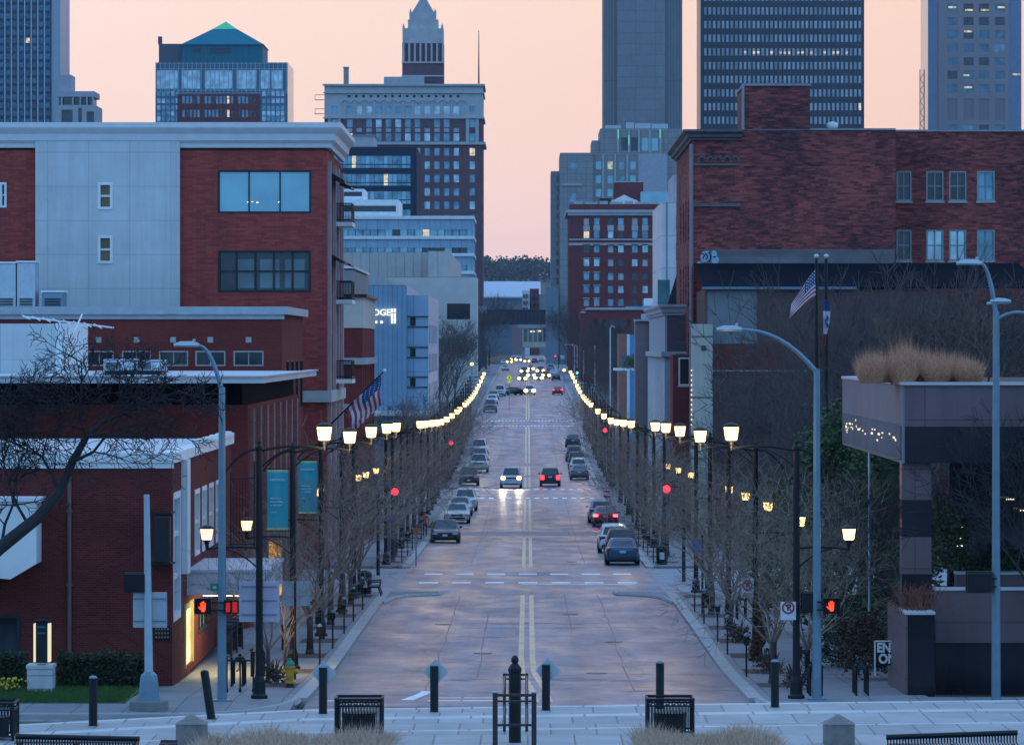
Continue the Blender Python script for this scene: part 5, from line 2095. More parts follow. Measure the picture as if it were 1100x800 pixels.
# ---- pale tower at the right edge
D = 2100.0
pt_ = thing('pale_grid_tower', 'pinkish stone tower with square windows and blue glass corners', 'building', (px(1047, D), D, 8))
X0, X1 = px(997, D), px(1097.5, D)
hh, tall = [], []
for c in (1023.0, 1040.5, 1057, 1074):
    for k in range(7):
        y = 95 - 14.4 * k
        hh.append(prect(D, c - 5.4, c + 5.4, y - 4.4, y + 4.4))
    tall.append(prect(D, c - 5.4, c + 5.4, 106, 129))
    hh.append(prect(D, c - 5.4, c + 5.4, 134, 142))
shell(pt_, plain('pink_stone', (.30, .245, .25), .7, var=.05, scale=.1), TAR, px(1008, D), px(1083.5, D), D, D + 40, 7, 195, hh + tall, [], 'L', .6)
MB().box(X0, px(1008, D) - .01, D + 1, D + 40, 7, 195).build('glass_corner', plain('slate_glass', (.12, .17, .25), .15, .4), pt_)
MB().box(px(1083.5, D) + .01, X1, D + 1, D + 40, 7, 195).build('glass_corner', plain('slate_glass', (.12, .17, .25), .15, .4), pt_)
panes(pt_, ('F', D), hh, .5, [glass('glass_navy2', (.06, .14, .20), metal=.45), G_DARK, G_BLUE], [6, 3, 1], 18)
panes(pt_, ('F', D), tall, .5, [plain('bronze_glass', (.18, .16, .18), .3, .4)], [1], 18)
for x, y in ((1023, 8), (1041, 11), (1040, 34), (1058, 11), (1040, 94), (1037, 81), (1076, 8), (1092, 80)):
    m = MB()
    m.cbox((px(x, D), D + .4, pz(y, D)), (3.6, .1, .8))
    m.build('ceiling_or_reflected_light', litroom('lit_office_row', (1, .78, .45), .75), pt_)

# ------------------------------------------------------------------ the end of the street
D = 1650.0
sk = thing('skywalk', 'dark enclosed skywalk bridge crossing high over the far end of the street', 'bridge', (0, D, 6))
MB().box(px(500, D), px(608, D), D, D + 5, pz(347, D), pz(334, D)).build('span', plain('skywalk_dark', (.025, .035, .055), .3, .2), sk)
m = MB()
m.box(px(500, D), px(608, D), D - .3, D + 5.3, pz(333.9, D), pz(332.6, D))
m.box(px(500, D), px(608, D), D - .3, D + 5.3, pz(348.4, D), pz(347.1, D))
m.build('edge_beam', DKTRIM, sk)
m = MB()
for k in range(24):
    x = px(503 + 4.4 * k, D)
    m.box(x - .15, x + .15, D - .12, D - .003, pz(346, D), pz(335, D))
m.build('mullion', DKTRIM, sk)
D = 1720.0
gg = thing('parking_deck', 'pale concrete parking deck spanning the street behind the skywalk with lit levels', 'parking deck', (4, D, 6))
m = MB()
m.box(px(556, D), px(612, D), D, D + 30, pz(352.5, D), pz(345.5, D))
m.box(px(561, D), px(604, D), D, D + 30, pz(373.5, D), pz(367, D))
m.build('slab', plain('deck_concrete', (.36, .37, .38), .8), gg)
m = MB()
m.box(px(562, D), px(604, D), D + 2, D + 2.3, pz(367, D), pz(353, D))
m.build('deck_glazing', glass('deck_glass', (.10, .15, .17), metal=.3), gg)
m = MB()
for k in range(9):
    x = px(562 + 5.2 * k, D)
    m.box(x - .25, x + .25, D + .2, D + .7, pz(366.95, D), pz(352.6, D))
for x in (562, 606):
    m.box(px(x, D) - .6, px(x, D) + .6, D + 1, D + 3, 5, pz(373.6, D))
m.build('column', plain('deck_concrete', (.36, .37, .38), .8), gg)
m = MB()
for x, y in ((572, 356), (579, 355.5), (590, 356.5), (598, 356)):
    m.cbox((px(x, D), D + 1.5, pz(y, D)), (1.6, .3, .5))
m.build('deck_lamp', glow('deck_lamp_glow', (1, .85, .55), 1.2), gg)
m = MB()
m.box(px(562, D), px(603, D), D - .05, D - .003, pz(372.6, D), pz(368, D))
m.build('lit_parapet', plain('lit_parapet_tone', (.55, .48, .34), .7), gg)  # the deck lighting on this band is put into its cream colour
D = 2400.0
far = thing('long_white_shed', 'long low hall with a broad pale roof beyond the skywalk', 'building', (px(552, D), D, 8))
m = MB()
zr0, zr1 = pz(320, D), pz(303.5, D + 60)
m.prism([(D - 1, zr0), (D + 60, zr1), (D + 60, zr1 + .6), (D - 1, zr0 + .6)], px(500, D), px(581, D), 'x')
m.build('roof', plain('pale_metal_roof', (.36, .46, .54), .5, var=.06, scale=.02), far)
MB().box(px(500, D), px(581, D), D, D + 59, 7, zr0 - .1).build('wall', plain('shed_wall', (.12, .16, .20), .8, var=.15, scale=.03), far)
ap = thing('distant_flats', 'small pale and pink flats with balconies in front of the long hall', 'building', (px(571, 2300), 2300, 8))
D = 2300.0
for i, (x0, x1, y, mm) in enumerate(((550, 561, 327, plain('dusty_pink', (.26, .17, .18), .8)), (561.01, 569, 312, WHITE), (569.01, 579, 310, BR_HOTEL), (579.01, 588, 316, GREYST))):
    MB().box(px(x0, D), px(x1, D), D + i, D + 20, 7, pz(y, D)).build('wall', mm, ap)
for x in (563, 566, 572, 576):
    for y in (318, 325, 332):
        m = MB()
        m.box(px(x - 1, D), px(x + 1, D), D - .3, D - .003 + (1 if x < 569 else 2), pz(y + 2, D), pz(y - 2, D))
        m.build('window', G_DARK, ap)
sb = thing('stone_side_block', 'grey stone side block standing against the limestone building', 'building', (px(597, 1500), 1500, 6))
MB().box(px(586.5, 1500), px(600, 1500), 1500, 1528, 5, pz(309, 1500)).build('wall', plain('slate_render', (.16, .20, .24), .8), sb)
dk = thing('dark_street_block', 'dark low block under the skywalk on the west side of the street', 'building', (px(528, 1560), 1560, 6))
MB().box(px(490, 1560), px(519, 1560), 1560, 1600, 5, pz(334, 1560)).build('wall', plain('slate_dark', (.05, .075, .10), .8), dk)
bw = thing('blue_roof_shop', 'small shop with a pale blue awning roof below the terracotta skyscraper', 'building', (px(515, 1400), 1400, 6))
MB().box(px(505, 1400), px(521, 1400), 1400, 1420, 5, pz(336, 1400)).build('wall', plain('slate_dark', (.05, .075, .10), .8), bw)
MB().box(px(512, 1400), px(522, 1400), 1398, 1420, pz(336, 1400) + .01, pz(329, 1400)).build('awning', plain('pale_blue_panel', (.25, .42, .55), .5), bw)

# ------------------------------------------------------------------ street lamps
def arc(p0, p1, rise, n=8, axis='x'):
    """points from p0 to p1, bowed upwards"""
    out = []
    for k in range(n + 1):
        t = k / n
        q = Vector(p0).lerp(Vector(p1), t)
        q.z += rise * 4 * t * (1 - t)
        out.append(q)
    return out


def lantern(root, x, z, big, mat, y=0):
    s = 1.0 if big else .86
    m = MB()
    m.lathe([(.15 * s, 0), (.185 * s, .02), (.235 * s, .36 * s), (.24 * s, .40 * s)], (x, y, z + .08), 10)
    gl_ = m.build('lantern', mat, root)
    m = MB()
    m.lathe([(.285 * s, .485 * s), (.29 * s, .51 * s), (.25 * s, .555 * s), (.14 * s, .60 * s), (.03 * s, .625 * s)], (x, y, z), 10)
    m.build('lantern_cap', BLACK, gl_)
    m = MB()
    m.lathe([(.03, -.24), (.05, -.1), (.10 * s, .02), (.165 * s, .07)], (x, y, z), 8)
    m.build('stem', BLACK, gl_)


def make_lamp(label, group, side, banner=None, lattice=False, dim=1, lower=True, label_ok=True, pink=False):
    """side: +1 the street lies towards +x of the pole"""
    t = thing('street_lamp', label, 'street lamp', group=group, local=True)
    s = side
    m = MB()
    m.lathe([(.27, 0), (.27, .10), (.20, .16), (.19, .55), (.135, .70), (.115, 1.2), (.10, 7.62), (.13, 7.66), (.13, 7.74), (.05, 7.82), (.07, 7.9), (.02, 7.98)], (0, 0, 0), 10)
    m.build('pole', BLACK, t)
    m = MB()
    m.tube(arc((0, 0, 7.60), (s * 1.98, 0, 7.68), .12), .045, 6)
    m.build('arm', BLACK, t)
    MB().tube(arc((0, 0, 7.05), (s * 1.25, 0, 7.72), .16), .03, 5).build('brace', BLACK, t)
    MB().tube(arc((0, 0, 7.64), (-s * 1.05, 0, 6.95), .22), .04, 6).build('scroll_arm', BLACK, t)
    if lower:
        MB().tube(arc((0, 0, 4.62), (-s * 1.62, 0, 4.60), .05), .04, 6).build('arm', BLACK, t)
        MB().tube(arc((0, 0, 3.95), (-s * 1.1, 0, 4.6), .14), .028, 5).build('brace', BLACK, t)
    lantern(t, s * 2.0, 7.86, True, LAMP)
    if lower:
        lantern(t, -s * 1.62, 4.80, False, LAMP_PINK if pink else LAMP)
    if lower or True:
        ld = bpy.data.lights.new('lantern_light', 'POINT')
        ld.energy = 65
        ld.color = (1, .66, .32)
        ld.shadow_soft_size = .12
        lo = bpy.data.objects.new('lantern_light', ld)
        COL.objects.link(lo)
        lo.parent = t
        lo.location = (s * 2.0 + s * .10, -.42, 7.72)
    if lattice:
        m = MB()
        for x in (-.16, -.88):
            m.tube([(s * x, 0, 6.95 if x < -.5 else 7.3), (s * x, 0, 4.62)], .022, 5)
        for z in (6.78, 4.75):
            m.tube([(-s * .12, 0, z), (-s * .9, 0, z)], .022, 5)
        for k in range(7):
            x = -.25 - k * .09
            m.tube([(s * x, 0, 6.78), (s * x, 0, 4.75)], .009, 4)
        m.build('lattice_panel', BLACK, t)
    if banner:
        m = MB()
        for z in (7.05, 4.86):
            m.tube([(0, 0, z), (-s * .95, 0, z)], .02, 5)
        m.build('banner_bracket', BLACK, t)
        bn = MB()
        n = 8
        x0, x1 = -s * .16, -s * .90
        z0, z1 = 4.9, 7.0
        vs, fs, mi = [], [], []
        for i in range(n + 1):
            u = i / n
            y = -.03 + .025 * sin(u * 7)
            for z in (z0, z0 + .07, z1 - .07, z1):
                vs.append((x0 + (x1 - x0) * u, y, z))
        for i in range(n):
            for j in range(3):
                bn.mat(1 if j != 1 else 0)
                bn.add([vs[i * 4 + j], vs[(i + 1) * 4 + j], vs[(i + 1) * 4 + j + 1], vs[i * 4 + j + 1]], [(0, 1, 2, 3)])
        b_ = bn.build('banner', [plain('banner_teal', (.018, .30, .36), .6, var=.06), plain('banner_edge', (.42, .48, .20), .6)], t, smooth=False)
        m = MB()
        rr = random.Random(11)
        xa = min(x0, x1)
        for z, n_, hgt, a, bb in ((6.62, 8, .075, .10, .64), (5.98, 6, .05, .12, .50), (5.86, 7, .05, .12, .58), (5.74, 5, .05, .12, .55), (5.50, 4, .04, .12, .34)):
            w_ = (bb - a) / n_
            for k in range(n_):
                m.box(xa + a + k * w_, xa + a + k * w_ + w_ * rr.uniform(.55, .85), -.075, -.068, z, z + hgt * rr.uniform(.8, 1.15))
        m.build('printed_lines', plain('banner_print', (.35, .52, .58), .6), b_)
    return t


lampD = [143.2, 163.6, 186, 206.6, 221, 271, 284, 303, 320, 337, 360, 385, 412, 428, 463, 478, 493, 512, 527, 543, 558, 576, 595, 620, 643, 667]
lampR = [143.2, 169, 191.5, 211, 228.5, 282, 305, 328, 351, 383, 416, 462, 480, 498, 515, 530, 558, 575, 593, 618, 643, 661, 680]
ORD = ['first', 'second', 'third', 'fourth', 'fifth', 'sixth', 'seventh', 'eighth']
FARG = {-1: 'street lamps far down the bank side row', 1: 'street lamps far down the granite building row'}
protoL = {}
for s, ds in ((-1, lampD), (1, lampR)):
    sidew = 'bank side' if s < 0 else 'granite building side'
    for i, d in enumerate(ds):
        g = 'black two lantern street lamps along both kerbs'
        loc = (s * 8.26, d, gz(d) + .12)
        if i < 8:
            extra = ''
            bn = s < 0 and i in (1, 2)
            if s < 0 and i == 0:
                extra = ' with empty lattice banner frame'
            elif bn:
                extra = ' with teal banner'
            lab = '%s street lamp from the crossing on the %s%s' % (ORD[i], sidew, extra)
            t = make_lamp(lab, g, -s, banner=bn, lattice=(s < 0 and i == 0), pink=(s < 0 and i == 0))
        else:
            if s not in protoL:
                protoL[s] = t = make_lamp('black street lamp with glowing lantern in the far part of the %s row' % sidew, FARG[s], -s, lower=False)
            else:
                t = copy_tree(protoL[s])
        t.location = loc
    t.rotation_euler = (R.gauss(0, .004), R.gauss(0, .004), R.gauss(0, .05))


# ------------------------------------------------------------------ tall cobra head light poles
def cobra(name, label, base, top, head, extra=None, green=None):
    t = thing(name, label, 'street light', base)
    x, y, z = base
    m = MB()
    m.tube([(x, y, z), (x, y, z + .06)], .30, 10)
    m.tube([(x, y, z + .06), (x, y, top)], [.145, .095], 10)
    m.build('pole', GALV, t)
    m = MB()
    hx, hz = head
    dirx = 1 if hx > x else -1
    pts = []
    for k in range(9):
        u = k / 8
        pts.append((x + (hx - x) * u, y, top - .12 + (hz - top + .12) * (1 - (1 - u) ** 2.2)))
    m.tube(pts, [.075 - .03 * k / 8 for k in range(9)], 8)
    m.build('arm', GALV, t)

    def head_at(hx, hz, dirx):
        h = MB()
        h.loft([[(hx + dirx * a, y + b * w, hz + c) for b, c in ((-1, 0), (-.7, hh), (.7, hh), (1, 0), (.6, -.05), (-.6, -.05))] for a, w, hh in ((-.05, .05, .07), (.15, .11, .13), (.5, .15, .13), (.72, .08, .06))])
        h.box(hx + .1 * dirx - .04, hx + .1 * dirx + .04, y - .04, y + .04, hz + .12, hz + .2)
        h.build('lamp_head', GALV2, t)
    head_at(hx, hz, dirx)
    if extra:
        for hx, hz in extra:
            m = MB()
            dirx = 1 if hx > x else -1
            m.tube(arc((x, y, top - .25), (hx, y, hz), .25), .055, 8)
            m.build('arm', GALV, t)
            head_at(hx, hz, dirx)
    return t


D = 142.0
cobra('light_pole', 'grey galvanised cobra head light pole beside the white signal on the bank corner', (px(238.5, D), D, 1.15), pz(416, D), (px(212, D), pz(371, D)))
D = 142.6
cobra('light_pole', 'grey galvanised cobra head light pole carrying the red hand near the flagpoles', (px(877.5, D), D, 1.15), pz(396, D), (px(795, D), pz(354, D)))
D = 141.9
lp = cobra('light_pole', 'tall grey light pole with two lamp arms in front of the planter wall', (px(1070, D), D, 1.15), pz(335, D), (px(1053, D), pz(283, D)), extra=[(px(1118, D), pz(345, D))])
m = MB()
m.tube([(px(1060, D), D, pz(326, D)), (px(1085, D), D, pz(324.5, D))], .05, 6)
m.loft([[(px(1072 + a, D), D + b * w, pz(324, D) + c) for b, c in ((-1, 0), (-.7, hh), (.7, hh), (1, 0))] for a, w, hh in ((-8, .06, .06), (0, .12, .12), (8, .1, .1), (14, .05, .05))])
m.build('lamp_head', GALV2, lp)


def ped_signal(label, x, y, z, on, face, arm=None, w=.46, h=.46):
    """pedestrian signal box; face -1 looks at the camera, +1 shows its back"""
    t = thing('pedestrian_signal', label, 'pedestrian signal', (x, y, z))
    MB().box(x - w / 2, x + w / 2, y - .12, y + .12, z - h / 2, z + h / 2).build('housing', BLACK, t, bevel=.03)
    m = MB()
    f = y - .12 * 1 if face < 0 else y + .12
    e = -.16 if face < 0 else .16
    m.box(x - w / 2 - .01, x + w / 2 + .01, min(f, f + e), max(f, f + e), z + h / 2 - .01, z + h / 2 + .03)
    m.box(x - w / 2 - .03, x - w / 2 + .002, min(f, f + e), max(f, f + e), z - h / 2, z + h / 2)
    m.box(x + w / 2 - .002, x + w / 2 + .03, min(f, f + e), max(f, f + e), z - h / 2, z + h / 2)
    m.build('visor', BLACK, t)
    if arm:
        for dz_ in (-.12, .12):
            MB().tube([(x, y + .05, z + dz_), (arm, y + .05, z + dz_)], .03, 6).build('bracket', BLACK, t)
    if on == 'hand':
        m = MB()
        q = .8
        yf = y - .135
        P = lambda u, v: (x + u * q, yf, z + v * q)
        m.prism([(x + u * q, z + v * q) for u, v in ((-.085, -.02), (-.06, -.14), (-.03, -.19), (.06, -.19), (.09, -.12), (.10, .02), (-.085, .03))], yf - .01, yf + .01, 'y')
        for u0, v0, u1, v1, r_ in ((-.072, .02, -.085, .14, .020), (-.024, .03, -.028, .19, .021), (.025, .03, .028, .20, .021), (.074, .02, .085, .15, .020), (-.075, -.10, -.165, -.01, .022)):
            m.tube([P(u0, v0), P(u1, v1)], r_ * q, 6)
        m.build('red_hand', RED_HAND, t)
    elif on == 'dim':
        m = MB()
        m.box(x - .17, x - .04, y - .135, y - .125, z - .15, z + .14)
        m.box(x + .03, x + .18, y - .135, y - .125, z - .16, z + .16)
        m.build('red_hand', glow('red_hand_dim', (1, .03, .02), .32, (.1, .01, .01)), t)
    return t


D = 142.0
ped_signal('pedestrian signal with bright red hand left of the grey pole on the bank corner', px(219, D), D - .3, pz(650.5, D), 'hand', -1, px(238, D))
ped_signal('pedestrian signal showing dim red bars on the grey pole of the bank corner', px(249.5, D), D - .3, pz(651, D), 'dim', -1, px(238, D), .40, .40)
D = 142.6
ped_signal('pedestrian signal with red hand on the pole in front of the granite building', px(892, D), D - .3, pz(650, D), 'hand', -1, px(877, D))
ped_signal('pedestrian signal seen from behind beside the red hand on the far pole', px(869, D), D + .1, pz(647, D), None, 1, px(877, D), .40, .62)
D = 141.9
ped_signal('black pedestrian signal with frosted top on the two armed light pole', px(1051, D), D - .3, pz(625, D), None, 1, px(1070, D), .74, .60)
D = 138.6
sp_ = thing('signal_post', 'pale tapered signal post on a concrete footing at the bank corner', 'signal pole', (px(160, D), D, 1.15))
x = px(160, D)
m = MB()
m.tube([(x, D, 2.0), (px(157.5, D), D, pz(531, D))], [.13, .085], 10)
m.build('pole', plain('pale_post', (.42, .50, .55), .5, .2), sp_)
m = MB()
m.lathe([(.36, 0), (.34, .1), (.28, .7), (.25, .85), (.14, .95)], (x, D, 1.35), 8)
m.build('cast_base', GALV, sp_)
m = MB()
m.lathe([(.62, 0), (.60, .26)], (x, D, 1.16), 8)
m.build('footing', plain('footing_concrete', (.20, .19, .18), .9), sp_)
ped_signal('black pedestrian signal showing its back on the pale signal post', px(145, D), D + .05, pz(626, D), None, 1, px(158, D), .64, .56)
sb_ = thing('road_sign', 'pale back of a square road sign pair fixed to the signal post', 'road sign', (x, D + .2, pz(655, D)))
for a, b in ((142.5, 159.5), (160.5, 179)):
    MB().box(px(a, D), px(b, D), D + .14, D + .16, pz(674, D), pz(636, D)).build('sign_panel', GALV2, sb_)
m = MB()
for y in (643, 667):
    m.box(px(143, D), px(178, D), D + .10, D + .139, pz(y + .6, D), pz(y - .6, D))
m.build('strut', GALV, sb_)
gs = thing('street_name_sign', 'small green street sign on the grey light pole', 'street sign', (px(231, 141.7), 141.7, pz(630, 141.7)))
MB().box(px(226, 141.7), px(235, 141.7), 141.66, 141.7, pz(634.5, 141.7), pz(626.5, 141.7)).build('plate', plain('sign_green', (.01, .16, .10), .5), gs)
MB().box(px(229, 141.7), px(232.5, 141.7), 141.65, 141.659, pz(632, 141.7), pz(629, 141.7)).build('mark', plain('sign_mark', (.25, .45, .40), .5), gs)
MB().box(px(235, 141.7), px(238, 141.7), 141.67, 141.69, pz(631, 141.7), pz(630, 141.7)).build('bracket', GALV, gs)
D = 143.4
sb_ = thing('road_sign', 'large pinkish grey sign back with three struts on the first lamp pole', 'road sign', (px(278, D), D, pz(647, D)))
MB().box(px(256.5, D), px(300, D), D + .14, D + .16, pz(668, D), pz(624.5, D)).build('sign_panel', plain('sign_back_lilac', (.50, .44, .54), .45, .3), sb_, bevel=.01)
m = MB()
for y in (630, 645, 660):
    m.box(px(259, D), px(297, D), D + .10, D + .139, pz(y + .5, D), pz(y - .5, D))
m.build('strut', GALV, sb_)
D = 156.0
sb_ = thing('road_sign', 'grey rectangular sign back on its own black post by the hydrant', 'road sign', (px(317, D), D, gz(D) + .13))
MB().box(px(302.5, D), px(333, D), D + .05, D + .07, pz(650.5, D), pz(624, D)).build('sign_panel', plain('sign_back_grey', (.40, .41, .43), .4, .4), sb_)
m = MB()
m.tube([(px(317, D), D, gz(D) + .13), (px(317, D), D, pz(624, D))], .035, 6)
m.build('post', BLACK, sb_)

# no parking signs on the lamp poles of the right kerb
for D, x0, x1, y0, y1, lab in ((168.8, 796, 809.5, 621, 641.5, 'white no parking sign with red ring on the second lamp pole'), (143.0, 838.5, 855, 646, 665.5, 'white no parking sign half behind twigs on the first lamp pole')):
    t = thing('no_parking_sign', lab, 'road sign', (px((x0 + x1) / 2, D), D - .2, pz(y1, D)))
    r = prect(D - .2, x0, x1, y0, y1)
    MB().box(r[0], r[1], D - .2, D - .18, r[2], r[3]).build('plate', plain('sign_white', (.62, .64, .68), .5, var=.05), t)
    c = ((r[0] + r[1]) / 2, (r[2] + r[3]) / 2 + .10)
    rad = (r[1] - r[0]) * .36
    m = MB()
    n = 20
    m.tube([(c[0] + rad * cos(2 * pi * k / n), D - .205, c[1] + rad * sin(2 * pi * k / n)) for k in range(n + 1)], .028, 6)
    m.tube([(c[0] - rad * .7, D - .208, c[1] + rad * .7), (c[0] + rad * .7, D - .208, c[1] - rad * .7)], .024, 6)
    m.build('red_ring', plain('sign_red', (.40, .02, .03), .5), t)
    text('letter', 'P', plain('sign_black', (.02, .02, .03), .5), t, rad * 1.5, (c[0] + .02, D - .202, c[1]), bold=.012, depth=.002)
    if r[3] - r[2] > .6:
        m = MB()
        for k in range(2):
            m.box(r[0] + .06, r[1] - .06, D - .204, D - .2005, r[2] + .05 + .07 * k, r[2] + .09 + .07 * k)
        m.build('small_print', plain('sign_red', (.40, .02, .03), .5), t)

# stop sign
D = 322.0
st = thing('stop_sign', 'red octagonal stop sign above the braking red car', 'stop sign', (px(652, D), D, gz(D)))
cz = pz(530.5, D)
m = MB()
m.prism([(px(652, D) + .36 * cos(pi / 8 + pi / 4 * k), cz + .36 * sin(pi / 8 + pi / 4 * k)) for k in range(8)], D - .01, D + .01, 'y')
m.build('plate', plain('stop_red', (.42, .02, .04), .5, var=.04), st)
m = MB()
n = 8
q = [(px(652, D) + .325 * cos(pi / 8 + pi / 4 * k), D - .012, cz + .325 * sin(pi / 8 + pi / 4 * k)) for k in range(9)]
m.tube(q, .018, 4)
m.build('border', WHITE, st)
text('lettering', 'STOP', WHITE, st, .27, (px(652, D), D - .014, cz), bold=.012, depth=.003)
m = MB()
m.tube([(px(652, D), D + .03, gz(D)), (px(652, D), D + .03, cz + .3)], .035, 6)
m.build('post', GALV, st)


# ------------------------------------------------------------------ traffic signals
def traffic_signal(label, x, y, zc, on, arm_dir, group='traffic signals at the crossings', post=True):
    t = thing('traffic_signal', label, 'traffic light', (x + arm_dir * .9, y, gz(y) + .13), group=group)
    m = MB()
    m.box(x - .17, x + .17, y - .12, y + .12, zc - .78, zc + .28)
    m.build('housing', BLACK, t, bevel=.03)
    m = MB()
    for k in range(3):
        z = zc - .34 * k
        for q in range(7):
            a = pi * q / 6
            m.cbox((x + .145 * cos(a), y - .165, z + .15 * sin(a)), (.05, .09, .035))
    m.build('visor', BLACK, t)
    for k, (nm, mm) in enumerate((('red_lens', RED_ON if on == 'r' else plain('red_lens_off', (.12, .01, .01), .3)),
                                  ('amber_lens', AMBER_ON if on == 'a' else plain('amber_lens_off', (.14, .07, .01), .3)),
                                  ('green_lens', GREEN_ON if on == 'g' else plain('green_lens_off', (.01, .10, .06), .3)))):
        b = MB()
        b.sphere((x, y - .16, zc - .34 * k), .145 if mm not in (RED_ON, GREEN_ON) else .20, 12, 6, (1, .45, 1))
        b.build(nm, mm, t)
    m = MB()
    X = x + arm_dir * .9
    m.tube([(X, y, gz(y) + .13), (X, y, zc + .2)], [.10, .075], 8)
    m.tube([(X, y, zc + .1), (x, y, zc + .1)], .04, 6)
    m.tube([(X, y, zc - .6), (x, y, zc - .6)], .04, 6)
    m.build('post', BLACK, t)
    return t


for xx, yy, D, on, ad, lab in ((424, 528, 253, 'r', -1, 'red traffic light on the bank side of the first crossing'), (716, 525, 243, 'r', 1, 'large red traffic light among the twigs on the granite side'),
                               (484.5, 475.5, 461, 'r', -1, 'red traffic light at the second crossing on the bank side'), (650, 462, 461, 'r', 1, 'red traffic light at the second crossing beyond the stop sign'),
                               (596.5, 382.5, 1330, 'r', 1, 'tiny red traffic light far off before the parking deck'), (620, 396.5, 905, 'g', 1, 'distant green traffic light right of the car queue')):
    traffic_signal(lab, px(xx, D), D, pz(yy, D), on, ad)

# ------------------------------------------------------------------ kerb furniture
def bollard(x, y, zb, h, lean, label):
    t = thing('bollard', label, 'bollard', (x, y, zb), group='black bollards along the plaza edge')
    m = MB()
    m.tube([(x, y, zb), (x, y, zb + .02), (x + lean, y, zb + h - .04)], [.13, .10, .10], 10)
    m.build('post', BLACK, t)
    m = MB()
    m.sphere((x + lean, y, zb + h - .03), .10, 10, 6, (1, 1, .55))
    m.build('cap', GALV if not lean else BLACK, t)


def edge_y(x):
    for (a, ya), (b, yb) in zip(edge, edge[1:]):
        if x <= b:
            return ya + (yb - ya) * (x - a) / (b - a)
    return edge[-1][1]


for xp, lab, sign, lean in ((100, 'black bollard in front of the lawn and hedge', None, 0), (227, 'leaning black bollard beside the grey light pole', None, -.16),
                            (347, 'black bollard with a diamond marker left of the slatted bin', 'first', 0), (466.5, 'black bollard with a diamond marker between the bin and tree guard', 'second', 0),
                            (586.5, 'black bollard with a diamond marker beside the yellow line', 'third', 0), (709, 'plain black bollard above the slatted bin by the right kerb', None, 0), (832.5, 'plain black bollard in front of the first lamp on the granite side', None, 0)):
    x = px(xp, 112)
    y = edge_y(x) - 1.3
    x = px(xp, y)
    bollard(x, y, 3.2, 1.14, lean, lab)
    if sign:
        t = thing('diamond_marker', 'blue grey back of the diamond marker on the bollard %s' % {'first': 'nearest the hydrant', 'second': 'between bin and tree guard', 'third': 'beside the yellow line'}[sign], 'road sign', (x, y + .12, 3.9), group='diamond markers on the plaza bollards')
        m = MB()
        ox = .16 if sign == 'third' else (.12 if sign == 'second' else .05)
        cz = 3.2 + .95
        m.prism([(x - .31 + ox * .3, cz), (x + ox * .3, cz - .31), (x + .31 + ox * .3, cz), (x + ox * .3, cz + .31)], y + .115, y + .13, 'y')
        m.build('plate', GALV2, t)
        m = MB()
        m.tube([(x + .04, y + .11, cz - .12), (x + .04, y + .11, cz + .12)], .02, 6)
        m.build('bolt_bar', BLACK, t)


def slat_bin(xc, y, w, h, label):
    t = thing('slatted_bin', label, 'litter bin', (xc, y, 3.2), group='slatted litter bins on the plaza')
    m = MB()
    for side_ in range(4):
        n = 15
        for k in range(n):
            u = -w / 2 + w * (k + .5) / n
            v = w / 2
            X, Y = ((u, -v), (u, v), (-v, u), (v, u))[side_]
            m.box(xc + X - .012, xc + X + .012, y + Y - .012, y + Y + .012, 3.28, 3.2 + h - .16)
    m.build('slats', BLACK, t)
    m = MB()
    for z, r_ in ((3.2 + h - .03, .035), (3.2 + h - .17, .022), (3.3, .025)):
        a = w / 2 + .01
        m.tube([(xc - a, y - a, z), (xc + a, y - a, z), (xc + a, y + a, z), (xc - a, y + a, z), (xc - a, y - a, z)], r_, 6)
    for sx in (-1, 1):
        for sy in (-1, 1):
            m.tube([(xc + sx * w / 2, y + sy * w / 2, 3.2), (xc + sx * w / 2, y + sy * w / 2, 3.2 + h)], .035, 6)
    for k in range(8):
        u = -w / 2 + w * (k + .5) / 8
        n = 8
        m.tube([(xc + u + .045 * cos(2 * pi * q / n), y - w / 2 - .01, 3.2 + h - .10 + .045 * sin(2 * pi * q / n)) for q in range(n + 1)], .010, 4)
    m.build('frame', BLACK, t)
    MB().lathe([(w * .36, 0), (w * .38, h - .42)], (xc, y, 3.26), 12).build('liner', plain('bin_liner', (.015, .017, .02), .6), t)


slat_bin(px(386, 105.4), 105.4, 1.02, .86, 'black slatted litter bin behind the dry grass left of the tree guard')
slat_bin(px(719.5, 105.4), 105.4, 1.02, .86, 'black slatted litter bin behind the dry grass right of the tree guard')
slat_bin(px(-8, 104.2), 104.2, 1.02, .86, 'black slatted litter bin cut off at the picture edge')

# square metal guard with the post inside
tg = thing('tree_guard', 'dark steel guard of square tubes round a black post with ball finial', 'tree guard', (px(552.5, 101), 101, 3.2))
c = px(552.8, 101)
pw = plain('guard_brown', (.045, .035, .035), .5, .4)
for x0, yy, zt_ in ((-.42, 100.6, 1.30), (.42, 100.6, 1.30)):
    m = MB()
    m.box(c + x0 - .055, c + x0 + .055, yy - .055, yy + .055, 3.2, 3.2 + zt_)
    m.build('front_post', pw, tg)
for x0 in (-.40, .42):
    m = MB()
    m.box(c + x0 * .62 - .035, c + x0 * .62 + .035, 106.2 - .035, 106.2 + .035, 3.2, 3.2 + 1.33)
    m.build('rear_post', pw, tg)
m = MB()
m.box(c - .364, c + .364, 100.57, 100.63, 4.42, 4.48)
m.box(c - .364, c + .364, 100.57, 100.63, 4.30, 4.34)
m.box(c - .364, c + .364, 100.57, 100.63, 3.78, 3.83)
for x0 in (-.40, .42):
    m.box(c + x0 * .62 - .02, c + x0 * .62 + .02, 100.64, 106.16, 4.44, 4.48)
    m.box(c + x0 * .62 - .02, c + x0 * .62 + .02, 100.64, 106.16, 3.80, 3.83)
m.box(c - .21, c + .22, 106.18, 106.22, 4.47, 4.52)
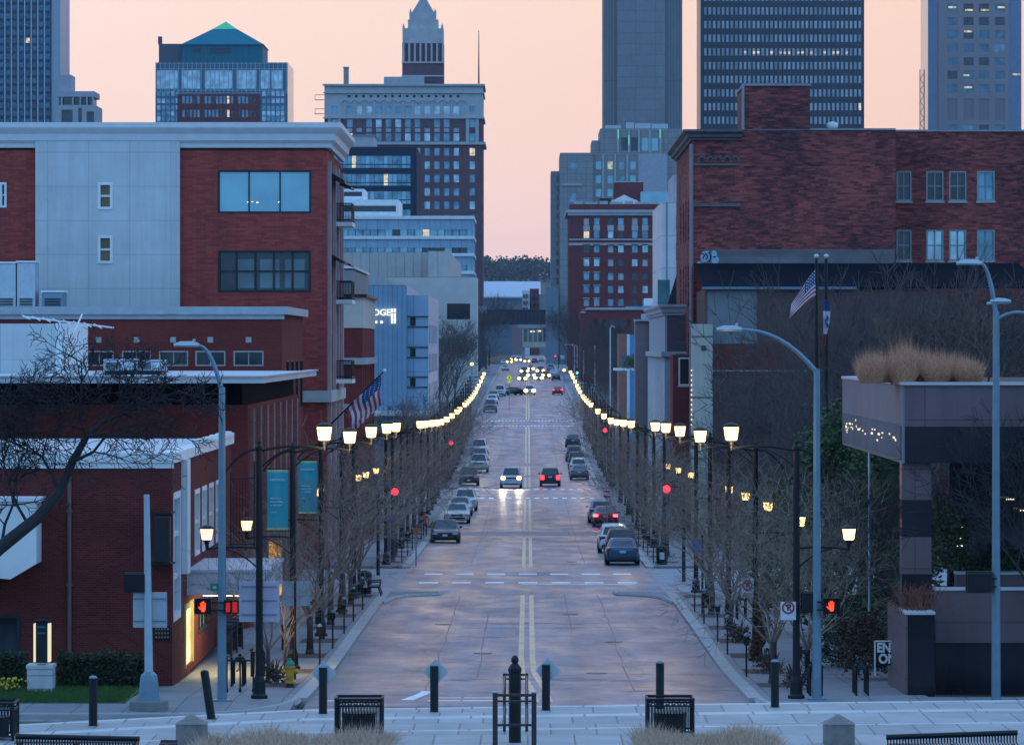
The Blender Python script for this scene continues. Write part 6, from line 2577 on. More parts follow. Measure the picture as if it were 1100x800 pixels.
m.box(c - .21, c + .22, 106.18, 106.22, 4.38, 4.42)
m.build('rail', pw, tg)
for x0 in (-.42, .42):
    m = MB()
    m.box(c + x0 - .065, c + x0 + .065, 100.6 - .065, 100.6 + .065, 4.502, 4.53)
    m.build('post_cap', GALV2, tg)
ip = MB()
ip.lathe([(.14, 0), (.14, 1.55), (.155, 1.58), (.155, 1.64), (.10, 1.72), (.06, 1.76), (.085, 1.80), (.085, 1.86), (.03, 1.93)], (c, 103.3, 3.2), 12)
single(ip, 'finial_post', BLACK, 'black round post with ball finial standing inside the steel guard', 'post', loc=(c, 103.3, 3.2))

for xp, lab in ((206, 'stone post with pyramid top at the left grass bed'), (901, 'stone post with pyramid top by the right bench')):
    D = 102.8
    x = px(xp, D)
    m = MB()
    m.box(x - .33, x + .33, D - .33, D + .33, 3.2, 3.66)
    m.add([(x - .35, D - .35, 3.662), (x + .35, D - .35, 3.662), (x + .35, D + .35, 3.662), (x - .35, D + .35, 3.662), (x, D, 3.87)], [(0, 1, 2, 3), (0, 1, 4), (1, 2, 4), (2, 3, 4), (3, 0, 4)])
    single(m, 'stone_post', plain('sandstone', (.22, .19, .17), .9, var=.2, scale=5), lab, 'stone post', loc=(x, D, 3.2))


def park_bench(x0, x1, y, zt, label, skew=0.0):
    t = thing('park_bench', label, 'bench', ((x0 + x1) / 2, y, 3.2), group='black slatted benches on the plaza')
    m = MB()
    m.tube([(x0, y, zt + skew), (x1, y, zt - skew)], .06, 8)
    m.build('top_rail', BLACK, t)
    m = MB()
    n = 44
    for k in range(n):
        u = x0 + (x1 - x0) * (k + .5) / n
        z = zt + skew * (1 - 2 * (k + .5) / n)
        m.tube([(u, y - .02, z + .045), (u, y - .03, z - .18), (u, y - .08, max(3.35, z - .40)), (u, y - .55, max(3.33, z - .42))], .017, 4)
    m.build('slats', BLACK, t)
    for x in (x0 + .1, (x0 + x1) / 2, x1 - .1):
        b = MB()
        b.box(x - .03, x + .03, y - .55, y + .06, 3.2, 3.32)
        b.build('leg', BLACK, t)


park_bench(px(952, 101.5), px(1093, 101.5), 101.5, pz(789, 101.5), 'long black slatted bench beside the stone post at the right corner', -.05)
park_bench(px(17, 102), px(150, 102), 102.0, pz(792, 102), 'long black slatted bench beside the cut off bin', .03)
m = MB()
x0 = px(173, 101.6)
park_bench(x0, px(190, 101.6), 101.6, pz(797, 101.6), 'short black bench end peeping in beside the stone post')

# hydrants
def hydrant(x, y, z, label, h=1.0):
    t = thing('fire_hydrant', label, 'fire hydrant', (x, y, z))
    Y = plain('hydrant_yellow', (.50, .26, .012), .5, var=.15, scale=4)
    G = plain('hydrant_green', (.02, .20, .14), .5)
    m = MB()
    m.lathe([(.17, 0), (.17, .05), (.13, .06), (.12, .14)], (x, y, z), 10)
    m.build('base', DKTRIM, t)
    m = MB()
    m.lathe([(.17, .14), (.17, .18), (.135, .20), (.135, .62), (.18, .63), (.18, .68), (.15, .70)], (x, y, z), 12)
    m.build('barrel', Y, t)
    m = MB()
    m.tube([(x + .1, y, z + .52), (x + .24, y, z + .52)], [.08, .095], 10)
    m.tube([(x - .1, y, z + .52), (x - .22, y, z + .52)], [.06, .075], 10)
    m.tube([(x, y - .1, z + .45), (x, y - .24, z + .45)], [.09, .10], 10)
    m.build('nozzle', Y, t)
    m = MB()
    m.lathe([(.165, .702), (.16, .76), (.11, .84), (.05, .88), (.045, .94), (.02, .95)], (x, y, z), 12)
    m.build('bonnet', G, t)


D = 150.0
hydrant(px(311.5, D), D, gz(D) + .13, 'yellow fire hydrant with green bonnet by the first tree pit')
D = 338.0
hydrant(px(465, D), D, gz(D) + .13, 'far yellow hydrant on the kerb behind the parked black sedan')


def meter(label, group):
    t = thing('parking_meter', label, 'parking meter', group=group, local=True)
    m = MB()
    m.tube([(0, 0, 0), (0, 0, 1.08)], .032, 6)
    m.build('post', BLACK, t)
    m = MB()
    m.loft([[(a * w, b * .06, z) for a, b in ((-1, -1), (1, -1), (1, 1), (-1, 1))] for z, w in ((1.06, .05), (1.14, .10), (1.34, .10), (1.38, .09))])
    m.build('housing', BLACK, t)
    m = MB()
    m.sphere((0, 0, 1.38), .10, 10, 6, (1, .65, 1.1))
    m.build('dome', GALV, t)
    return t


mp0 = meter('slim black parking meter with domed head along the kerb', 'parking meters along both kerbs')
spots = [(-1, 166), (-1, 177), (-1, 188), (-1, 198), (-1, 209), (-1, 274), (-1, 287), (-1, 299), (-1, 311), (-1, 324), (1, 158), (1, 173), (1, 182), (1, 196), (1, 207), (1, 275), (1, 288), (1, 299), (1, 312)]
nlab = {0: 'parking meter nearest the hydrant on the bank side kerb', 1: 'parking meter second from the hydrant on the bank side kerb', 10: 'parking meter nearest the right kerb corner with a frosted dome', 11: 'parking meter beside the second lamp on the granite side'}
for i, (s, d) in enumerate(spots):
    t = mp0 if i == 0 else copy_tree(mp0)
    t.location = (s * 7.42, d, gz(d) + .13)
    t['label'] = nlab.get(i, 'slim parking meter in the %s kerb row beyond the first two' % ('bank side' if s < 0 else 'granite side'))
    t['group'] = 'parking meters along both kerbs' if i in nlab else 'parking meters further along the %s kerb' % ('bank side' if s < 0 else 'granite side')


def rack(label, group):
    t = thing('bike_rack', label, 'bike rack', group=group, local=True)
    m = MB()
    for k in range(3):
        y = k * .7
        m.tube([(-.18, y, 0), (-.18, y, .72), (-.12, y, .84), (.12, y, .84), (.18, y, .72), (.18, y, 0)], .035, 6)
    m.tube([(0, -.1, .52), (0, 1.5, .52)], .03, 6)
    for x, y in ((-.18, 0), (.18, 0), (0, 1.5)):
        m.sphere((x, y, .92), .06, 8, 5)
        m.tube([(x, y, .5), (x, y, .92)], .035, 6)
    m.build('hoop', BLACK, t)
    return t


rk = rack('low black bike rack with ball tops on the pavement', 'bike racks on the pavements')
rs = [(-9.4, 150.5, 'bike rack just behind the first lamp on the bank side'), (-9.2, 158, 'bike rack between the hydrant and the dark bins'), (-9.1, 176, 'bike rack beside the third tree pit on the bank side'), (-9.1, 196, 'bike rack behind the bank side meters, farthest of its row'),
      (8.95, 144.5, 'bike rack right of the first lamp on the granite side'), (10.4, 144.8, 'bike rack closest to the dark granite pier'), (9.3, 157, 'bike rack beside the second no parking sign'), (9.2, 200, 'bike rack far along the granite side walk')]
for i, (x, d, lab) in enumerate(rs):
    t = rk if i == 0 else copy_tree(rk)
    t.location = (x, d, gz(d) + .13)
    t['label'] = lab
rl = thing('pavement_railing', 'short black railing on the pavement left of the first lamp', 'railing', (px(260, 146), 146, 1.1))
m = MB()
a, b = px(242, 146), px(274, 146)
m.tube([(a, 146, pz(709, 146)), (b, 146, pz(709, 146))], .03, 6)
m.build('rail', BLACK, rl)
for x in (a + .05, (a + b) / 2, b - .05):
    m = MB()
    m.lathe([(.05, 0), (.05, .1), (.03, .14), (.03, 1.05), (.045, 1.1)], (x, 146, 1.13), 8)
    m.build('post', BLACK, rl)
for i, (xp, D) in enumerate(((243, 172), (249, 174.5), (255, 177))):
    t = thing('newspaper_box', ['dark upright news box nearest the bank canopy', 'dark upright news box in the middle of three', 'dark upright news box farthest along the brick office'][i], 'news box', (px(xp, D), D, gz(D) + .13), group='news boxes by the brick office')
    x = px(xp, D)
    z = gz(D) + .13
    MB().box(x - .22, x + .22, D - .2, D + .2, z + .08, z + 1.02).build('cabinet', DKTRIM, t, bevel=.03)
    MB().prism([(D - .24, z + 1.025), (D + .2, z + 1.03), (D + .2, z + 1.2), (D - .1, z + 1.16)], x - .23, x + .23, 'x').build('hood', DKTRIM, t)
    MB().box(x - .16, x + .16, D - .215, D - .203, z + .55, z + .92).build('window', G_DARK, t)
    m = MB()
    for sx in (-1, 1):
        m.box(x + sx * .2 - .03, x + sx * .2 + .03, D - .18, D + .18, z, z + .078)
    m.build('foot', BLACK, t)


def litter(x, D, label):
    z = gz(D) + .13
    t = thing('litter_bin', label, 'litter bin', (x, D, z))
    MB().lathe([(.30, 0), (.33, .06), (.34, .85), (.36, .88), (.36, .93)], (x, D, z), 14).build('bin_body', BLACK, t)
    MB().lathe([(.36, .932), (.30, 1.06), (.12, 1.14), (.04, 1.15)], (x, D, z), 14).build('lid', BLACK, t)
    MB().box(x - .14, x + .14, D - .365, D - .34, z + .32, z + .72).build('notice', plain('notice_white', (.45, .52, .60), .6), t)


litter(px(711, 271), 271, 'black litter bin with a pale notice near the parked blue sedan')
litter(px(392, 227), 227, 'black litter bin with a blue notice behind the iron bench')
bn_ = thing('iron_bench', 'small black iron bench seen end on at the bank side crossing', 'bench', (px(404, 224), 224, gz(224) + .13))
x = px(404, 224)
for dy in (0, 1.7):
    m = MB()
    m.tube([(x - .55, 224 + dy, gz(224) + .13), (x - .38, 224 + dy, gz(224) + .55), (x - .40, 224 + dy, gz(224) + .8), (x - .62, 224 + dy, gz(224) + 1.15)], .035, 6)
    m.tube([(x + .25, 224 + dy, gz(224) + .13), (x + .12, 224 + dy, gz(224) + .5), (x + .2, 224 + dy, gz(224) + .82), (x - .38, 224 + dy, gz(224) + .78)], .035, 6)
    m.tube([(x - .38, 224 + dy, gz(224) + .55), (x + .12, 224 + dy, gz(224) + .55)], .035, 6)
    m.build('side_frame', BLACK, bn_)
m = MB()
for k in range(6):
    m.box(x - .36 + .08 * k, x - .30 + .08 * k, 224.02, 225.7, gz(224) + .57, gz(224) + .60)
m.build('seat', BLACK, bn_)
m = MB()
for k in range(6):
    m.box(x - .43 - .035 * k, x - .41 - .035 * k, 224.02, 225.7, gz(224) + .68 + .075 * k, gz(224) + .735 + .075 * k)
m.build('backrest', BLACK, bn_)
# signs on slim posts
for xp, D, y0, col_, lab in ((447, 269, 566, (.45, .10, .03), 'orange red plate on a slim grey post at the far kerb corner'), (419, 272, 552, (.08, .10, .42), 'small blue plate on a dark post among the bank side trees')):
    t = thing('kerb_sign', lab, 'road sign', (px(xp, D), D, gz(D) + .1))
    MB().box(px(xp - 3.5, D) , px(xp + 3.5, D), D - .02, D, pz(y0 + 8, D), pz(y0, D)).build('plate', plain('plate_%d' % xp, col_, .5), t)
    m = MB()
    m.tube([(px(xp, D), D + .03, gz(D) + .1), (px(xp, D), D + .03, pz(y0, D))], .04, 6)
    m.build('post', GALV, t)
t = thing('blue_banner', 'blue and yellow pole banner on the third lamp of the granite side', 'banner', (px(735, 211.3), 211.3, pz(603, 211.3)))
MB().box(px(744, 205), px(754, 205), 205, 205.03, pz(594, 205), pz(580, 205)).build('cloth', plain('banner_blue', (.02, .12, .42), .6), t)
MB().box(px(746, 205), px(754, 205), 204.995, 205.035, pz(579.9, 205), pz(577, 205)).build('top_band', plain('banner_gold', (.40, .24, .03), .6), t)
m = MB()
m.tube([(px(754.5, 205.1), 205.1, gz(205) + .13), (px(754.5, 205.1), 205.1, pz(574, 205))], .05, 8)
m.build('post', BLACK, t)
t = thing('crossing_sign', 'yellow round crossing sign on a post far down the bank side', 'road sign', (px(547, 760), 760, gz(760)))
m = MB()
zc = pz(405.5, 760)
m.prism([(px(547, 760) + .50 * cos(pi / 2 * k), zc + .50 * sin(pi / 2 * k)) for k in range(4)], 759.95, 760, 'y')
m.box(px(547, 760) - .3, px(547, 760) + .3, 759.95, 760, zc - .85, zc - .55)
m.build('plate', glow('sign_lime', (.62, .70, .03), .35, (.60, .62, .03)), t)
m = MB()
m.cbox((px(547, 760), 759.93, zc), (.14, .02, .36))
m.build('symbol', BLACK, t)
m = MB()
m.tube([(px(547, 760), 760.05, gz(760)), (px(547, 760), 760.05, zc)], .05, 6)
m.build('post', GALV, t)

# bank sign on its pedestal, hedge, flowers
D = 145.6
x0, x1 = px(29, D), px(56, D)
pd = MB()
pd.box(x0, x1, D, D + 1.0, 1.15, pz(718, D))
pd.box(x0 - .03, x1 + .03, D - .03, D + 1.03, pz(718, D) + .002, pz(714, D))
ped = single(pd, 'sign_pedestal', panels('white_stone', (.55, .58, .60), 1.6, .42, joint=.02, var=.04), 'white stone pedestal block on the lawn under the lit sign', 'pedestal', loc=((x0 + x1) / 2, D + .5, 1.15))
ls = thing('pylon_sign', 'small black upright sign with glowing edges on the white pedestal', 'sign', (px(44, D), D + .5, pz(713, D)))
a, b = px(35.5, D), px(53, D)
MB().box(a + .07, b - .07, D + .1, D + .62, pz(712, D), pz(668, D)).build('cabinet', DKTRIM, ls, bevel=.03)
m = MB()
m.box(a, a + .066, D + .12, D + .6, pz(711, D), pz(670, D))
m.box(b - .066, b, D + .12, D + .6, pz(711, D), pz(670, D))
m.build('glowing_edge', glow('sign_edge_glow', (.95, .85, .55), .75), ls)
m = MB()
for y in (673.5, 680):
    m.box(a + .12, b - .14, D + .07, D + .097, pz(y + .9, D), pz(y - .9, D))
m.build('legend', plain('sign_teal', (.03, .13, .17), .5), ls)
m = MB()
m.box(a - .02, b + .02, D + .05, D + .66, pz(667.9, D), pz(666.3, D))
m.build('cap', BLACK, ls)
LEAFD = plain('hedge_leaf', (.020, .040, .016), .8, var=.5, scale=6)
LEAFD2 = plain('evergreen_leaf', (.050, .092, .030), .8, var=.5, scale=3)


def leaves(mb, n, gen, size, rr):
    for k in range(n):
        c = gen()
        a, e = rr.uniform(0, 2 * pi), rr.uniform(-.9, .9)
        u = Vector((cos(a), sin(a), e * .6)).normalized() * size * rr.uniform(.6, 1.3)
        w = u.cross(Vector((rr.uniform(-1, 1), rr.uniform(-1, 1), rr.uniform(-.3, 1)))).normalized() * size * .45
        c = Vector(c)
        mb.add([tuple(c - u * .5), tuple(c + w), tuple(c + u * .6), tuple(c - w)], [(0, 1, 2, 3)])


for x0, x1, lab in ((-4, 27, 'clipped dark green hedge left of the white sign pedestal'), (62, 157, 'clipped dark green hedge between the pedestal and the signal post')):
    D = 147.2
    h = thing('clipped_hedge', lab, 'hedge', (px((x0 + x1) / 2, D), D, 1.15), group='clipped hedges along the bank wall')
    X0, X1 = px(x0, D), px(x1, D)
    zt_ = pz(704, D)
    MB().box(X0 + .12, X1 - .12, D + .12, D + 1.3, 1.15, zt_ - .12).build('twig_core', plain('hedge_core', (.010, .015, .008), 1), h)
    rr = random.Random(x1)
    m = MB()

    def gen():
        f = rr.random()
        x = rr.uniform(X0, X1)
        bump = .05 * sin(x * 4.1) + .04 * sin(x * 9.7)
        if f < .55:
            return (x, D + rr.gauss(.05, .05) + bump, rr.uniform(1.2, zt_ + bump))
        if f < .85:
            return (x, rr.uniform(D, D + 1.3), zt_ + rr.gauss(-.02, .045) + bump)
        return (rr.choice((X0, X1)) + rr.gauss(0, .05), rr.uniform(D, D + 1.3), rr.uniform(1.2, zt_))
    leaves(m, int(2600 * (X1 - X0) / 2), gen, .085, rr)
    m.build('foliage', LEAFD, h)
fl = thing('yellow_flowers', 'clump of yellow daffodils on the lawn beside the pedestal', 'flowers', (px(10, 145.2), 145.2, 1.15))
m, m2 = MB(), MB()
rr = random.Random(4)
for k in range(70):
    x, y = px(10, 145.2) + rr.gauss(-.05, .22), 145.2 + rr.gauss(0, .2)
    h = rr.uniform(.2, .5)
    m.tube([(x, y, 1.15), (x + rr.gauss(0, .05), y, 1.15 + h)], .012, 3)
    if k < 46:
        m2.sphere((x + rr.gauss(0, .03), y - .03, 1.15 + h), rr.uniform(.03, .055), 6, 4)
m.build('stems', LEAFD2, fl)
m2.build('blossoms', plain('daffodil_yellow', (.55, .42, .02), .6), fl)

# ------------------------------------------------------------------ flags
FRED, FWHITE, FBLUE = plain('flag_red', (.34, .03, .06), .8), plain('flag_white', (.58, .55, .58), .8), plain('flag_blue', (.02, .06, .17), .8)


def us_flag(root, f):
    """f(u, v) -> point; u along the fly, v from the top (0) to the bottom (1)"""
    mb = MB()
    nu = 16
    for i in range(nu):
        for j in range(13):
            for half in (0, 1):
                u0, u1 = i / nu, (i + 1) / nu
                v0, v1 = (j + half * .5) / 13, (j + half * .5 + .5) / 13
                mb.mat(2 if (u0 < .4 and j < 7) else (0 if j % 2 == 0 else 1))
                mb.add([f(u0, v0), f(u1, v0), f(u1, v1), f(u0, v1)], [(0, 1, 2, 3)])
    o = mb.build('flag_cloth', [FRED, FWHITE, FBLUE], root, smooth=True)
    st_ = MB()
    for i in range(5):
        for j in range(4):
            p = Vector(f(.04 + i * .08, .06 + j * .13)) + Vector((0, -.02, 0))
            st_.cbox(p, (.05, .01, .05))
    st_.build('stars', FWHITE, o)
    return o


D = 205.0
FP = {}
for xp, yt, lab in ((877, 277, 'black flagpole flying the national flag behind the granite building'), (887.5, 277, 'black flagpole flying the state flag behind the granite building')):
    t = thing('flagpole', lab, 'flagpole', (px(xp, D), D, .1), group='pair of flagpoles by the granite building')
    m = MB()
    m.tube([(px(xp, D), D, .1), (px(xp, D), D, pz(yt, D))], [.11, .065], 8)
    m.build('pole', BLACK, t)
    m = MB()
    m.sphere((px(xp, D), D, pz(yt - 1.5, D)), .12, 10, 6)
    m.build('ball', GALV2, t)
    FP[xp] = t
nf = thing('national_flag', 'drooping red white and blue striped flag on the flagpole', 'flag', (px(877, D), D, pz(287, D)))


def fdroop(u, v):
    x0, z0 = px(876, D), pz(289 + 30 * v, D)
    # the fly sags down and to the left
    dx_ = -1.02 * u - .10 * v * u
    dz_ = -1.55 * u ** 1.15 + v * u * .55
    return (x0 + dx_ * 1.05, D - .05 + .14 * sin(u * 9 + v * 4) * u, z0 + dz_)


us_flag(nf, fdroop)
sf = thing('state_flag', 'limp blue white and red state flag hanging down its pole', 'flag', (px(887.5, D), D, pz(322, D)))
mb = MB()
z0, z1 = pz(322, D), pz(371, D)
for j in range(20):
    for i in range(4):
        def g_(u, v):
            return (px(888, D) - .16 + .30 * u * (.7 + .3 * sin(v * 5)), D - .14 - .07 * sin(u * 7 + v * 3), z0 + (z1 - z0) * v)
        v = j / 20
        mb.mat(0 if v < .25 else (1 if v < .75 else 2))
        mb.add([g_(i / 4, v), g_((i + 1) / 4, v), g_((i + 1) / 4, v + .05), g_(i / 4, v + .05)], [(0, 1, 2, 3)])
o = mb.build('flag_cloth', [FBLUE, FWHITE, FRED], sf, smooth=True)
mb = MB()
pts = [(px(888, D) - .02 + .05 * sin(k * 1.2), D - .24, z0 + (z1 - z0) * (.34 + .28 * k / 8)) for k in range(9)]
mb.tube(pts, [.02, .04, .06, .05, .03, .05, .06, .04, .02], 5)
mb.build('emblem', FBLUE, o)
D = 268.5
fp = thing('wall_flagpole', 'dark slanting flagpole fixed to the loft block facade', 'flagpole', (BLX, D, pz(458, D)))
A0, A1 = Vector((BLX, D, pz(459, D))), Vector((px(413, D), D, pz(398, D)))
m = MB()
m.tube([A0, A1], [.06, .04], 6)
m.build('pole', BLACK, fp)
m = MB()
m.sphere(A1, .12, 10, 6)
m.build('ball', WHITE, fp)
wf = thing('facade_flag', 'striped national flag hanging from the slanting pole on the loft block', 'flag', tuple(A0.lerp(A1, .6)))


def fhang(u, v):
    p = A0.lerp(A1, .93 - .60 * v)
    return (p.x + .30 * u * v + .05 * sin(8 * u + 5 * v), D - .05 + .10 * sin(u * 6 + v * 8), p.z - 1.75 * u * (1 - .12 * v) - .0)


us_flag(wf, fhang)

# ------------------------------------------------------------------ trees
TWIG = plain('twig_bark', (.24, .175, .135), .9, var=.3, scale=2)
BARK = plain('trunk_bark', (.060, .048, .048), .9, var=.35, scale=5, stretch=(3, 3, .6), bump=.5)
DTWIG = plain('dark_twig_bark', (.085, .068, .066), .9, var=.3, scale=2)


def bare_tree(seed, H, fork, limbs, levels, spread, r0, twig=.010, lean=(0, 0), kids=3, up=.25, lenf=.72, start_len=None):
    """returns (trunk, crown) builders of a leafless tree standing at the origin"""
    rr = random.Random(seed)
    tr, cr = MB(), MB()

    def dirv(d, ang, az):
        d = d.normalized()
        u = d.orthogonal().normalized()
        w = d.cross(u)
        return (d * cos(ang) + (u * cos(az) + w * sin(az)) * sin(ang)).normalized()

    def branch(p, d, L, r, lev):
        pts, rad = [p], [r]
        n = 3 if lev > 1 else 2
        q = Vector(p)
        dd = Vector(d)
        kidsat = []
        for k in range(n):
            dd = (dd + Vector((rr.gauss(0, .13), rr.gauss(0, .13), rr.gauss(0, .08) + up * .28))).normalized()
            q = q + dd * (L / n)
            pts.append(Vector(q))
            rad.append(max(twig * .55, r * (1 - .55 * (k + 1) / n)))
            kidsat.append((Vector(q), Vector(dd), rad[-1]))
        cr.tube(pts, rad, 5 if lev >= levels - 1 else (4 if lev > 2 else 3), caps=False)
        if lev > 0:
            az = rr.uniform(0, 6.28)
            for k in range(kids):
                src = kidsat[-1] if k < 2 else kidsat[rr.randrange(0, n)]
                if kids > 3 and k == 3:
                    src = kidsat[0]
                branch(src[0], dirv(src[1], rr.uniform(.28, .62) * spread, az + k * 2.3 + rr.uniform(-.5, .5)), L * rr.uniform(lenf - .12, lenf + .1), max(twig, src[2] * .78), lev - 1)

    top = Vector((lean[0] * fork, lean[1] * fork, fork))
    tr.lathe([(r0 * 1.45, -.05), (r0 * 1.1, .18)], (0, 0, 0), 8)
    tr.tube([Vector((0, 0, .1)), top * .5 + Vector((rr.gauss(0, .03), rr.gauss(0, .03), 0)), top], [r0 * 1.1, r0 * .95, r0 * .85], 8)
    L0 = start_len or (H - fork) * .40
    for k in range(limbs):
        az = 2 * pi * k / limbs + rr.uniform(-.4, .4)
        d = dirv(Vector((lean[0], lean[1], 1)), rr.uniform(.25, .6) * spread, az)
        branch(top - Vector((0, 0, rr.uniform(0, .25 * fork))), d, L0 * rr.uniform(.8, 1.15), r0 * rr.uniform(.45, .6), levels)
    return tr, cr


def plant_tree(name, builders, label, group, loc, mats=(BARK, TWIG)):
    t = thing(name, label, 'tree', group=group, local=True)
    builders[0].build('trunk', mats[0], t, smooth=True)
    builders[1].build('crown', mats[1], t, smooth=True)
    t.location = loc
    return t


small = [bare_tree(20 + k, 6.2, 1.5, 6, 4, 1.25, .085, twig=.0085, kids=3, up=.16, lenf=.72) for k in range(4)]
protos = []
GT = 'leafless street trees along both kerbs'
GF = {-1: 'leafless street trees in the far part of the bank side row', 1: 'leafless street trees in the far part of the granite side row'}
rr = random.Random(99)
spots = []
for s in (-1, 1):
    d = 153.5
    while d < 700:
        if not (227 < d < 271 or 427 < d < 462 or 687 < d < 714):
            spots.append((s, d + rr.uniform(-1.2, 1.2)))
        d += 10.3 if d < 300 else (14.5 if d < 420 else 19)
cnt = {-1: 0, 1: 0}
for i, (s, d) in enumerate(spots):
    k = i % 4
    if k >= len(protos):
        protos.append(plant_tree('street_tree', small[k], '', GT, (0, 0, 0)))
        t = protos[-1]
    else:
        t = copy_tree(protos[k])
    t.location = (s * rr.uniform(8.0, 8.8), d, gz(d) + .13)
    t.rotation_euler = (0, 0, rr.uniform(0, 6.28))
    f = rr.uniform(.85, 1.12) * (.80 if d < 170 else 1.0)
    f *= rr.choice((.8, 1.0, 1.05, 1.2)) if d > 180 else 1
    w_ = 1.32 if d > 170 else 1.1
    t.scale = (f * w_ * rr.uniform(.9, 1.2), f * w_ * rr.uniform(.9, 1.2), f * rr.uniform(.95, 1.12))
    c = cnt[s]
    cnt[s] += 1
    if c < 7:
        t['label'] = '%s leafless street tree from the crossing on the %s' % (['first', 'second', 'third', 'fourth', 'fifth', 'sixth', 'seventh'][c], 'bank side' if s < 0 else 'granite side')
        t['group'] = GT
    else:
        t['label'] = 'leafless brown street tree in the far part of the %s row' % ('bank side' if s < 0 else 'granite side')
        t['group'] = GF[s]

# taller trees behind the rows
big = [bare_tree(51, 13, 3.2, 6, 5, .95, .22, twig=.020, kids=3, up=.22), bare_tree(52, 14, 2.6, 6, 5, 1.0, .20, twig=.020, kids=3, up=.2)]
bp = []
bl = [(19, 205, 1.05, 'big leafless tree rising behind the granite roof planter'), (15.5, 216, 1.0, 'big leafless tree right behind the two flagpoles'), (23, 226, 1.1, 'big leafless tree in front of the warehouse rear windows'), (17.5, 240, 1.0, 'big leafless tree under the dark lean-to roof'),
      (12.8, 232, .72, 'middle sized leafless tree left of the flagpoles'), (27, 214, 1.0, 'big leafless tree at the picture edge beyond the two armed pole'), (13.2, 268, .85, 'leafless tree in front of the grey painted patch'), (14.2, 190, .62, 'leafless tree beside the dark evergreen'),
      (13.0, 160, .50, 'small leafless tree in front of the granite overhang'), (12.5, 206, .55, 'small leafless tree between the evergreen and the cream pylon')]
GB = 'large leafless trees behind the granite building'
for i, (x, d, f, lab) in enumerate(bl):
    if i < 2:
        t = plant_tree('bare_tree', big[i], lab, GB, (0, 0, 0), (BARK, DTWIG))
        bp.append(t)
    else:
        t = copy_tree(bp[i % 2])
    t['label'] = lab
    t.location = (x, d, gz(d))
    t.rotation_euler = (0, 0, i * 1.7)
    t.scale = (f, f, f * 1.08)
GLf = 'tall leafless trees far down the bank side'
for i, (x, d, f) in enumerate([(-12.5, 640, .95), (-14, 690, 1.05), (-12.8, 740, 1.0), (-15, 790, 1.1), (-12.5, 800, .95), (-13.0, 600, .8), (-14, 560, .75), (-13, 505, .62), (-12.8, 450, .6), (-13.2, 410, .55)]):
    t = copy_tree(bp[i % 2])
    t.location = (x, d, gz(d))
    t.rotation_euler = (0, 0, i * 2.1)
    t.scale = (f, f, f)
    t['label'] = 'tall leafless tree far down the bank side before the concrete halls' if i < 6 else 'leafless tree before the blue clad building'
    t['group'] = GLf if i < 6 else 'leafless trees before the blue clad building'
for i, (x, d, f) in enumerate([(-12.5, 1120, 1.3), (-13, 1250, 1.4), (-12, 1330, 1.3), (13.5, 1060, 1.1), (16, 1010, 1.1), (12.5, 960, .9), (15, 900, .9), (13, 1180, 1.2), (18, 960, 1.1), (12.5, 1300, 1.2), (12.0, 1400, 1.2), (-11.8, 1420, 1.2), (12.5, 800, .8), (14, 740, .75), (13, 660, .7), (12.8, 600, .62)]):
    t = copy_tree(bp[i % 2])
    t.location = (x, d, gz(d))
    t.rotation_euler = (0, 0, i * 2.7)
    t.scale = (f, f, f)
    left = x < 0
    t['label'] = 'dark leafless tree by the street end left of the car queue' if left else ('dark leafless tree in front of the brick hotel wing' if d > 850 else 'leafless tree before the grey corniced block')
    t['group'] = 'dark trees at the street end left of the cars' if left else ('dark trees in front of the brick hotel wing' if d > 850 else 'leafless trees before the grey corniced block')

tr, cr = bare_tree(88, 6.4, .9, 9, 4, 1.35, .075, twig=.010, kids=3, up=.12, lenf=.74)
t = plant_tree('street_tree', (tr, cr), 'pale spreading leafless tree behind the red hand signal on the granite side', GT, (9.6, 160, .8), (BARK, plain('pale_twig', (.30, .24, .19), .9, var=.25)))
tr, cr = bare_tree(89, 5.6, .9, 8, 4, 1.3, .07, twig=.010, kids=3, up=.12, lenf=.74)
t = plant_tree('street_tree', (tr, cr), 'pale leafless tree in front of the steel post and evergreens', GT, (11.0, 172, .5), (BARK, plain('pale_twig', (.30, .24, .19), .9, var=.25)))

tr, cr = bare_tree(91, 8.5, 2.2, 6, 5, 1.15, .12, twig=.012, kids=3, up=.10)
plant_tree('bare_tree', (tr, cr), 'dark leafless tree at the picture edge in front of the granite overhang', None, (px(1128, 147.2), 147.2, 1.1), (BARK, plain('edge_twig', (.030, .026, .030), .9, var=.3)))

# overhanging tree at the left edge, its trunk outside the picture
tr, cr = bare_tree(77, 5.6, 2.0, 4, 4, 1.0, .20, twig=.014, lean=(-.2, 0), kids=3, up=.06)
t = plant_tree('overhanging_tree', (tr, cr), 'dark leafless tree reaching in over the brick bank from the picture edge', None, (px(-95, 132), 132, 1.1), (BARK, plain('near_twig', (.030, .026, .030), .9, var=.3)))
m = MB()
D = 132.0
Lm = [(-60, 640), (0, 588), (40, 556), (62, 530), (76, 497), (92, 468), (112, 452)]
bx_, bz_ = px(-95, D), 1.1
lim = lambda pts, yo: [(px(x, D) - bx_, yo * k / max(1, len(pts) - 1), pz(y, D) - bz_) for k, (x, y) in enumerate(pts)]
m.tube(lim(Lm, .6), [.22, .19, .17, .15, .12, .09, .06], 8)
rr2 = random.Random(21)


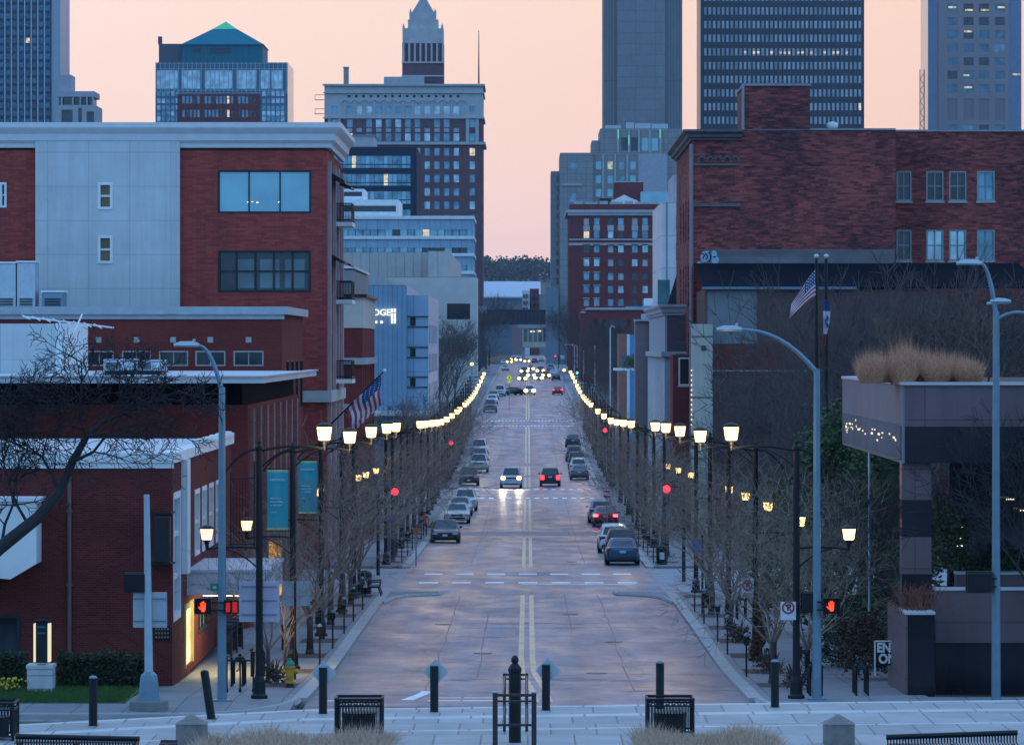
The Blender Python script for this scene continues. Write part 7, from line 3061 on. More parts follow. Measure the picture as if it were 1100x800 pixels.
def spray(x, y, ang, L, r, lev, dd):
    """side limbs in the plane of the bough with depth jitter"""
    pts = [(px(x, D) - bx_, dd, pz(y, D) - bz_)]
    a = ang
    cx, cy = x, y
    for k in range(4):
        a += rr2.gauss(0, .18)
        cx += L / 4 * cos(a)
        cy -= L / 4 * sin(a)
        dd += rr2.gauss(0, .12)
        pts.append((px(cx, D) - bx_, dd, pz(cy, D) - bz_))
        if lev > 0:
            for s_ in (1, -1):
                if rr2.random() < .8:
                    spray(cx, cy, a + s_ * rr2.uniform(.4, .9), L * rr2.uniform(.38, .6), r * .55, lev - 1, dd)
    m.tube(pts, [max(.010, r * (1 - .17 * k)) for k in range(5)], 4 if r > .03 else 3, caps=False)


for x, y, a, L, r, lev in ((0, 588, 1.3, 95, .05, 3), (62, 530, 2.0, 85, .05, 3), (76, 497, .25, 105, .05, 3), (92, 468, .5, 90, .05, 3), (92, 468, 1.8, 80, .05, 3), (112, 452, .3, 85, .045, 3), (112, 452, 1.1, 60, .04, 3), (30, 565, 2.4, 100, .05, 3), (-20, 470, .25, 95, .05, 3), (-25, 425, .1, 70, .045, 3)):
    spray(x, y, a, L, r, lev, 0.3)
m.build('bough', plain('near_twig', (.030, .026, .030), .9, var=.3), t, smooth=True)

# light coloured vine-like small tree in front of the granite column etc.: evergreens and shrubs
def evergreen(label, loc, H, Rm, n, seed, mat, size=.17, trunk=True, group=None, name='evergreen_tree'):
    t = thing(name, label, 'tree' if trunk else 'shrub', group=group, local=True)
    rr = random.Random(seed)
    m = MB()
    m.tube([(0, 0, 0), (.05, 0, H * .5), (0, .05, H * .85)], [.16 * H / 8, .11 * H / 8, .04], 7)
    for k in range(16):
        z = H * rr.uniform(.15, .8)
        a = rr.uniform(0, 6.28)
        L = Rm * (1 - .55 * z / H) * rr.uniform(.6, .95)
        m.tube([(0, 0, z), (L * cos(a) * .6, L * sin(a) * .6, z + .15), (L * cos(a), L * sin(a), z + .45)], [.05, .035, .015], 4, caps=False)
    m.build('trunk', BARK, t)
    # clumps of leaves spread through the crown
    clumps = []
    for k in range(70):
        z = H * (.08 + .90 * rr.random() ** .9)
        prof = (1 - ((z / H - .35) / .68) ** 2) if z / H > .35 else .75 + .7 * z / H
        rad = Rm * max(.12, min(1, prof)) * sqrt(rr.uniform(.15, 1))
        a = rr.uniform(0, 6.28)
        clumps.append((rad * cos(a), rad * sin(a), z, rr.uniform(.25, .55) * Rm * .45))
    m = MB()

    def gen():
        c = rr.choice(clumps)
        return (c[0] + rr.gauss(0, c[3]), c[1] + rr.gauss(0, c[3]), max(.05, c[2] + rr.gauss(0, c[3] * .8)))
    leaves(m, n, gen, size, rr)
    m.build('crown', mat, t)
    t.location = loc
    return t


evergreen('dark green evergreen tree behind the grey cobra pole', (px(905, 188), 188, .1), 9.4, 2.6, 9000, 1, LEAFD2)
evergreen('narrower dark evergreen tree tucked under the granite overhang', (px(947, 184), 184, .1), 8.6, 2.2, 7000, 2, LEAFD2)
evergreen('lower green evergreen between the flagpoles and the lamp lanterns', (px(845, 206), 206, 0), 6.0, 2.0, 6000, 3, LEAFD2)
evergreen('rounded olive shrub standing inside the granite colonnade', (px(1018, 156), 156, 2.6), 4.2, 1.1, 3500, 4, plain('olive_leaf', (.05, .085, .03), .8, var=.4, scale=4), .12, trunk=False, name='olive_shrub')
evergreen('low green shrub row end behind the rear planter wall', (px(1085, 156.5), 156.5, 3.6), 1.5, 1.0, 2200, 5, plain('grass_green_leaf', (.03, .08, .02), .8, var=.4, scale=4), .1, trunk=False, name='low_shrub')
evergreen('brown leaved shrub beneath the evergreen next to the lawn sign', (px(928, 156), 156, 1.0), 1.9, 1.2, 2600, 6, plain('brown_leaf', (.08, .045, .03), .9, var=.4, scale=4), .1, trunk=False, name='brown_shrub')
evergreen('dark low shrub at the foot of the evergreen trees', (px(905, 165), 165, .6), 1.6, 1.3, 2400, 7, LEAFD, .1, trunk=False, name='dark_shrub')
evergreen('rust coloured shrub by the second no parking sign', (px(817, 168.5), 168.5, .2), 2.9, .42, 1500, 8, plain('rust_leaf', (.15, .065, .04), .9, var=.35, scale=5), .09, trunk=False, name='rust_shrub')
for i, (x, d, lab) in enumerate(((8.6, 148.8, 'low brown perennial clump by the first lamp of the granite side'), (8.3, 160, 'low brown perennial clump in the first tree pit of the granite side'), (8.2, 181, 'low brown perennial clump further along the granite side kerb'), (-8.3, 152, 'low brown perennial clump by the yellow hydrant'))):
    evergreen(lab, (x, d, gz(d) + .13), .55, .55, 500, 30 + i, plain('brown_leaf', (.08, .045, .03), .9, var=.4, scale=4), .07, trunk=False, name='perennial_clump')

# ornamental grasses in the roof planter
RUST = plain('rust_grass', (.62, .31, .19), .95, var=.65, scale=14)
for i in range(7):
    D = 151.5 + (i % 2) * 1.2
    x = px(936 + i * 17.5, D)
    t = thing('ornamental_grass', 'clump of rust coloured ornamental grass in the roof planter', 'grass clump', (x, D, 10.78), group='rust coloured grass clumps in the roof planter')
    rr = random.Random(60 + i)
    m = MB()
    hs = rr.uniform(.80, 1.18)
    for k in range(1500):
        a, q = rr.uniform(0, 6.28), rr.random() ** .5
        bx0, by0 = x + .33 * q * cos(a), D + .7 * q * sin(a)
        h = hs * max(.2, rr.gauss(.98, .22) - .34 * q) * (1.08 if i in (0, 2, 3) else .95)
        tx, ty = bx0 + (.26 * q * cos(a)) + rr.gauss(0, .09), by0 + .3 * q * sin(a)
        w = .008
        m.add([(bx0 - w, by0, 10.78), (bx0 + w, by0, 10.78), (tx, ty, 10.78 + h)], [(0, 1, 2)])
    m.build('blades', RUST, t)
for i, (xp, d, h) in enumerate(((958, 152.8, 2.4), (1020, 154, 2.7), (1062, 153, 2.6))):
    tr, cr = bare_tree(300 + i, h, .5, 4, 3, .9, .03, twig=.010, kids=3, up=.3)
    t = plant_tree('roof_shrub', (tr, cr), ['thin leafless shrub in the roof planter near its street corner', 'leafless shrub in the middle of the roof planter', 'leafless shrub in the roof planter behind the two armed pole'][i], 'leafless shrubs in the roof planter', (px(xp, d), d, 10.78), (BARK, plain('straw_twig', (.16, .10, .07), .9)))
    t['category'] = 'shrub'

# wooded rise beyond the city: reads as one mass
rr = random.Random(12)
m = MB()
crowns = []
for k in range(520):
    x, y = rr.uniform(-150, 130), rr.uniform(4180, 4560)
    z0 = 62 + (y - 4000) * .036
    crowns.append((x, y, z0, rr.uniform(9, 19), rr.uniform(4, 8)))


def gen():
    c = rr.choice(crowns)
    return (c[0] + rr.gauss(0, c[4] * .5), c[1] + rr.gauss(0, c[4] * .5), c[2] + c[3] * (rr.random() ** .6) + rr.gauss(0, .6))


leaves(m, 30000, gen, 2.4, rr)
tag(m.build('distant_woods', plain('far_leaf', (.045, .055, .050), .95, var=.35, scale=.05)), 'dark wooded ridge on the horizon beyond the end of the street', 'woods', kind='stuff')

# ------------------------------------------------------------------ vehicles
def paint(name, col, metal=.35, rough=.36):
    key = 'paint_' + name
    if key in MATS:
        return MATS[key]
    m, nt, b = mk(key)
    b.inputs['Base Color'].default_value = lin(col)
    b.inputs['Metallic'].default_value = metal
    b.inputs['Roughness'].default_value = rough
    b.inputs['Coat Weight'].default_value = .5
    b.inputs['Coat Roughness'].default_value = .03
    nz = nt.nodes.new('ShaderNodeTexNoise')
    nz.inputs['Scale'].default_value = 1.6
    nz.inputs['Detail'].default_value = 5
    rp = nt.nodes.new('ShaderNodeMapRange')
    rp.inputs[3].default_value, rp.inputs[4].default_value = rough - .06, rough + .10
    tcn = nt.nodes.new('ShaderNodeTexCoord')
    nt.links.new(tcn.outputs['Object'], nz.inputs[0])
    nt.links.new(nz.outputs[0], rp.inputs[0])
    nt.links.new(rp.outputs[0], b.inputs['Roughness'])
    MATS[key] = m
    return m


COLS = {'black': (.010, .012, .016), 'white': (.62, .64, .66), 'silver': (.36, .40, .44), 'grey': (.12, .135, .15), 'dark': (.022, .026, .034), 'blue': (.012, .065, .14),
        'navy': (.012, .03, .085), 'red': (.28, .012, .02), 'tan': (.30, .27, .24)}
CGLASS = glass('car_glass', (.012, .022, .032), rough=.03, metal=.1)
TYRE = plain('tyre_rubber', (.012, .012, .013), .85)
RIM = plain('alloy_rim', (.30, .31, .33), .35, .8)
HLOFF = plain('headlamp_lens', (.45, .50, .55), .12, .3)
TLOFF = plain('tail_lamp_lens', (.16, .010, .015), .2)
PLASTIC = plain('black_plastic', (.015, .016, .018), .6)
PLATE = plain('number_plate', (.45, .50, .55), .5)

KINDS = {
    'sedan': dict(L=4.75, W=1.86, H=1.46, st=[(-.5, .60, .78, .32), (-.485, .70, .90, .24), (-.42, .80, .96, .20), (-.24, .94, 1, .20), (-.05, .97, 1, .20), (.2, .99, 1, .20), (.38, 1.04, .98, .20), (.475, 1.02, .93, .26), (.5, .86, .84, .38)],
                  gh=(-.24, .40, -.07, .20), belt=.95),
    'suv': dict(L=4.75, W=1.92, H=1.74, st=[(-.5, .72, .80, .36), (-.485, .90, .92, .28), (-.42, 1.00, .97, .24), (-.24, 1.08, 1, .24), (0, 1.10, 1, .24), (.3, 1.12, 1, .24), (.46, 1.12, .97, .26), (.49, 1.05, .94, .32), (.5, .80, .88, .40)],
                gh=(-.25, .485, -.09, .41), belt=1.08),
    'pickup': dict(L=5.7, W=2.04, H=1.93, st=[(-.5, .86, .84, .40), (-.488, 1.08, .95, .34), (-.42, 1.16, .98, .30), (-.22, 1.20, 1, .30), (0, 1.22, 1, .30), (.15, 1.22, 1, .30), (.3, 1.22, 1, .32), (.485, 1.22, .99, .34), (.5, 1.18, .97, .45)],
                   gh=(-.22, .14, -.10, .09), belt=1.2),
    'van': dict(L=5.1, W=2.0, H=1.95, st=[(-.5, .70, .82, .36), (-.48, .92, .93, .28), (-.40, 1.06, .98, .24), (-.3, 1.14, 1, .24), (0, 1.16, 1, .24), (.3, 1.16, 1, .24), (.46, 1.16, .98, .26), (.49, 1.10, .96, .32), (.5, .82, .9, .40)],
                gh=(-.34, .49, -.20, .46), belt=1.12),
}


def car(name, label, kind, col, x, D, face, lights=None, group=None, detail=2, rz=0.0, z=None):
    k = KINDS[kind]
    t = thing(name, label, {'sedan': 'car', 'suv': 'car', 'pickup': 'pickup truck', 'van': 'van'}[kind], group=group, local=True)
    L, W, H = k['L'], k['W'], k['H']
    P = paint(col, COLS[col], metal=.0 if col in ('white', 'red') else .4)
    hw_ = W / 2
    mb = MB()
    rings = []
    for yf, zt, wf, zb in k['st']:
        w = hw_ * wf
        half = [(w * .80, zb), (w * .95, zb + .08), (w, zb + (zt - zb) * .42), (w * .985, zb + (zt - zb) * .72), (w * .93, zt - .045), (w * .80, zt)]
        ring = [(a, yf * L, zz) for a, zz in half] + [(0, yf * L, zt + .02)] + [(-a, yf * L, zz) for a, zz in half[::-1]]
        rings.append(ring)
    mb.loft(rings)
    # greenhouse: belt, shoulder, roof edge, roof
    y0, y1, y2, y3 = [f * L for f in k['gh']]
    zb = k['belt'] - .03
    wb, wr_ = hw_ * .90, hw_ * .70
    gr = []
    for t_, dz_ in ((0, 0), (.55, 0), (.93, 0), (1.0, .0)):
        ya, yb = y0 + (y2 - y0) * min(1, t_ * 1.0), y1 + (y3 - y1) * min(1, t_ * 1.0)
        ww = wb + (wr_ - wb) * t_
        zz = zb + (H - .05 - zb) * t_
        c = .10 if t_ < 1 else .16
        gr.append([(-ww + c, ya, zz), (ww - c, ya, zz), (ww, ya + c, zz), (ww, yb - c, zz), (ww - c, yb, zz), (-ww + c, yb, zz), (-ww, yb - c, zz), (-ww, ya + c, zz)])
    top = gr[-1]
    cy = (y2 + y3) / 2
    gr.append([(px_ * .80, cy + (py_ - cy) * .86, H) for px_, py_, _ in top])
    mb.loft(gr)
    mb.build('body', P, t, smooth=False, bevel=.03 if detail > 1 else 0)

    def lerp3(a, b, u):
        return tuple(a[i] + (b[i] - a[i]) * u for i in range(3))

    def glassq(nm, a, b, c, d, off, ins=(.06, .06, .08, .06)):
        """a,b bottom corners, c,d top corners (c above b)"""
        l, r_, bt, tp = ins
        A = lerp3(lerp3(a, b, l), lerp3(d, c, l), bt)
        B = lerp3(lerp3(a, b, 1 - r_), lerp3(d, c, 1 - r_), bt)
        Cc = lerp3(lerp3(a, b, 1 - r_), lerp3(d, c, 1 - r_), 1 - tp)
        Dd = lerp3(lerp3(a, b, l), lerp3(d, c, l), 1 - tp)
        m = MB()
        o = [(p[0] + off[0], p[1] + off[1], p[2] + off[2]) for p in (A, B, Cc, Dd)]
        i_ = [(p[0] - off[0], p[1] - off[1], p[2] - off[2]) for p in (A, B, Cc, Dd)]
        m.add(o + i_, [(0, 1, 2, 3), (0, 1, 5, 4), (1, 2, 6, 5), (2, 3, 7, 6), (3, 0, 4, 7)])
        m.build(nm, CGLASS, t)
    zr = H - .05
    e = .012
    glassq('windshield', (-wb + .08, y0, zb), (wb - .08, y0, zb), (wr_ - .08, y2, zr), (-wr_ + .08, y2, zr), (0, -e, e * .6), (.03, .03, .07, .08))
    rk_ = kind in ('suv', 'van')
    glassq('rear_window', (wb - .08, y1, zb), (-wb + .08, y1, zb), (-wr_ + .08, y3, zr), (wr_ - .08, y3, zr), (0, e, e * .6), (.05, .05, .14 if rk_ else .10, .16))
    if detail > 0:
        cuts = {'sedan': ((.06, .50), (.53, .90)), 'suv': ((.05, .38), (.41, .68), (.71, .94)), 'pickup': ((.08, .52), (.56, .92)), 'van': ((.05, .30), (.34, .62), (.65, .94))}[kind]
        for s in (-1, 1):
            for u0, u1 in cuts:
                a = (s * wb, y0 + .1 + (y1 - y0 - .2) * u0, zb)
                b = (s * wb, y0 + .1 + (y1 - y0 - .2) * u1, zb)
                c = (s * wr_, y2 + .1 + (y3 - y2 - .2) * u1, zr)
                d = (s * wr_, y2 + .1 + (y3 - y2 - .2) * u0, zr)
                glassq('side_window', a, b, c, d, (s * e, 0, e * .4), (.02, .02, .10, .12))
    # lights
    fz = k['st'][2][1] - .16
    on = lights in ('head', 'headfar')
    hm = (HEAD_ON if lights == 'head' else HEAD_FAR) if on else HLOFF
    for s in (-1, 1):
        m = MB()
        if on:
            m.sphere((s * hw_ * .72, -L * .497, fz - .03), (.19 if lights == 'head' else .33), 12, 8, (1.25, .6, 1))
        else:
            m.loft([[(s * hw_ * a, -L * yy, fz + zz) for a, zz in ((.50, -.07), (.90 - q, -.05), (.91 - q, .07), (.56, .05))] for yy, q in ((.502, .06), (.46, -.02))])
        m.build('headlight', hm, t)
        if lights == 'head':
            ld = bpy.data.lights.new('headlight_beam', 'SPOT')
            ld.energy = 700
            ld.color = (1, .80, .50)
            ld.spot_size = radians(50)
            ld.spot_blend = .8
            lo = bpy.data.objects.new('headlight_beam', ld)
            COL.objects.link(lo)
            lo.parent = t
            lo.location = (s * hw_ * .72, -L * .54, fz - .03)
            lo.rotation_euler = (radians(87.5), 0, pi)
        m = MB()
        rz_ = k['st'][-2][1] - (.16 if kind == 'sedan' else .20)
        tall = .085 if kind == 'sedan' else .20
        if lights == 'brake' or lights == 'tail':
            m.cbox((s * hw_ * .76, L * .488, rz_), (hw_ * .34, .12, tall * 2))
        else:
            m.cbox((s * hw_ * .74, L * .486, rz_), (hw_ * .36, .10, tall * 1.8))
        m.build('tail_light', BRAKE_ON if lights == 'brake' else (TAIL_ON if lights == 'tail' else TLOFF), t)
    m = MB()
    m.box(-hw_ * .46, hw_ * .46, -L * .503, -L * .47, fz - .10, fz + .04)
    m.box(-hw_ * .62, hw_ * .62, -L * .502, -L * .47, .34, .46)
    m.build('grille', PLASTIC, t)
    m = MB()
    m.box(-.16, .16, -L * .507, -L * .5031, .47, .60)
    m.build('number_plate', PLATE, t)
    m = MB()
    zpl = .72 if kind == 'sedan' else .84
    m.box(-.17, .17, L * .4995, L * .506, zpl, zpl + .13)
    m.build('number_plate', PLATE, t)
    m = MB()
    m.box(-hw_ * .80, hw_ * .80, L * .47, L * .508, .34, .50)
    m.build('bumper', PLASTIC, t)
    if kind == 'pickup':
        m = MB()
        m.box(-hw_ * .80, hw_ * .80, y1 + .25, L * .475, 1.225, 1.262)
        m.build('bed_cover', PLASTIC, t)
    if kind in ('suv', 'van') and detail > 1:
        m = MB()
        for s in (-1, 1):
            m.tube([(s * hw_ * .58, y2 + .1, H + .035), (s * hw_ * .58, y3 - .1, H + .035)], .022, 5)
        m.build('roof_rail', RIM if col != 'black' else PLASTIC, t)
    if detail > 1:
        for s in (-1, 1):
            m = MB()
            m.sphere((s * (hw_ + .07), y0 + .42, k['belt'] + .06), .10, 8, 5, (1.1, .6, .75))
            m.build('wing_mirror', P, t)
    r_ = .33 if kind == 'sedan' else .38
    for s in (-1, 1):
        for yf in (-.305, .295):
            m = MB()
            xo = s * (hw_ + .012)
            m.tube([(xo - s * .24, yf * L, r_), (xo - s * .02, yf * L, r_), (xo, yf * L, r_)], [r_, r_, r_ - .03], 16)
            w = m.build('wheel', TYRE, t)
            if detail > 1:
                m = MB()
                m.tube([(xo - s * .02, yf * L, r_), (xo + s * .008, yf * L, r_)], [r_ * .66, r_ * .60], 10)
                m.build('rim', RIM, w)
    t.location = (x, D, gz(D) if z is None else z)
    t.scale = (1.07, 1.07, 1.07)
    t.rotation_euler = (0, 0, (0 if face == 'front' else pi) + rz)
    return t


def carpx(name, label, kind, col, xp, yb, face, D=None, **kw):
    D = D or dist(yb)
    half = KINDS[kind]['L'] / 2
    return car(name, label, kind, col, px(xp, D), D + half, face, **kw)


# parked on the bank side, nose to the camera
PL = 'cars parked along the bank side kerb'
PR = 'cars parked along the granite side kerb'
carpx('parked_car', 'black parked sedan nose on, closest car on the bank side', 'sedan', 'black', 478, 583, 'front', group=PL)
carpx('parked_car', 'white parked sedan directly behind the black sedan', 'sedan', 'white', 491, 562, 'front', group=PL)
carpx('parked_car', 'silver parked sedan between the white sedan and white sport utility', 'sedan', 'silver', 494, 0, 'front', D=384, group=PL)
carpx('parked_car', 'white parked sport utility at the back of the nearest bank side line', 'suv', 'white', 499.5, 0, 'front', D=397, group=PL)
carpx('parked_car', 'dark grey parked sport utility just beyond the second crossing', 'suv', 'dark', 503.5, 0, 'front', D=470, group=PL)
carpx('parked_truck', 'silver parked pickup truck behind the dark sport utility', 'pickup', 'silver', 514, 0, 'front', D=516, group=PL)
carpx('parked_car', 'silver parked sport utility behind the silver pickup', 'suv', 'silver', 515, 0, 'front', D=548, group=PL)
carpx('parked_van', 'white parked van at the end of the second bank side line', 'van', 'white', 514.5, 0, 'front', D=574, group=PL)
# parked on the right, tail to the camera
carpx('parked_car', 'blue parked sedan tail on, closest car on the granite side', 'sedan', 'blue', 669, 607, 'rear', group=PR)
carpx('parked_car', 'black parked sport utility squeezed in front of the blue sedan', 'suv', 'black', 668, 0, 'rear', D=285, group=PR)
carpx('parked_car', 'white parked sport utility two cars ahead of the blue sedan', 'suv', 'white', 660, 0, 'rear', D=297, group=PR)
carpx('braking_car', 'red sedan with glowing brake lights behind the stop sign', 'sedan', 'red', 650.5, 0, 'rear', D=358, lights='brake', group=PR)
carpx('parked_car', 'silver parked sport utility ahead of the braking red sedan', 'suv', 'silver', 646, 0, 'rear', D=367, group=PR)
carpx('parked_car', 'dark grey parked sedan tail on beyond the second crossing', 'sedan', 'grey', 622.5, 0, 'rear', D=490, group=PR)
carpx('parked_car', 'white parked sport utility ahead of the dark grey sedan', 'suv', 'white', 621.5, 0, 'rear', D=507, group=PR)
carpx('parked_car', 'black parked sport utility ahead of the white one beyond the second crossing', 'suv', 'black', 620, 0, 'rear', D=532, group=PR)
carpx('parked_car', 'dark grey parked sport utility second from the far end of its line', 'suv', 'grey', 617, 0, 'rear', D=556, group=PR)
carpx('parked_car', 'navy parked sedan at the far end of the line beyond the second crossing', 'sedan', 'navy', 615.5, 0, 'rear', D=606, group=PR)
# moving
carpx('oncoming_truck', 'silver oncoming pickup truck with both headlights blazing', 'pickup', 'silver', 549, 0, 'front', D=461, lights='head')
carpx('departing_car', 'black sport utility driving away with glowing tail lights', 'suv', 'black', 591, 0, 'rear', D=467, lights='tail')
# further down the street
F1 = 'parked cars in the far left line'
far_cars = [
    ('parked_car', 'grey parked pickup nearest in the far bank side line', 'pickup', 'grey', 526.5, 443, 'front', None),
    ('parked_car', 'white parked sedan second in the far bank side line', 'sedan', 'white', 528.5, 434, 'front', None),
    ('parked_car', 'tan parked sedan third in the far bank side line', 'sedan', 'tan', 530, 429, 'front', None),
    ('parked_car', 'white parked van fourth in the far bank side line', 'van', 'white', 537, 425.5, 'front', None),
    ('turning_car', 'dark sedan turning in from the side street far down', 'sedan', 'dark', 550, 424.5, 'front', None),
    ('oncoming_car', 'white oncoming sport utility with headlights in front of the far crossing', 'suv', 'white', 569, 424.5, 'front', 'headfar'),
    ('departing_car', 'red sedan driving away with red lights beyond the third crossing', 'sedan', 'red', 599, 424, 'rear', 'tail'),
    ('oncoming_car', 'oncoming dark sedan with headlights, left of the waiting pair', 'sedan', 'dark', 561, 409.5, 'front', 'headfar'),
    ('oncoming_car', 'oncoming silver sedan with headlights, right of the waiting pair', 'sedan', 'silver', 578.5, 409, 'front', 'headfar'),
    ('oncoming_car', 'oncoming pickup with headlights close behind the waiting pair', 'pickup', 'dark', 563.5, 403, 'front', 'headfar'),
    ('oncoming_car', 'oncoming sport utility with headlights beside the far parked line', 'suv', 'dark', 586.5, 407, 'front', 'headfar'),
    ('parked_car', 'dark sedan parked tail on at the far granite side line', 'sedan', 'dark', 597.5, 408.5, 'rear', None),
    ('parked_car', 'white sedan parked second in the far granite side line', 'sedan', 'white', 594.5, 403.5, 'rear', None),
    ('parked_car', 'silver van parked third in the far granite side line', 'van', 'silver', 591.5, 399, 'rear', None),
    ('parked_car', 'pale sedan in the far middle of the street beyond the crossing', 'sedan', 'silver', 581.5, 388.5, 'rear', None),
    ('parked_car', 'dark sport utility near the parking deck behind the pale sedan', 'suv', 'grey', 574.5, 384.5, 'rear', None),
    ('oncoming_car', 'far oncoming sedan with amber headlights under the parking deck', 'sedan', 'dark', 566, 383.5, 'front', 'headfar'),
    ('oncoming_car', 'far oncoming van with headlights left of the amber pair', 'van', 'white', 557, 382, 'front', 'headfar'),
    ('oncoming_car', 'far oncoming car with headlights at the leftmost of the last queue', 'sedan', 'dark', 547, 381, 'front', 'headfar'),
    ('oncoming_car', 'far oncoming car with headlights in the middle of the last queue', 'suv', 'grey', 551.5, 379.5, 'front', 'headfar'),
    ('oncoming_car', 'oncoming tan sedan with headlights filling the gap in the waiting pair', 'sedan', 'tan', 570.5, 406, 'front', 'headfar'),
    ('oncoming_car', 'oncoming grey van with headlights behind the waiting pair on the right', 'van', 'grey', 580.5, 402, 'front', 'headfar'),
    ('oncoming_car', 'oncoming black sedan with headlights farthest back in the waiting cluster', 'sedan', 'black', 570, 398.5, 'front', 'headfar'),
    ('parked_car', 'silver sedan parked alone far down by the left trees', 'sedan', 'silver', 543, 398.5, 'front', None),
    ('parked_car', 'white sedan parked beyond the silver one by the left trees', 'sedan', 'white', 541, 391.5, 'front', None),
]
for nm, lab, kd, cl, xp, yb, fc, li in far_cars:
    if yb < 384.6:
        Dd = {384.5: 1580, 383.5: 1600, 382: 1640, 381: 1560, 379.5: 1690}[yb]
        carpx(nm, lab, kd, cl, xp, 0, fc, D=Dd, lights=li, detail=0)
    else:
        carpx(nm, lab, kd, cl, xp, yb, fc, lights=li, detail=1 if yb > 415 else 0, rz=-.9 if nm == 'turning_car' else 0)

# lamps seen over the far street: distant street lights on slim poles
for xp, yp, D, lab in ((606, 397.5, 900, 'bright distant street light at the right end of the lamp rows'), (507, 391, 760, 'amber distant street light above the far left trees')):
    t = thing('distant_light', lab, 'street light', (px(xp, D), D, gz(D)))
    m = MB()
    m.tube([(px(xp, D), D, gz(D)), (px(xp, D), D, pz(yp + 2, D))], [.1, .07], 6)
    m.build('pole', GALV, t)
    m = MB()
    m.sphere((px(xp, D), D, pz(yp, D)), .32, 10, 6, (1, 1, .8))
    m.build('lantern', LAMP if xp > 600 else AMBER_ON, t)
for i, (xp, y0, D, hx) in enumerate(((617, 371, 1000, 606), (620, 371, 990, 612), (627, 376, 940, 627), (639, 371, 860, 639), (655.5, 352, 560, 660))):
    t = thing('utility_pole', ['slim pale pole with lamp arm at the far right crossing', 'second slim pale pole beside the green traffic light', 'thin plain pole right of the green traffic light', 'thin pale pole in front of the dark trees by the hotel wing', 'tall grey light pole before the brick wing'][i], 'pole', (px(xp, D), D, gz(D)))
    m = MB()
    m.tube([(px(xp, D), D, gz(D)), (px(xp, D), D, pz(y0, D))], [.13, .09], 6)
    if hx != xp:
        m.tube(arc((px(xp, D), D, pz(y0 + 1, D)), (px(hx, D), D, pz(y0, D)), .3), .06, 5)
    m.build('pole', GALV2, t)
t = thing('hanging_signs', 'white square and blue street signs hanging by the far red light', 'street sign', (px(605, 1300), 1300, pz(384, 1300)))
MB().box(px(602, 1300), px(606.5, 1300), 1300, 1300.1, pz(385.5, 1300), pz(381.5, 1300)).build('white_plate', WHITE, t)
MB().box(px(607.5, 1300), px(614, 1300), 1300, 1300.1, pz(385.8, 1300), pz(383.6, 1300)).build('blue_plate', plain('street_blue', (.02, .16, .42), .5), t)
m = MB()
m.tube([(px(598, 1300), 1300.2, pz(381, 1300)), (px(616, 1300), 1300.2, pz(381, 1300)), (px(616, 1300), 1300.2, gz(1300))], .12, 6)
m.build('mast_arm', GALV, t)


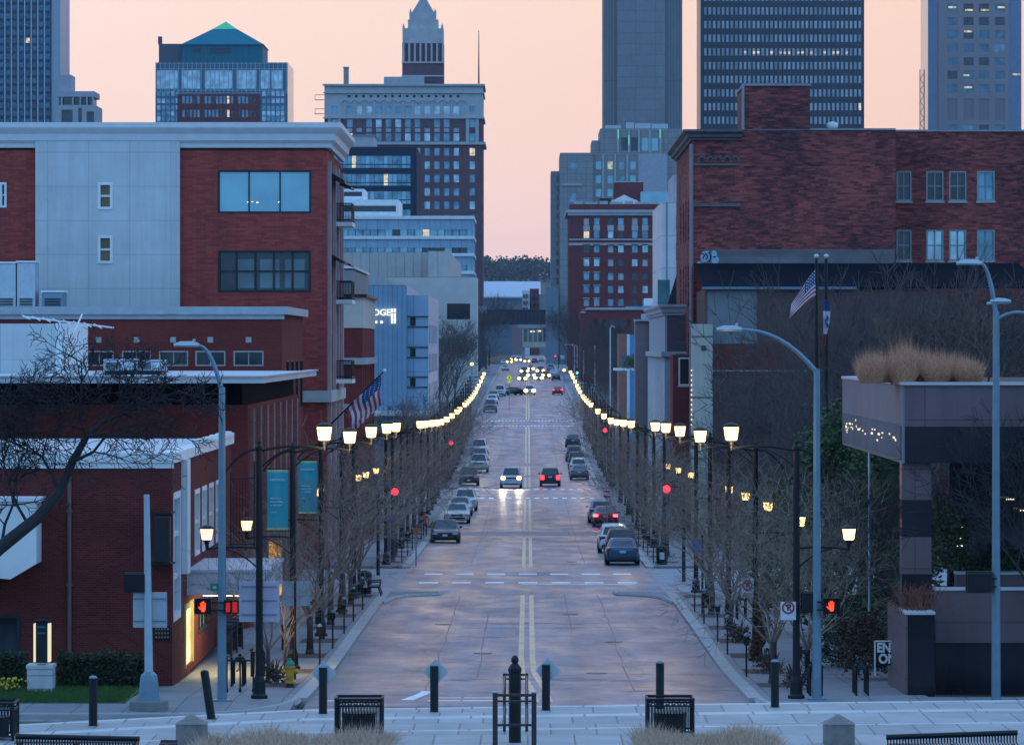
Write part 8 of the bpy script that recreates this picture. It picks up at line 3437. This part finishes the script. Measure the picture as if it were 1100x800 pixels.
# ------------------------------------------------------------------ a person on the pavement
def person(label, x, D, z, rz, jacket, trousers):
    t = thing('person', label, 'person', group=None, local=True)
    # joints: index -> (position, radius)
    J = [((0, 0, .93), .135), ((0, 0, 1.10), .125), ((0, 0, 1.30), .15), ((0, -.01, 1.43), .115), ((0, -.01, 1.50), .055), ((0, -.015, 1.56), .06), ((0, -.02, 1.66), .092), ((0, -.02, 1.74), .07),
         ((.10, 0, .88), .095), ((.11, -.10, .50), .062), ((.11, -.04, .09), .042), ((.11, -.19, .03), .038),
         ((-.10, 0, .88), .095), ((-.11, .06, .49), .062), ((-.11, .20, .10), .042), ((-.11, .08, .03), .038),
         ((.20, -.01, 1.40), .062), ((.25, .05, 1.13), .045), ((.24, -.06, .90), .034), ((.235, -.09, .80), .036),
         ((-.20, -.01, 1.40), .062), ((-.25, .02, 1.13), .045), ((-.24, -.10, .92), .034), ((-.235, -.13, .82), .036)]
    E = [(0, 1), (1, 2), (2, 3), (3, 4), (4, 5), (5, 6), (6, 7), (0, 8), (8, 9), (9, 10), (10, 11), (0, 12), (12, 13), (13, 14), (14, 15), (3, 16), (16, 17), (17, 18), (18, 19), (3, 20), (20, 21), (21, 22), (22, 23)]
    me = bpy.data.meshes.new('body')
    me.from_pydata([j[0] for j in J], E, [])
    o = bpy.data.objects.new('body', me)
    COL.objects.link(o)
    md = o.modifiers.new('skin', 'SKIN')
    for i, (p, r_) in enumerate(J):
        me.skin_vertices[0].data[i].radius = (r_, r_ * (.8 if i in (1, 2) else 1))
        me.skin_vertices[0].data[i].use_root = i == 0
    o.modifiers.new('smooth', 'SUBSURF').levels = 2
    dg = bpy.context.evaluated_depsgraph_get()
    dg.update()
    m2 = bpy.data.meshes.new_from_object(o.evaluated_get(dg))
    bpy.data.objects.remove(o)
    m2.materials.clear()
    skin = plain('skin_tone', (.30, .17, .12), .6)
    for q in (skin, jacket, trousers, PLASTIC):
        m2.materials.append(q)
    for p in m2.polygons:
        c = p.center
        p.use_smooth = True
        if c.z > 1.50:
            p.material_index = 0
        elif c.z > .90 and not (abs(c.x) > .2 and c.z < .90):
            p.material_index = 1
        elif c.z < .10:
            p.material_index = 3
        elif abs(c.x) > .19 and c.z < .90:
            p.material_index = 0
        else:
            p.material_index = 2
    b = bpy.data.objects.new('body', m2)
    COL.objects.link(b)
    b.parent = t
    m = MB()
    m.sphere((0, .0, 1.69), .105, 10, 7, (1, 1.05, 1))
    m.build('hair', plain('dark_hair', (.02, .015, .012), .7), t, smooth=True)
    m = MB()
    m.sphere((0, -.125, 1.655), .018, 6, 4)
    m.build('nose', skin, t)
    t.location = (x, D, z)
    t.rotation_euler = (0, 0, rz)
    return t


D = 332.0
person('person in an orange red jacket and dark purple trousers walking on the far kerb', px(456.5, D), D, gz(D) + .13, 0, plain('jacket_orange', (.42, .07, .03), .8), plain('trousers_purple', (.03, .02, .09), .8))

# ------------------------------------------------------------------ evening haze
hm = bpy.data.materials.new('evening_haze')
hm.use_nodes = True
ht = hm.node_tree
ht.nodes.clear()
pv = ht.nodes.new('ShaderNodeVolumePrincipled')
pv.inputs['Color'].default_value = (.80, .88, 1, 1)
pv.inputs['Density'].default_value = .000034
pv.inputs['Anisotropy'].default_value = 0
ho_ = ht.nodes.new('ShaderNodeOutputMaterial')
ht.links.new(pv.outputs[0], ho_.inputs['Volume'])
tag(MB().box(-4300, 4300, -120, 9300, -2, 215).build('haze', hm), 'thin blue evening haze filling the street and the skyline', 'haze', kind='stuff')
